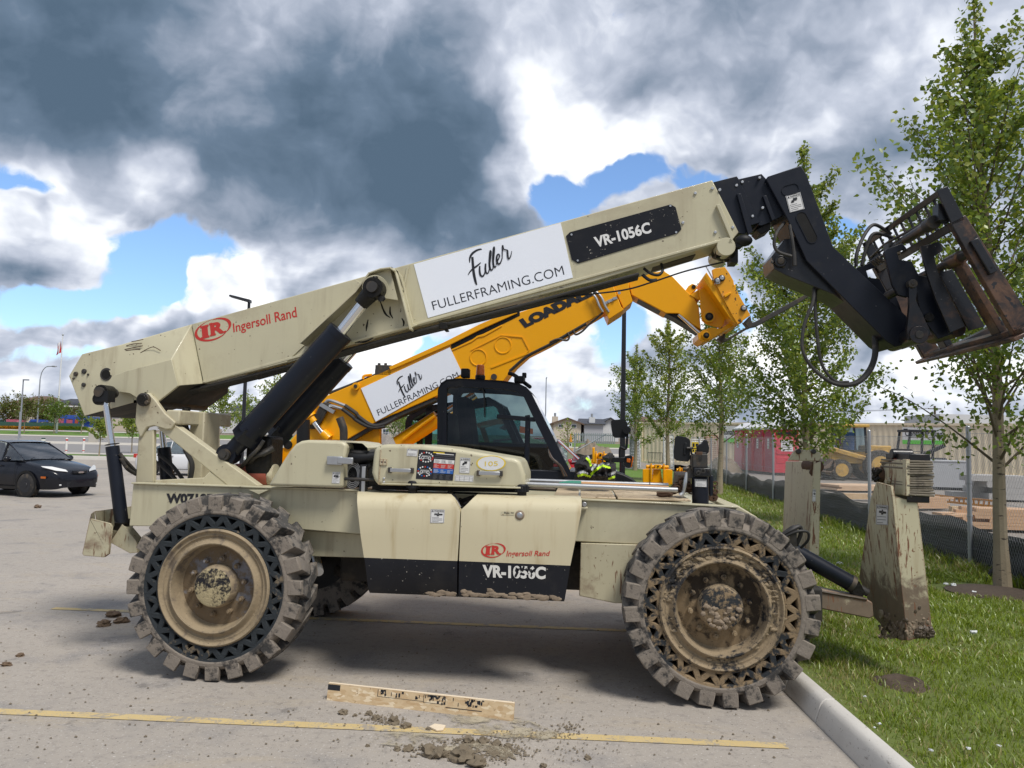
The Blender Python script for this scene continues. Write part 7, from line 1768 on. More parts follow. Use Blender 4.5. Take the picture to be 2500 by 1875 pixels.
b.text('FULLERFRAMING.COM', poly2(pts(zJ, (552, 1312), (1172, 1012), (1155, 972), (534, 1268)), YY - .0145), 'ink', bold=-.008); b.build('sign_panel', BY, 0, 'white sign board with black brush lettering')
b = MB(VF, 'ink'); b.text('LOADALL', poly2(pts(zJ, (1668, 642), (2235, 372), (2195, 300), (1630, 572)), YY - .004), bold=.085, slant=-.12); b.build('boom_lettering', BY)
b = MB(VF, 'dark_steel'); b.box(L(zJ(600, 965), YY + .1), (.22, .2, .14)); b.box(L(zJ(560, 990), YY + .1), (.1, .15, .12)); [b.cyl(L(zJ(x, 950), YY + .1), L(zJ(x, 905), YY + .1), .02) for x in (555, 605)]; b.tube([L(zJ(430, 1030), YY + .1), L(zJ(440, 1005), YY + .1), L(zJ(500, 995), YY + .1)], .02, mat='yellow_paint'); b.tube([L(zJ(170, 1140), YY + .15), L(zJ(350, 1070), YY + .15), L(zJ(560, 985), YY + .15)], .025, mat='hose'); b.build('boom_valve', BY, .006)
# collar, goose-neck, head
b = MB(VF, 'yellow_paint'); b.prism(poly2(pts(zK, (815, 340), (935, 295), (1000, 468), (1022, 492), (905, 568), (885, 525), (850, 440)), YY - .05), Ys(.56)); b.build('boom_collar', TY, .008)
b = MB(VF, 'yellow_paint'); b.prism(poly2(pts(zK, (932, 297), (1055, 252), (1066, 352), (1090, 430), (1020, 488)), YY - .02), Ys(.50)); b.build('collar_cap', TY, .008)
b = MB(VF, 'zinc'); b.prism(poly2(pts(zK, (868, 435), (965, 390), (972, 408), (874, 455)), YY - .06), Ys(.012)); 
for x, y_ in ((905, 430), (945, 408), (985, 365)): p = L(zK(x, y_), YY - .06); b.cyl(p + Ys(-.02), p, .02, n=8)
for d in (0, 45): b.tube([L(zK(760 + d, 350), YY - .06), L(zK(805 + d, 400), YY - .07), L(zK(835 + d, 470), YY - .07), L(zK(860 + d, 510), YY - .06)], .016)
b.tube([L(zK(860, 515), YY - .04), L(zK(760, 600), YY), L(zK(700, 660), YY), L(zK(650, 685), YY), L(zK(630, 650), YY)], .014, mat='dark_steel'); b.tube([L(zK(450, 745), YY), L(zK(510, 720), YY), L(zK(580, 730), YY), L(zK(600, 700), YY), L(zK(585, 670), YY)], .014, mat='dark_steel'); b.build('collar_pipe', TY)
GY = ypl('boom_head', zK, ((1050, 258), (1200, 215), (1330, 192), (1400, 240), (1500, 345), (1560, 395), (1600, 470), (1615, 645), (1560, 610), (1440, 522), (1345, 520), (1080, 378)), YY + .03, .38)
b = MB(VF, 'grease'); b.prism(poly2(pts(zK, (1085, 382), (1345, 522), (1440, 525), (1610, 650), (1600, 672), (1420, 560), (1200, 450)), YY + .06), Ys(.3)); b.build('head_underside', GY)
b = MB(VF, 'chrome')
for dy in (.06, .24): b.cyl(L(zO(120, 945), YY + dy), L(zO(520, 1290), YY + dy), .028, n=14)
b.build('tilt_rod', TY)
b = MB(VF, 'yellow_paint'); b.prism(poly2(pts(zO, (245, 520), (300, 430), (370, 385), (430, 410), (460, 470), (330, 590)), YY + .05), Ys(.3)); p = L(zO(395, 445), YY + .05); b.cyl(p + Ys(-.01), p, .028, n=16, mat='grease')
b.prism(poly2(pts(zO, (320, 590), (490, 490), (620, 430), (500, 690)), YY + .02), Ys(.36)); b.build('head_lug', TY, .01)
b = MB(VF, 'yellow_paint'); b.prism(poly2(pts(zO, (495, 500), (640, 445), (700, 600), (830, 770), (975, 985), (1000, 1020), (955, 1040), (935, 1120), (880, 1190), (640, 1120), (545, 1050)), YY - .05), Ys(.04)); b.prism(poly2(pts(zO, (470, 1290), (560, 1225), (700, 1172), (880, 1200), (1080, 1060), (1180, 1115), (1000, 1210), (900, 1265), (690, 1400), (560, 1440), (480, 1390)), YY - .08), Ys(.5))
for x, y_, r in ((670, 985, .075), (617, 1322, .055)): p = L(zO(x, y_), YY - .09); b.cyl(p + Ys(-.02), p + Ys(.05), r, n=24); b.cyl(p + Ys(-.035), p + Ys(-.02), r * .7, n=16, mat='grease'); b.cyl(p + Ys(-.05), p + Ys(-.03), r * .35, n=10, mat='dark_steel')
b.build('quick_hitch', TY, .008)
b = MB(VF, 'yellow_worn'); b.prism(poly2(pts(zO, (725, 140), (780, 110), (960, 88), (1040, 200), (1110, 330), (1130, 440), (1420, 955), (1185, 1120), (1100, 985), (930, 670), (760, 330)), YY - .30), Ys(.05)); b.prism(poly2(pts(zO, (560, 290), (625, 180), (640, 200), (950, 650), (1170, 1110), (1080, 1060)), YY - .28), Ys(.6), 'yellow_paint')
b.prism(poly2(pts(zO, (945, 590), (1060, 530), (1080, 560), (960, 640)), YY - .34), Ys(.05), 'yellow_paint')
for x, y_ in ((820, 335), (900, 290), (1295, 830)): p = L(zO(x, y_), YY - .31); b.cyl(p + Ys(-.03), p, .028, n=12, mat='zinc'); b.cyl(p + Ys(-.012), p, .042, n=16, mat='dark_steel')
b.prism(poly2(pts(zO, (600, 60), (630, 60), (770, 330), (740, 320)), YY - .33), Ys(.02), 'zinc'); b.prism(poly2(pts(zO, (780, 330), (880, 330), (870, 390), (800, 400)), YY - .325), Ys(.015), 'zinc'); b.build('fork_carriage', TY, .006)
b = MB(VF, 'yellow_paint'); q = L(zO(1060, 500), YY - .1); q2 = L(zO(1180, 1080), YY - .1); b.bar(q + Ys(-.2), q + Ys(1.1), .06, .06, up=(0, 0, 1)); b.bar(q2 + Ys(-.2), q2 + Ys(1.1), .06, .06); b.build('carriage_bar', TY, .01)
def yfork(y, heel, tipd):
    b = MB(VF, 'dark_steel'); P = [L(zO(*p), y) for p in heel]; b.prism(P, Ys(.12)); b.build('fork', TY, .006)
yfork(YY - .26, ((1300, 1085), (1420, 960), (1440, 1070), (1470, 1085), (1560, 1040), (2300, 640), (2900, 300), (2910, 325), (2300, 730), (1540, 1150), (1440, 1170), (1390, 1195)), 0)
yfork(YY + .75, ((815, 1375), (960, 1280), (960, 1360), (1000, 1370), (1340, 1170), (2300, 690), (2310, 720), (1350, 1210), (1010, 1410), (900, 1450)), 0)
# body: chassis, tower, cab, engine pod
b = MB(VF, 'yellow_paint'); b.prism(poly2(pts(zB, (1430, 800), (1460, 670), (1510, 640), (1570, 595), (1680, 470), (1760, 350), (1900, 300), (2300, 300), (2300, 900), (1430, 900)), YY + .12), Ys(.10)); b.prism(poly2(pts(zB, (1700, 560), (1800, 420), (2300, 380), (2300, 900), (1700, 900)), YY + .8), Ys(.10)); b.build('boom_tower', TY, .02)
xa, xb = L((700, 1250), YY).x, L((1560, 1250), YY).x
b = MB(VF, 'yellow_paint'); b.box(((xa + xb) / 2, YY + .75, .85), (xb - xa, 1.5, .45)); b.build('chassis', TY, .04)
b = MB(VF, 'yellow_paint'); b.box((xa + 2.0, YY - .0, .95), (1.5, .5, .5)); b.build('engine_pod', TY, .06)
def tyre2(x, y, sgn):
    w = bpy.data.objects.new('wheel', None); COL.objects.link(w); w.parent = TY; w.location = (x - yo.x, y - yo.y, .62 - yo.z)
    b = MB(VF, 'rubber'); b.lathe([(.30, sgn * .02), (.50, sgn * .0), (.58, sgn * .05), (.60, sgn * .10), (.60, sgn * .30), (.58, sgn * .36), (.3, sgn * .40)], (x, y, .62), 'y', 48)
    for k in range(22):
        for s in (0, 1):
            a = (k + .5 * s) * 2 * math.pi / 22; c = Vector((x + .605 * math.cos(a), y + sgn * (.1 + .2 * s), .62 + .605 * math.sin(a))); b.box(c, (.05, .2, .06), None, Matrix.Rotation(-a, 3, 'Y') @ Matrix.Rotation((.5 if s else -.5), 3, 'X'))
    b.build('tyre', w); b = MB(VF, 'yellow_paint'); b.lathe([(.32, sgn * .0), (.30, sgn * .04), (.27, sgn * .10), (.12, sgn * .10), (.11, sgn * .04), (1e-4, sgn * .03)], (x, y, .62), 'y', 32); b.build('rim', w)
for x in (xa + .35, xb - .45):
    tyre2(x, YY - .25, 1); tyre2(x, YY + 1.85, -1)
YC1, YC2 = 5.75, 6.65
cp = poly2(pts(zD, (752, 470), (755, 260), (770, 215), (810, 180), (905, 130), (1400, 60), (1500, 120), (1640, 420), (1640, 560)), YC1)
b = MB(VF, 'black_paint'); band(b, cp, .09, YC1, .08); band(b, cp, .09, YC2 - .08, .08); band(b, poly2(pts(zD, (905, 440), (915, 130)), YC1), .10, YC1, .06)
for i in range(2, 6): b.loft([cp[i], cp[i + 1], cp[i + 1] + Ys(.9), cp[i] + Ys(.9)], [cp[i] + Vector((0, 0, -.04)), cp[i + 1] + Vector((0, 0, -.04)), cp[i + 1] + Vector((0, .9, -.04)), cp[i] + Vector((0, .9, -.04))])
b.build('cab_frame', TY, .015)
glass_mat('teal_glass', (.34, .58, .55)); b = MB(VF, 'teal_glass'); inn = offset_path(cp, .05); b.poly([p + Ys(.03) for p in inn]); b.poly([p + Ys(.87) for p in inn]); b.build('cab_glass', TY)
b = MB(VF, 'black_plastic'); zb_ = L(zD(900, 440), YC1).z; b.box(((cp[0].x + cp[-1].x) / 2, YC1 + .45, zb_ - .3), (cp[-1].x - cp[0].x, .9, .6)); b.box((cp[0].x + .5, YC1 + .45, zb_ + .25), (.14, .45, .6)); b.build('cab_shell', TY, .02)
b = MB(VF, 'yellow_paint'); b.cyl(L(zD(700, 425), YY + .3), L(zD(1010, 225), YY + .3), .115, n=24); b.tube([L(zD(745, 385), YY + .15), L(zD(840, 310), YY + .15), L(zD(985, 205), YY + .15)], .022, 8); b.cyl(L(zD(1010, 225), YY + .3), L(zD(1300, 40), YY + .3), .06, mat='chrome'); b.build('lift_cylinder', TY)
b = MB(VF, 'yellow_paint'); a, c = L(zN(1540, 110), YY - .05), L(zN(1700, 320), YY - .05); b.cyl(L(zN(1500, 60), YY - .05), a, .085, n=18); b.cyl(a, a * .7 + c * .3, .055); b.cyl(a * .7 + c * .3, c, .035, mat='chrome'); b.cyl(c, L(zN(1790, 400), YY - .05), .07); b.build('compensating_ram', TY)
b = MB(VF, 'dark_steel')
for k in range(4): b.tube([L(zB(1750 + 18 * k, 460), YY - .02), L(zB(1800 + 18 * k, 380), YY - .04), L(zB(1850 + 16 * k, 290), YY - .04), L(zB(1880 + 10 * k, 265), YY - .03)], .024, 8)
b.box(L(zB(1885, 300), YY - .05), (.26, .05, .05), 'zinc', Matrix.Rotation(R_(28), 3, 'Y'))
b.tube([L(zB(1870, 280), YY - .03), L(zB(1910, 245), YY - .04), L(zB(2030, 285), YY - .04)], .022, 8, 'zinc'); b.tube([L(zB(1880, 300), YY - .03), L(zB(1920, 285), YY - .04), L(zB(2010, 310), YY - .04)], .022, 8, 'zinc')
b.tube([L(zB(2030, 285), YY - .04), L(zB(2110, 340), YY - .04), L(zJ(400, 1320), YY - .03), L(zJ(500, 1385), YY - .03), L(zJ(600, 1375), YY - .02), L(zJ(690, 1325), YY)], .026, 8, 'hose'); b.tube([L(zB(2010, 310), YY - .04), L(zB(2090, 370), YY - .04), L(zJ(380, 1345), YY - .03), L(zJ(490, 1400), YY - .03), L(zJ(600, 1395), YY - .02)], .026, 8, 'hose'); b.build('boom_pipe', TY)
b = MB(VF, 'dark_steel'); b.tube([L(zN(1930, 110), YY - .5), L(zN(1960, 190), YY - .5), L(zN(1985, 280), YY - .5), L(zN(1985, 480), YY - .5)], .050, 14); b.build('exhaust_pipe', TY); b = MB(VF, 'black_plastic'); b.tube([L(zN(1440, 140), YY - .45), L(zN(1440, 480), YY - .45)], .085, 18, None, True, False); b.build('air_intake', TY)
b = MB(VF, 'yellow_paint'); p = L(zN(1230, 475), YY + .10); b.cyl(p, p + Ys(.02), .06, mat='grease'); b.box(L(zN(1070, 690), YY + .05), (.16, .05, .30)); b.tube([L(zN(1060, 650), YY), L(zN(1110, 640), YY), L(zN(1110, 780), YY)], .022, mat='dark_steel'); b.build('tower_fitting', TY, .01)
# mirror, marker lamp and fender at its front corner
b = mirror('m', zR, ((1058, 270), (1085, 250), (1250, 240), (1285, 300), (1285, 440), (1265, 480), (1230, 492), (1120, 492), (1085, 470), (1065, 360)), YY - .3, dep=.1); b.F = VF; b.cyl(L(zR(1270, 385), YY - .34), L(zR(1280, 385), YY - .1), .05, n=12); b.tube([L(zR(1285, 400), YY - .3), L(zR(1278, 500), YY - .3), L(zR(1268, 620), YY - .3), L(zR(1240, 640), YY - .3), L(zR(1195, 620), YY - .3), L(zR(1180, 660), YY - .3), L(zR(1180, 760), YY - .3)], .016); b.build('side_mirror', TY, .02)
b = MB(VF, 'black_plastic'); b.prism(poly2(pts(zR, (1230, 790), (1250, 740), (1330, 725), (1365, 760), (1350, 880), (1300, 900), (1245, 880)), YY - .34), Ys(.12)); b.prism(poly2(pts(zR, (1350, 735), (1368, 760), (1340, 890), (1325, 895)), YY - .35), Ys(.13), 'amber'); b.prism(poly2(pts(zR, (1275, 770), (1325, 775), (1320, 830), (1270, 820)), YY - .348), Ys(.01), 'amber'); b.box(L(zR(1180, 790), YY - .3), (.22, .08, .06)); b.prism(poly2(pts(zR, (1000, 950), (1110, 840), (1135, 845), (1020, 985)), YY - .3), Ys(.1), 'bucket_brown'); b.build('marker_lamp', TY, .015)
b = MB(VF, 'black_plastic'); b.prism(poly2(pts(zR, (1060, 960), (1130, 950), (1240, 985), (1350, 1040), (1420, 1100), (1420, 1140), (1060, 1140)), YY - .35), Ys(.45)); b.build('fender', TY, .02)

# ================================================================ cars
def car(name, label, M, paint, rim='zinc', scale=1.0, cat='car', tall=0.0, trunk=True):
    T = thing(name, label, cat, M)
    def P(x, y, z): return Vector((x * scale, y * scale, z * scale))
    w = .84
    # stations: x, hood/deck height, half width, low edge
    st = [(0.0, .62, .66, .34), (.06, .82, .76, .24), (.25, .95 + .1 * tall, .81, .22), (.75, .985 + .05 * tall, .84, .20), (1.3, .95, .85, .19), (2.2, .94, .85, .19), (2.95, .965, .845, .19), (3.30, .92, .84, .20), (3.75, .835, .82, .21), (4.05, .755, .77, .21), (4.22, .68, .68, .22), (4.30, .58, .58, .25), (4.33, .45, .52, .27)]
    V_, F_ = [], []
    for x, zt, hw, lo in st:
        zs = min(zt, .80); row = [(hw * .93, lo), (hw * .985, lo + .14), (hw, .50 if zt > .6 else zt * .85), (hw * .985, zs * .93), (hw * .93, zt * .965), (hw * .78, zt), (hw * .4, zt + .022), (0, zt + .03)]
        for y, z in row: V_.append(P(x, y, z))
        for y, z in row[-2::-1]: V_.append(P(x, -y, z))
    n = 15
    for i in range(len(st) - 1):
        for k in range(n - 1): F_.append((i * n + k, i * n + k + 1, (i + 1) * n + k + 1, (i + 1) * n + k))
    F_.append(tuple(range(n))); F_.append(tuple(range((len(st) - 1) * n, len(st) * n)))
    b = MB(M, paint); b.add(V_, F_, None, True); B = b.build('body', T, auto=48)
    sv = B.modifiers.new('subsurf', 'SUBSURF'); sv.levels = 1; sv.render_levels = 1
    zr = 1.43 + tall
    gh = [(.62 if trunk else .12, 1.0, .70, 1.02), (1.15 if trunk else .5, 1.34 + tall, .60, 0), (1.55, 1.42 + tall, .585, 0), (2.15, zr, .59, 0), (2.42, 1.39 + tall, .60, 0), (3.18, .955, .74, 0)]
    low = [(.5 if trunk else .08, .97), (1.0, .93), (1.5, .92), (2.1, .92), (2.6, .93), (3.22, .95)]
    b = MB(M, 'car_glass'); cols = []
    for (x, z, hw, _), (xl, zl) in zip(gh, low): cols.append([P(xl, .80, zl), P(x, hw, z), P(x, hw * .5, z + .02), P(x, -hw * .5, z + .02), P(x, -hw, z), P(xl, -.80, zl)])
    for i in range(len(cols) - 1):
        for k in range(5): b.poly([cols[i][k], cols[i + 1][k], cols[i + 1][k + 1], cols[i][k + 1]])
    b.build('windows', T, auto=25)
    b = MB(M, paint)
    def off(p, d=.012): return p + Vector((0, math.copysign(d, p.y) if abs(p.y) > .3 * scale else 0, d))
    for i in range(1, 4):
        for k in (1, 2, 3): b.poly([off(cols[i][k]), off(cols[i + 1][k]), off(cols[i + 1][k + 1]), off(cols[i][k + 1])])
    b.build('roof', T, auto=30)
    b = MB(M, paint)
    for s in (1, 4):
        for i in (0, 1, 2, 3, 4): b.bar(off(cols[i][s], .0), off(cols[i + 1][s], .0), .035 * scale, .02 * scale)
        e = 0 if s == 1 else 5
        b.bar(off(cols[2][e], .0), off(cols[2][s], .01), .06 * scale, .03 * scale, up=(1, 0, 0)); b.bar(off(cols[4][e] * .8 + cols[3][e] * .2, .0), off(cols[4][s], .01), .05 * scale, .03 * scale, up=(1, 0, 0))
    b.build('pillar', T)
    b = MB(M, 'black_cloth'); b.box(P(2.0, .36, .9), (.14, .46, .5)); b.box(P(2.0, -.36, .9), (.14, .46, .5)); b.box(P(3.0, 0, .86), (.3, 1.3, .14)); b.build('seats', T, .04)
    for x in (.78, 3.42):
        for s in (1, -1):
            c = M @ P(x, s * .75, .31); ax = (M.to_3x3() @ Vector((0, 1, 0))).normalized()
            wheel_simple(T, c, .305 * scale, .21 * scale, ax, 'wheel', 'rubber', rim)
            b = MB(M, 'dark_void'); b.lathe([(.365 * scale, 0), (.30 * scale, .0)], P(x, s * .852, .33), 'y', 28); b.build('wheel_arch', T)
    b = MB(M, 'ink'); b.box(P(4.30, 0, .34), (.05, .8, .12)); b.box(P(4.29, 0, .66), (.06, .42, .07)); b.prism([P(4.345, .1, .655), P(4.345, .06, .68), P(4.345, -.06, .68), P(4.345, -.1, .655), P(4.345, -.06, .63), P(4.345, .06, .63)], (.004, 0, 0), 'chrome'); b.build('grille', T, .01)
    for s in (1, -1):
        b = MB(M, 'lamp_white'); q = [P(4.25, s * .32, .655), P(4.15, s * .60, .69), P(3.92, s * .79, .775), P(3.86, s * .80, .80), P(4.02, s * .62, .79), P(4.21, s * .36, .71)]; b.prism([p + P(.015, s * .012, .008) for p in q], P(.012, s * .012, .012)); b.build('headlight', T)
        b = MB(M, 'amber'); b.box(P(3.98, s * .815, .53), (.14, .03, .05)); b.build('marker_light', T)
        b = MB(M, 'lamp_white'); b.ball(P(4.27, s * .52, .34), .07 * scale, None, 8, (.5, 1, .7)); b.build('fog_light', T)
        b = MB(M, 'red_ink'); b.box(P(.05, s * .66, .78), (.10, .26, .16)); b.build('tail_light', T, .01)
        b = MB(M, paint); b.ball(P(2.85, s * .95, .98), .10 * scale, None, 8, (.7, 1, .8)); b.build('side_mirror', T)
        b = MB(M, 'ink'); b.bar(P(2.35, s * .858, .80), P(2.55, s * .858, .80), .02, .03); b.bar(P(1.5, s * .856, .80), P(1.7, s * .856, .80), .02, .03); b.build('door_handle', T); b = MB(M, 'dark_void'); [b.tube([P(x, s * .853, .3), P(x + .02, s * .857, .55), P(x + .03, s * .853, .9)], .004, 4, None, True, False) for x in (1.35, 2.3, 3.0)]; b.bar(P(.9, s * .845, .27), P(3.0, s * .845, .27), .01, .02); b.build('door_seam', T)
    b = MB(M, 'ink'); b.tube([P(3.16, .1, .985), P(2.95, .5, 1.08)], .012, 6); b.tube([P(3.16, -.5, .985), P(2.95, -.1, 1.08)], .012, 6); b.build('wiper', T)
    return T
t = NT('lamp_white'); MATS['lamp_white'] = t.done(t.bsdf((.75, .76, .76), .12, 0, None, .6, .6))
def carpaint(name, col, rough=.25): t = NT(name); MATS[name] = t.done(t.bsdf(col, rough, 0, None, .3, .25)); return name
carpaint('car_black', (.008, .009, .014)); carpaint('car_white', (.72, .73, .75)); carpaint('car_red', (.42, .02, .03))
def car_at(front_axle, heading, sc=1.0): return Matrix.Translation((front_axle.x, front_axle.y, front_axle.z)) @ Matrix.Rotation(heading, 4, 'Z') @ Matrix.Translation((-3.42 * sc, 0, 0))
n_, f_ = on_z(70, 1214), on_z(161, 1208); mid_ = Vector((n_.x + .2, n_.y + .75, 0))
car('parked_car', 'small black car with pale headlights standing at the left edge of the lot', car_at(mid_, R_(-19)), 'car_black', 'ink')
w_ = on_z(470, 1162); car('parked_car', 'white car seen behind the rear boom tower of the cream handler', car_at(Vector((w_.x + 1.0, w_.y + .6, 0)), R_(-2)), 'car_white')
car('parked_car', 'red minivan behind the cab pillar and the work jacket', car_at(Vector((at_y(1440, 1150, 27).x, 27, .0)), R_(-8), 1.12), 'car_red', tall=.22, trunk=False, scale=1.12)

# ================================================================ the far left: road, bank, playground, houses
grid_sheet('pavement', -160, -3, 8, [(47.5, .14), (49.0, .15), (50.0, .16)], 'pavement'); b = MB(None, 'kerb_concrete'); b.loft([Vector((-160, 47.3, 0)), Vector((-160, 47.5, 0)), Vector((-160, 47.5, .15)), Vector((-160, 47.33, .15))], [Vector((2, 47.3, 0)), Vector((2, 47.5, 0)), Vector((2, 47.5, .15)), Vector((2, 47.33, .15))]); struct(b.build('kerb'))
grid_sheet('verge', -160, -3, 8, [(50.0, .165), (51.6, .19)], 'far_lawn'); grid_sheet('pavement', -160, -3, 8, [(51.6, .20), (54.0, .23)], 'pavement'); grid_sheet('verge', -13.5, -3, 3, [(53.0, .24), (57.5, .27)], 'far_lawn')
grid_sheet('road', -200, 30, 8, [(54.0, .215), (58, .26), (66.5, .60)], 'road_asphalt'); grid_sheet('pavement', -200, 30, 8, [(66.5, .60), (66.7, .72), (68.2, .78)], 'pavement'); grid_sheet('road', -200, 30, 8, [(68.2, .68), (80, 1.08)], 'road_asphalt'); grid_sheet('pavement', -200, 30, 8, [(80, 1.10), (80.2, 1.2), (81.2, 1.22)], 'pavement')
grid_sheet('grass_bank', -220, 60, 10, [(81.2, 1.22), (88, 1.5), (92, 1.6)], 'far_lawn'); grid_sheet('path', -220, -40, 6, [(91, 1.60), (95, 1.72)], 'pavement'); grid_sheet('terrain', -260, 140, 10, [(92, 1.56), (97, 1.68), (130, 2.2), (200, 2.6), (700, 6)], 'earth')
def tz(y): return float(np.interp(y, [47.5, 54, 58, 80, 88, 95, 130, 200], [0, .22, .26, 1.1, 1.5, 1.72, 2.2, 2.6]))
def upright(u, v0, v1, Y): a, c = at_y(u, v1, Y), at_y(u, v0, Y); return Vector((a.x, Y, tz(Y))), c.z
# bollards
plain('bollard_white', (.74, .73, .70), .5, var=.05); plain('bollard_green', (.015, .045, .035), .5, var=.1)
def bollard(u, v0, v1, Y, r, mat, capm, label):
    a, zt = upright(u, v0, v1, Y); h = zt - a.z; T = thing('bollard', label, 'bollard', Matrix.Translation(a), 'bollards beside the road' if mat == 'bollard_white' else None)
    b = MB(None, mat); b.tube([a, a + Vector((0, 0, h * .82)), a + Vector((0, 0, h * .97)), a + Vector((0, 0, h))], [r, r, r * .98, r * .7], 16, None, True, False); b.build('post', T)
    b = MB(None, capm); b.lathe([(r * 1.04, h * .80), (r * 1.06, h * .86), (r * 1.04, h * .92)], a, 'z', 16); b.lathe([(r * 1.04, h * .10), (r * 1.06, h * .13), (r * 1.04, h * .16)], a, 'z', 16); b.build('band', T)
bollard(161.5, 1069, 1102, 54.5, .075, 'bollard_white', 'red_ink', 'white bollard with red bands, the one nearer the black car'); bollard(203.5, 1069, 1102, 54.5, .075, 'bollard_white', 'red_ink', 'white bollard with red bands, the one nearer the small street tree'); bollard(104, 1069, 1104, 52, .13, 'bollard_green', 'bollard_white', 'thick dark green bollard with a white band behind the black car')
b = MB(None, 'pavement'); a, zt = upright(228, 1053, 1076, 68); b.loft([a + Vector((x, y, -.05)) for x, y in ((-.32, -.3), (.32, -.3), (.32, .3), (-.32, .3))], [a + Vector((x * .94, y, zt - a.z)) for x, y in ((-.32, -.3), (.32, -.3), (.32, .3), (-.32, .3))]); tag(b.build('stone_pillar', None, .03), 'squat stone block pillar on the road island', 'pillar')
# posts, lamps, flag
plain('pole_white', (.74, .74, .75), .4, var=.03); plain('pole_grey', (.33, .35, .38), .45, metal=.4, var=.06)
b = MB(None, 'galvanised'); a, zt = upright(45, 1005, 1073, 60); b.cyl(a, Vector((a.x, a.y, zt)), .05, n=8); b.box(Vector((a.x, a.y, zt - .12)), (.16, .04, .03)); tag(b.build('sign_pole'), 'bare grey sign pole on the far verge at the left', 'pole')
Yf = 86; a, zt = upright(138, 819, 1055, Yf); tp = at_y(150, 819, Yf); T = thing('flagpole', 'tall white flagpole with a gold cap on the grass bank', 'flagpole', Matrix.Translation(a)); tp = Vector((a.x, Yf, tp.z))
b = MB(None, 'pole_white'); b.tube([a, tp], [.11, .05], 12, None, True, False); b.build('pole', T); b = MB(None, 'zinc'); b.ball(tp + Vector((0, 0, .08)), .11, None, 8); b.build('cap', T)
plain('flag_red', (.62, .03, .04), .7, var=.05); plain('flag_white', (.74, .74, .76), .7, var=.03)
T = thing('flag', 'red and white maple leaf flag hanging from the white flagpole', 'flag', Matrix.Translation(tp)); b = MB(None, 'flag_red'); o0 = Vector((a.x, Yf, 0)); q = [Vector((at_y(u, v, Yf).x, Yf + y, at_y(u, v, Yf).z)) for u, v, y in ((149, 829, 0), (147, 860, .1), (139, 868, .4), (128, 866, .7), (134, 842, .5), (142, 833, .3))]
ql, qr = [q[0], q[1]], [q[5], q[2]]; Q = [q[3], q[1], q[0], q[4]]
for i in range(8):
    for j in range(5):
        def W(s, t_): return bil(Q, s, t_) + Vector((0, .12 * math.sin(s * 7 + t_ * 3), .05 * math.sin(s * 6)))
        b.poly([W(i / 8, j / 5), W((i + 1) / 8, j / 5), W((i + 1) / 8, (j + 1) / 5), W(i / 8, (j + 1) / 5)], 'flag_red' if i < 2 or i > 5 else 'flag_white')
b.build('cloth', T); b = MB(None, 'flag_red'); leaf_ = [(0, -.5), (.06, -.2), (.34, -.22), (.26, -.05), (.5, .12), (.36, .16), (.3, .3), (.14, .2), (.18, .42), (.08, .36), (0, .55)]; leaf_ += [(-x, y) for x, y in leaf_[-2::-1]]
b.poly([bil(Q, .5 + .24 * x, .5 + .62 * y) + Vector((0, -.18, 0)) for x, y in leaf_[:-1]]); b.build('maple_leaf', T)
def street_lamp(label, u, vt, vb, Y, arm, style, r=.07, mat='pole_grey', ground=None):
    a = at_y(u, vb, Y); a = Vector((a.x, Y, tz(Y) if ground is None else ground)); zt = at_y(u, vt, Y).z; T = thing('street_lamp', label, 'lamp', Matrix.Translation(a)); top = Vector((a.x, Y, zt))
    b = MB(None, mat); b.tube([a, top], [r * 1.1, r * .75], 10, None, True, False)
    if style == 'cobra': b.tube([top, top + Vector((arm * .12, 0, .9)), top + Vector((arm * .45, 0, 1.55)), top + Vector((arm, 0, 1.65))], r * .6, 8)
    b.build('pole', T); b = MB(None, 'ink' if mat == 'ink' else mat)
    if style == 'cobra': b.ball(top + Vector((arm * 1.1, 0, 1.65)), .3, None, 8, (1.3, .6, .35))
    elif style == 'shoebox': b.loft([top + Vector((x, y, z)) for x, y, z in ((.06, -.14, -.1), (-.75 * arm, -.17, .12), (-.75 * arm, .17, .12), (.06, .14, -.1))], [top + Vector((x, y, z)) for x, y, z in ((.06, -.12, .02), (-.72 * arm, -.15, .19), (-.72 * arm, .15, .19), (.06, .12, .02))])
    elif style == 'flat': b.box(top + Vector((arm * .5, 0, 0)), (abs(arm), .25, .12))
    b.build('lamp_head', T); return T
street_lamp('black lamp post with angled box head above the cream boom', 588, 733, 1160, 30, 1.0, 'shoebox', .075, 'ink', 0); street_lamp('thick black lamp post rising behind the yellow boom beside the mirror', 1519, 705, 1150, 27, 1.0, 'shoebox', .095, 'ink', .1)
street_lamp('grey street lamp with a long curved arm left of the flagpole', 89, 925, 1060, 98, 1.5, 'cobra', .09); street_lamp('thin grey street lamp with flat head at the far left', 48, 927, 1060, 75, .5, 'flat', .08); street_lamp('thin grey lamp mast standing right of the cream cab roof', 1331, 922, 1060, 85, .1, 'flat', .07)
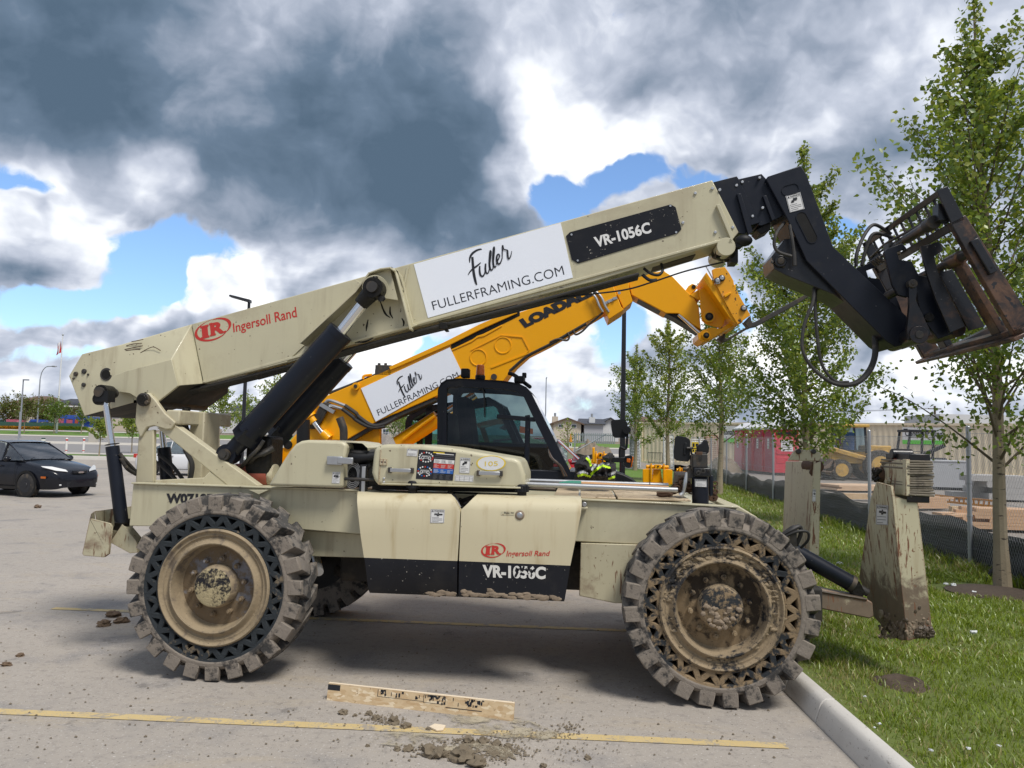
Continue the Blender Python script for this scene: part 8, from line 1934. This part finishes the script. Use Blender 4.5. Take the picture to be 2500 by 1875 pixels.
# houses
plain('siding_grey', (.42, .43, .46), .7, var=.04); plain('siding_tan', (.56, .49, .40), .7, var=.04); plain('siding_white', (.62, .63, .64), .7, var=.03); plain('siding_beige', (.60, .53, .43), .7, var=.04); plain('roof_brown', (.13, .085, .06), .85, var=.15, vs=6); plain('roof_slate', (.055, .06, .075), .85, var=.15, vs=6); plain('window_dark', (.05, .065, .08), .15, var=.2); plain('trim_white', (.74, .74, .75), .5, var=.03)
def house(label, u0, u1, v_eave, v_ridge, v_base, Y, wall, roof, wins, gable='hip', depth=9, chimney=None, group='houses behind the lots', ridge=(.3, .7), oh=.4):
    a, c = at_y(u0, v_base, Y), at_y(u1, v_base, Y); zb = min(a.z, tz(Y)) ; ze = at_y((u0 + u1) / 2, v_eave, Y).z; zr = at_y((u0 + u1) / 2, v_ridge, Y).z; x0, x1 = a.x, c.x
    T = thing('house', label, 'house', Matrix.Translation((x0, Y, zb)), group)
    b = MB(None, wall); b.loft([Vector((x0, Y, zb)), Vector((x1, Y, zb)), Vector((x1, Y + depth, zb)), Vector((x0, Y + depth, zb))], [Vector((x0, Y, ze)), Vector((x1, Y, ze)), Vector((x1, Y + depth, ze)), Vector((x0, Y + depth, ze))])
    if gable == 'front': b.poly([Vector((x0, Y, ze)), Vector((x1, Y, ze)), Vector(((x0 + x1) / 2, Y, zr - .15))])
    b.build('wall', T); b = MB(None, roof); e = [Vector((x0 - oh, Y - oh, ze)), Vector((x1 + oh, Y - oh, ze)), Vector((x1 + oh, Y + depth + oh, ze)), Vector((x0 - oh, Y + depth + oh, ze))]
    if gable == 'front':
        m0, m1 = Vector(((x0 + x1) / 2, Y - oh, zr)), Vector(((x0 + x1) / 2, Y + depth + oh, zr)); th = Vector((0, 0, .18))
        b.prism([e[0], m0, m1, e[3]], -th); b.prism([m0, e[1], e[2], m1], -th)
    elif gable == 'side':
        m0, m1 = Vector((x0 - oh, Y + depth / 2, zr)), Vector((x1 + oh, Y + depth / 2, zr)); b.poly([e[0], e[1], m1, m0]); b.poly([m0, m1, e[2], e[3]]); b.poly([e[0], m0, e[3]], wall); b.poly([e[1], e[2], m1], wall); b.poly([p - Vector((0, 0, .02)) for p in e])
    else:
        m0, m1 = Vector((x0 + (x1 - x0) * ridge[0], Y + depth / 2, zr)), Vector((x0 + (x1 - x0) * ridge[1], Y + depth / 2, zr)); b.poly([e[0], e[1], m1, m0]); b.poly([e[1], e[2], m1]); b.poly([e[2], e[3], m0, m1]); b.poly([e[3], e[0], m0]); b.prism(e, Vector((0, 0, -.2)), 'trim_white')
    b.build('roof', T)
    for (w0, w1, v0, v1) in wins:
        p, q = at_y(w0, v1, Y - .02), at_y(w1, v0, Y - .02); f = MB(None, 'trim_white'); cx, cz, ww, hh = (p.x + q.x) / 2, (p.z + q.z) / 2, q.x - p.x, q.z - p.z; f.box((cx, Y - .03, cz), (ww + .16, .08, hh + .16)); fo = f.build('window', T); g = MB(None, 'window_dark'); g.box((cx - ww * .26, Y - .08, cz), (ww * .46, .03, hh)); g.box((cx + ww * .26, Y - .08, cz), (ww * .46, .03, hh)); g.build('pane', fo)
    if chimney: u, v = chimney; p = at_y(u, v, Y + 1); b = MB(None, wall if wall != 'siding_grey' else 'siding_white'); b.box((p.x, Y + 1.0, (p.z + ze) / 2 - .5), (.8, .8, p.z - ze + 1)); b.cyl((p.x, Y + 1, p.z), (p.x, Y + 1, p.z + .5), .15, mat='zinc'); b.build('chimney', T)
    return T
house('brown-roofed house behind the brownish trees at the far left', 18, 118, 985, 963, 1045, 118, 'siding_tan', 'roof_brown', ((40, 48, 995, 1006), (70, 80, 995, 1006)), ridge=(.25, .6)); house('grey house with dark slate hip roof behind the flagpole', 108, 196, 990, 970, 1045, 112, 'siding_grey', 'roof_slate', ((167, 177, 992, 1002), (130, 140, 992, 1002)), ridge=(.2, .45))
house('pale house with a tan fence showing below the rear end of the boom', 262, 345, 1010, 985, 1040, 118, 'siding_white', 'roof_slate', ((290, 297, 1022, 1035), (300, 307, 1022, 1035)))
house('white house with slate roof and window left of the black lamp post', 542, 600, 1004, 984, 1045, 105, 'siding_white', 'roof_slate', ((562, 574, 1008, 1018), (548, 556, 1030, 1040)), ridge=(.2, .5)); house('white house with a steep slate roof right of the black lamp post', 602, 668, 1004, 990, 1048, 98, 'siding_white', 'roof_slate', ((610, 618, 1010, 1020),), ridge=(.5, .9))
house('tan house with white-framed window seen under the yellow boom', 905, 985, 1030, 1008, 1075, 80, 'siding_tan', 'roof_brown', ((935, 949, 1048, 1061),), 'front'); house('beige gabled house with chimney right of the cab pillar', 1351, 1418, 1034, 1019, 1066, 105, 'siding_beige', 'roof_brown', ((1364, 1374, 1037, 1043), (1396, 1406, 1037, 1044)), 'front', chimney=(1355, 1017)); house('grey house with slate roof and white chimney next to the beige gabled house', 1426, 1472, 1035, 1020, 1066, 105, 'siding_grey', 'roof_slate', (), 'side', chimney=(1445, 1019)); house('white narrow house wall beside the grey house, partly behind the farthest poplar', 1470, 1510, 1036, 1019, 1067, 108, 'siding_white', 'roof_slate', (), 'front')
house('brown hipped roof showing over the container left of the yellowish poplar', 1556, 1608, 1031, 1015, 1060, 130, 'siding_beige', 'roof_brown', ()); house('small brown roof showing over the container right of the yellowish poplar', 1612, 1660, 1031, 1017, 1060, 135, 'siding_beige', 'roof_brown', ())
b = MB(None, 'siding_white'); a, c = at_y(2295, 1030, 110), at_y(2520, 1030, 110); b.box(((a.x + c.x) / 2, 115, 3.5), (c.x - a.x, 10, 2 * (at_y(2400, 1013, 110).z - 3.5))); tag(b.build('warehouse'), 'long low pale flat-roofed warehouse beyond the containers', 'warehouse')
T = thing('power_pole', 'wooden power pole with crossarm far beyond the container sign', 'power pole', Matrix.Translation(at_y(2283, 1040, 130))); a = at_y(2283, 1045, 130); c = at_y(2283, 991, 130); c.x = a.x; b = MB(None, 'twig'); b.cyl(a, c, .18, n=8); b.build('pole', T); b = MB(None, 'twig'); b.bar(c + Vector((-1.1, 0, -.5)), c + Vector((1.1, 0, -.5)), .15, .15); b.build('crossarm', T); b = MB(None, 'ink'); [b.tube([c + Vector((x, 0, -.4)), c + Vector((x - 20, 3, -1.3)), c + Vector((x - 45, 6, -.4))], .025, 4) for x in (-1, 1)]; b.build('wire', T)
b = MB(None, 'siding_tan'); a, c = at_y(270, 1045, 100), at_y(345, 1045, 100); b.box(((a.x + c.x) / 2, 100, tz(100) + .8), (c.x - a.x, .15, 1.6)); tag(b.build('board_fence'), 'plain tan board fence below the pale house at the left', 'fence'); b = MB(None, 'zinc'); a, c = at_y(870, 1065, 74), at_y(985, 1065, 74)
for k in range(24): x = a.x + (c.x - a.x) * k / 23; b.cyl((x, 74, 0), (x, 74, 2.3), .03, n=5)
for z in (.4, 1.3, 2.2): b.cyl((a.x, 74, z), (c.x, 74, z), .03, n=5)
tag(b.build('site_fence'), 'pale rail fence in front of the tan house under the yellow boom', 'fence'); b = MB(None, 'pole_grey'); a, c = at_y(1402, 1072, 92), at_y(1500, 1072, 92)
for k in range(20): x = a.x + (c.x - a.x) * k / 19; b.box((x, 92, 2.1), (.12, .1, 1.5))
for z in (1.7, 2.6): b.box(((a.x + c.x) / 2, 92.06, z), (c.x - a.x, .06, .12))
tag(b.build('rail_fence'), 'grey post and rail fence in front of the two far houses', 'fence')
# playground
plain('play_blue', (.03, .09, .40), .5, var=.12); plain('play_pink', (.50, .12, .18), .5, var=.12); plain('play_purple', (.30, .06, .22), .5, var=.15); plain('play_red', (.48, .10, .05), .5, var=.12); plain('flower_yellow', (.66, .40, .02), .8, var=.3, vs=3); plain('play_green', (.03, .09, .07), .7, var=.2)
def rect(b, u0, u1, v0, v1, Y, mat, dep=.3): p, q = at_y(u0, v1, Y), at_y(u1, v0, Y); b.box(((p.x + q.x) / 2, Y + dep / 2, (p.z + q.z) / 2), (q.x - p.x, dep, q.z - p.z), mat)
Yp = 98
def play(label, parts, kind='playground_frame'):
    T = thing(kind, label, 'play frame', Matrix.Translation(at_y(parts[0][1], 1048, Yp)), 'play equipment in the playground')
    for nm, u0, u1, v0, v1, m, d in parts: b = MB(None, m); rect(b, u0, u1, v0, v1, Yp + d, m, .4 if nm != 'roof' else 2.5); b.build(nm, T)
play('big blue-roofed play frame with pink and red wall panels behind the flagpole', (('panel', 141, 157, 1022, 1040, 'play_pink', 0), ('panel', 157, 176, 1025, 1037, 'play_pink', .3), ('panel', 178, 193, 1024, 1038, 'play_red', .1), ('roof', 147, 192, 1014, 1022, 'play_blue', .5), ('post', 155, 158.5, 1018, 1047, 'play_blue', -.3), ('post', 176, 179, 1018, 1047, 'play_blue', -.3), ('post', 190, 192, 1018, 1047, 'play_blue', -.3)))
play('deep blue play tower below the rear end of the boom', (('wall', 204, 229, 1022, 1042, 'play_blue', 1), ('roof', 203, 226, 1018, 1023, 'play_blue', .6))); play('purple and pink playhouse at the far left behind the sign pole', (('wall', 14, 35, 1029, 1042, 'play_purple', 0), ('roof', 15, 34, 1024, 1030, 'play_pink', -.4), ('panel', 34, 46, 1030, 1040, 'pole_white', .2))); play('domed blue play shelter between the two nearest street trees', (('wall', 70, 92, 1028, 1042, 'play_blue', 0), ('roof', 73, 89, 1024, 1029, 'play_blue', -.2))); play('blue slide at the left edge of the scene', (('chute', -12, 11, 1030, 1041, 'play_blue', 0), ('side', -12, 6, 1026, 1031, 'bollard_green', .2)))
b = MB(None, 'play_green'); a, c = at_y(-40, 1046, 96.5), at_y(200, 1046, 96.5); b.box(((a.x + c.x) / 2, 96.5, tz(96.5) + .45), (c.x - a.x, .1, .9)); tag(b.build('low_fence'), 'low dark green mesh fence in front of the playground', 'fence')
V_ = []; F_ = []; r3 = np.random.default_rng(31)
for k in range(1500):
    u = r3.uniform(-30, 155); Y = r3.uniform(95.2, 96.3); p = at_y(u, 1045, Y); z = tz(Y) + r3.uniform(0, .35); s = .10; o_ = len(V_); V_ += [(p.x - s, Y, z), (p.x, Y - s, z + s), (p.x + s, Y, z), (p.x, Y + s, z + s * .5)]; F_ += [(o_, o_ + 1, o_ + 2), (o_, o_ + 2, o_ + 3)]
o = quad_mesh('flowers', np.array(V_), np.array(F_), ['flower_yellow', 'leaf_olive', 'amber'], r3.choice([0, 0, 0, 1, 2], len(F_))); tag(o, 'bed of yellow flowers along the path before the playground', 'flowers', kind='stuff')
V_ = []; F_ = []
for k in range(13):
    u = 108 + k * 8.2; p = at_y(u, 1056, 90.6); 
    for j in range(130): q = Vector(r3.normal(0, 1, 3)).normalized() * r3.uniform(.25, .52); q = Vector((p.x + q.x * 1.1, 90.6 + q.y, tz(90.6) + .25 + abs(q.z) * .8)); s = .09; o_ = len(V_); V_ += [(q.x - s, q.y, q.z), (q.x, q.y - s, q.z + s), (q.x + s, q.y, q.z)]; F_ += [(o_, o_ + 1, o_ + 2)]
o = quad_mesh('low_shrubs', np.array(V_), np.array(F_), ['leaf_green', 'leaf_dark'], r3.integers(0, 2, len(F_))); tag(o, 'strip of low clipped shrubs along the grass bank', 'shrubs', kind='stuff')
# street trees
BUSH = [(0, .2), (.25, 1.0), (.5, 1.0), (.75, .7), (1, .25)]
def stree(label, u, vb, vt, Y, rad, n, mats, seed, leaf=.16, h0=.28, tr=.06, probs=(.5, .35, .15)):
    a = at_y(u, vb, Y); a = Vector((a.x, Y, tz(Y) if Y > 47 else 0)); h = at_y(u, vt, Y).z - a.z
    tree('street_tree', a, h, [(p, q * rad) for p, q in BUSH], n, leaf, label, 'young street trees on the far side', mats, probs, seed, tr, 30, h0, up=.8, lime_top=False)
gm = ('leaf_green', 'leaf_dark', 'leaf_lime'); bm_ = ('leaf_olive', 'leaf_brown', 'leaf_green')
stree('olive street tree with dark trunk beside the bare sign pole', 59, 1067, 972, 84, 1.9, 1500, bm_, 41); stree('green street tree in front of the flagpole', 132, 1064, 978, 85, 1.9, 1500, ('leaf_green', 'leaf_dark', 'leaf_olive'), 42); stree('slim green street tree at the tail of the cream boom', 198, 1061, 978, 86, 1.1, 900, gm, 43)
stree('small bright tree by the kerb, left of the chrome leveling rod', 241, 1108, 1018, 50, 1.15, 900, ('leaf_green', 'leaf_lime', 'leaf_dark'), 44, .15, .45, .05); stree('thin bright tree right of the chrome leveling rod', 320, 1098, 1010, 56, 1.0, 800, ('leaf_green', 'leaf_lime', 'leaf_dark'), 45, .14, .4, .05); stree('thin tree on the bank behind the boom tower post', 309, 1057, 1018, 88, 1.0, 600, gm, 46)
for i, (u, vt, rad, lb) in enumerate(((8, 990, 2.6, 'brownish tree at the left edge behind the playground'), (38, 992, 2.4, 'brownish tree just left of the olive street tree'), (88, 984, 2.8, 'brown-leaved tree between the sign pole and the flagpole'), (112, 996, 2.0, 'rusty-leaved tree just left of the flagpole'), (160, 995, 2.0, 'dark olive tree in front of the slate-roofed house'))):
    stree(lb, u, 1046, vt, 104 + i, rad, 1300, bm_, 60 + i, .24, .15, .1)
stree('leafy tree behind the boom tower in front of the white house', 535, 1075, 950, 62, 2.4, 2000, ('leaf_green', 'leaf_lime', 'leaf_dark'), 71, .16); stree('thin leafy tree right of the black lamp post before the white houses', 597, 1075, 963, 70, 1.4, 1200, gm, 72, .15); stree('yellowish tree showing above the lift cylinder', 664, 1100, 915, 58, 2.3, 1600, ('leaf_lime', 'leaf_green', 'leaf_olive'), 73, .16); stree('young tree seen between the yellow boom and the yellow cab', 973, 1090, 985, 56, 1.7, 1500, gm, 74, .13); stree('leafy tree through the gap left of the cream cab', 1020, 1080, 1000, 60, 2.0, 1500, gm, 75, .15)
stree('spindly tree with small yellow leaves in front of the beige gabled house', 1385, 1095, 1020, 50, .9, 260, ('leaf_lime', 'leaf_green', 'leaf_brown'), 76, .11)
# orange digger seen through the cab glass
Ye = 34; a = at_y(1235, 1130, Ye); F = Matrix.Translation((a.x, Ye, 0)); T = thing('mini_digger', 'orange digger with lettered boom seen through the cream cab windows', 'digger', F.copy())
b = MB(None, 'digger_orange' if 'digger_orange' in MATS else 'orange_metal'); plain('digger_orange', (.62, .13, .03), .5, var=.08); b.cur = 'digger_orange'
q = [at_y(u, v, Ye) for u, v in (zM(620, 190), zM(760, 150), zM(940, 120), zM(1035, 140), zM(990, 195), zM(900, 200), zM(760, 240), zM(650, 245))]; b.prism(q, Ys(.3)); b.prism([at_y(u, v, Ye) for u, v in (zM(1210, 220), zM(1390, 260), zM(1390, 330), zM(1210, 310))], Ys(.8)); e_ = at_y(*zM(690, 215), Ye) + Ys(.15); b.bar(e_, Vector((a.x - .5, Ye + .6, .7)), .22, .26, up=(0, 1, 0)); b.build('boom', T)
b = MB(None, 'white_ink'); b.text('Kubota', [at_y(*zM(695, 245), Ye - .02), at_y(*zM(805, 215), Ye - .02), at_y(*zM(800, 190), Ye - .02), at_y(*zM(692, 216), Ye - .02)], bold=.02); b.build('boom_lettering', T)
b = MB(None, 'ink'); b.prism([at_y(u, v, Ye - .1) for u, v in (zM(930, 250), zM(1090, 135), zM(1100, 160), zM(1020, 280))], Ys(.4)); b.prism([at_y(u, v, Ye + .5) for u, v in (zM(1095, 150), zM(1220, 140), zM(1220, 300), zM(1095, 290))], Ys(.6), 'teal_glass'); b.box((a.x + .3, Ye + .6, .45), (2.6, 1.4, .6)); b.build('cab', T)
b = MB(None, 'play_green'); plain('tank_green', (.20, .30, .22), .6, var=.1); b.cur = 'tank_green'; p = [at_y(u, v, 22) for u, v in (zM(1110, 400), zM(1185, 310), zM(1270, 340), zM(1500, 430), zM(1500, 560), zM(1110, 560))]; p[-1].z = 0; p[-2].z = 0; b.prism(p, Ys(1.2)); [b.box(at_y(*zM(1235, y_), 21.97), (.28, .02, .05), 'paper') for y_ in (405, 425, 445)]; tag(b.build('site_generator', None, .03), 'grey-green site generator with white louvres behind the steering wheel', 'generator')
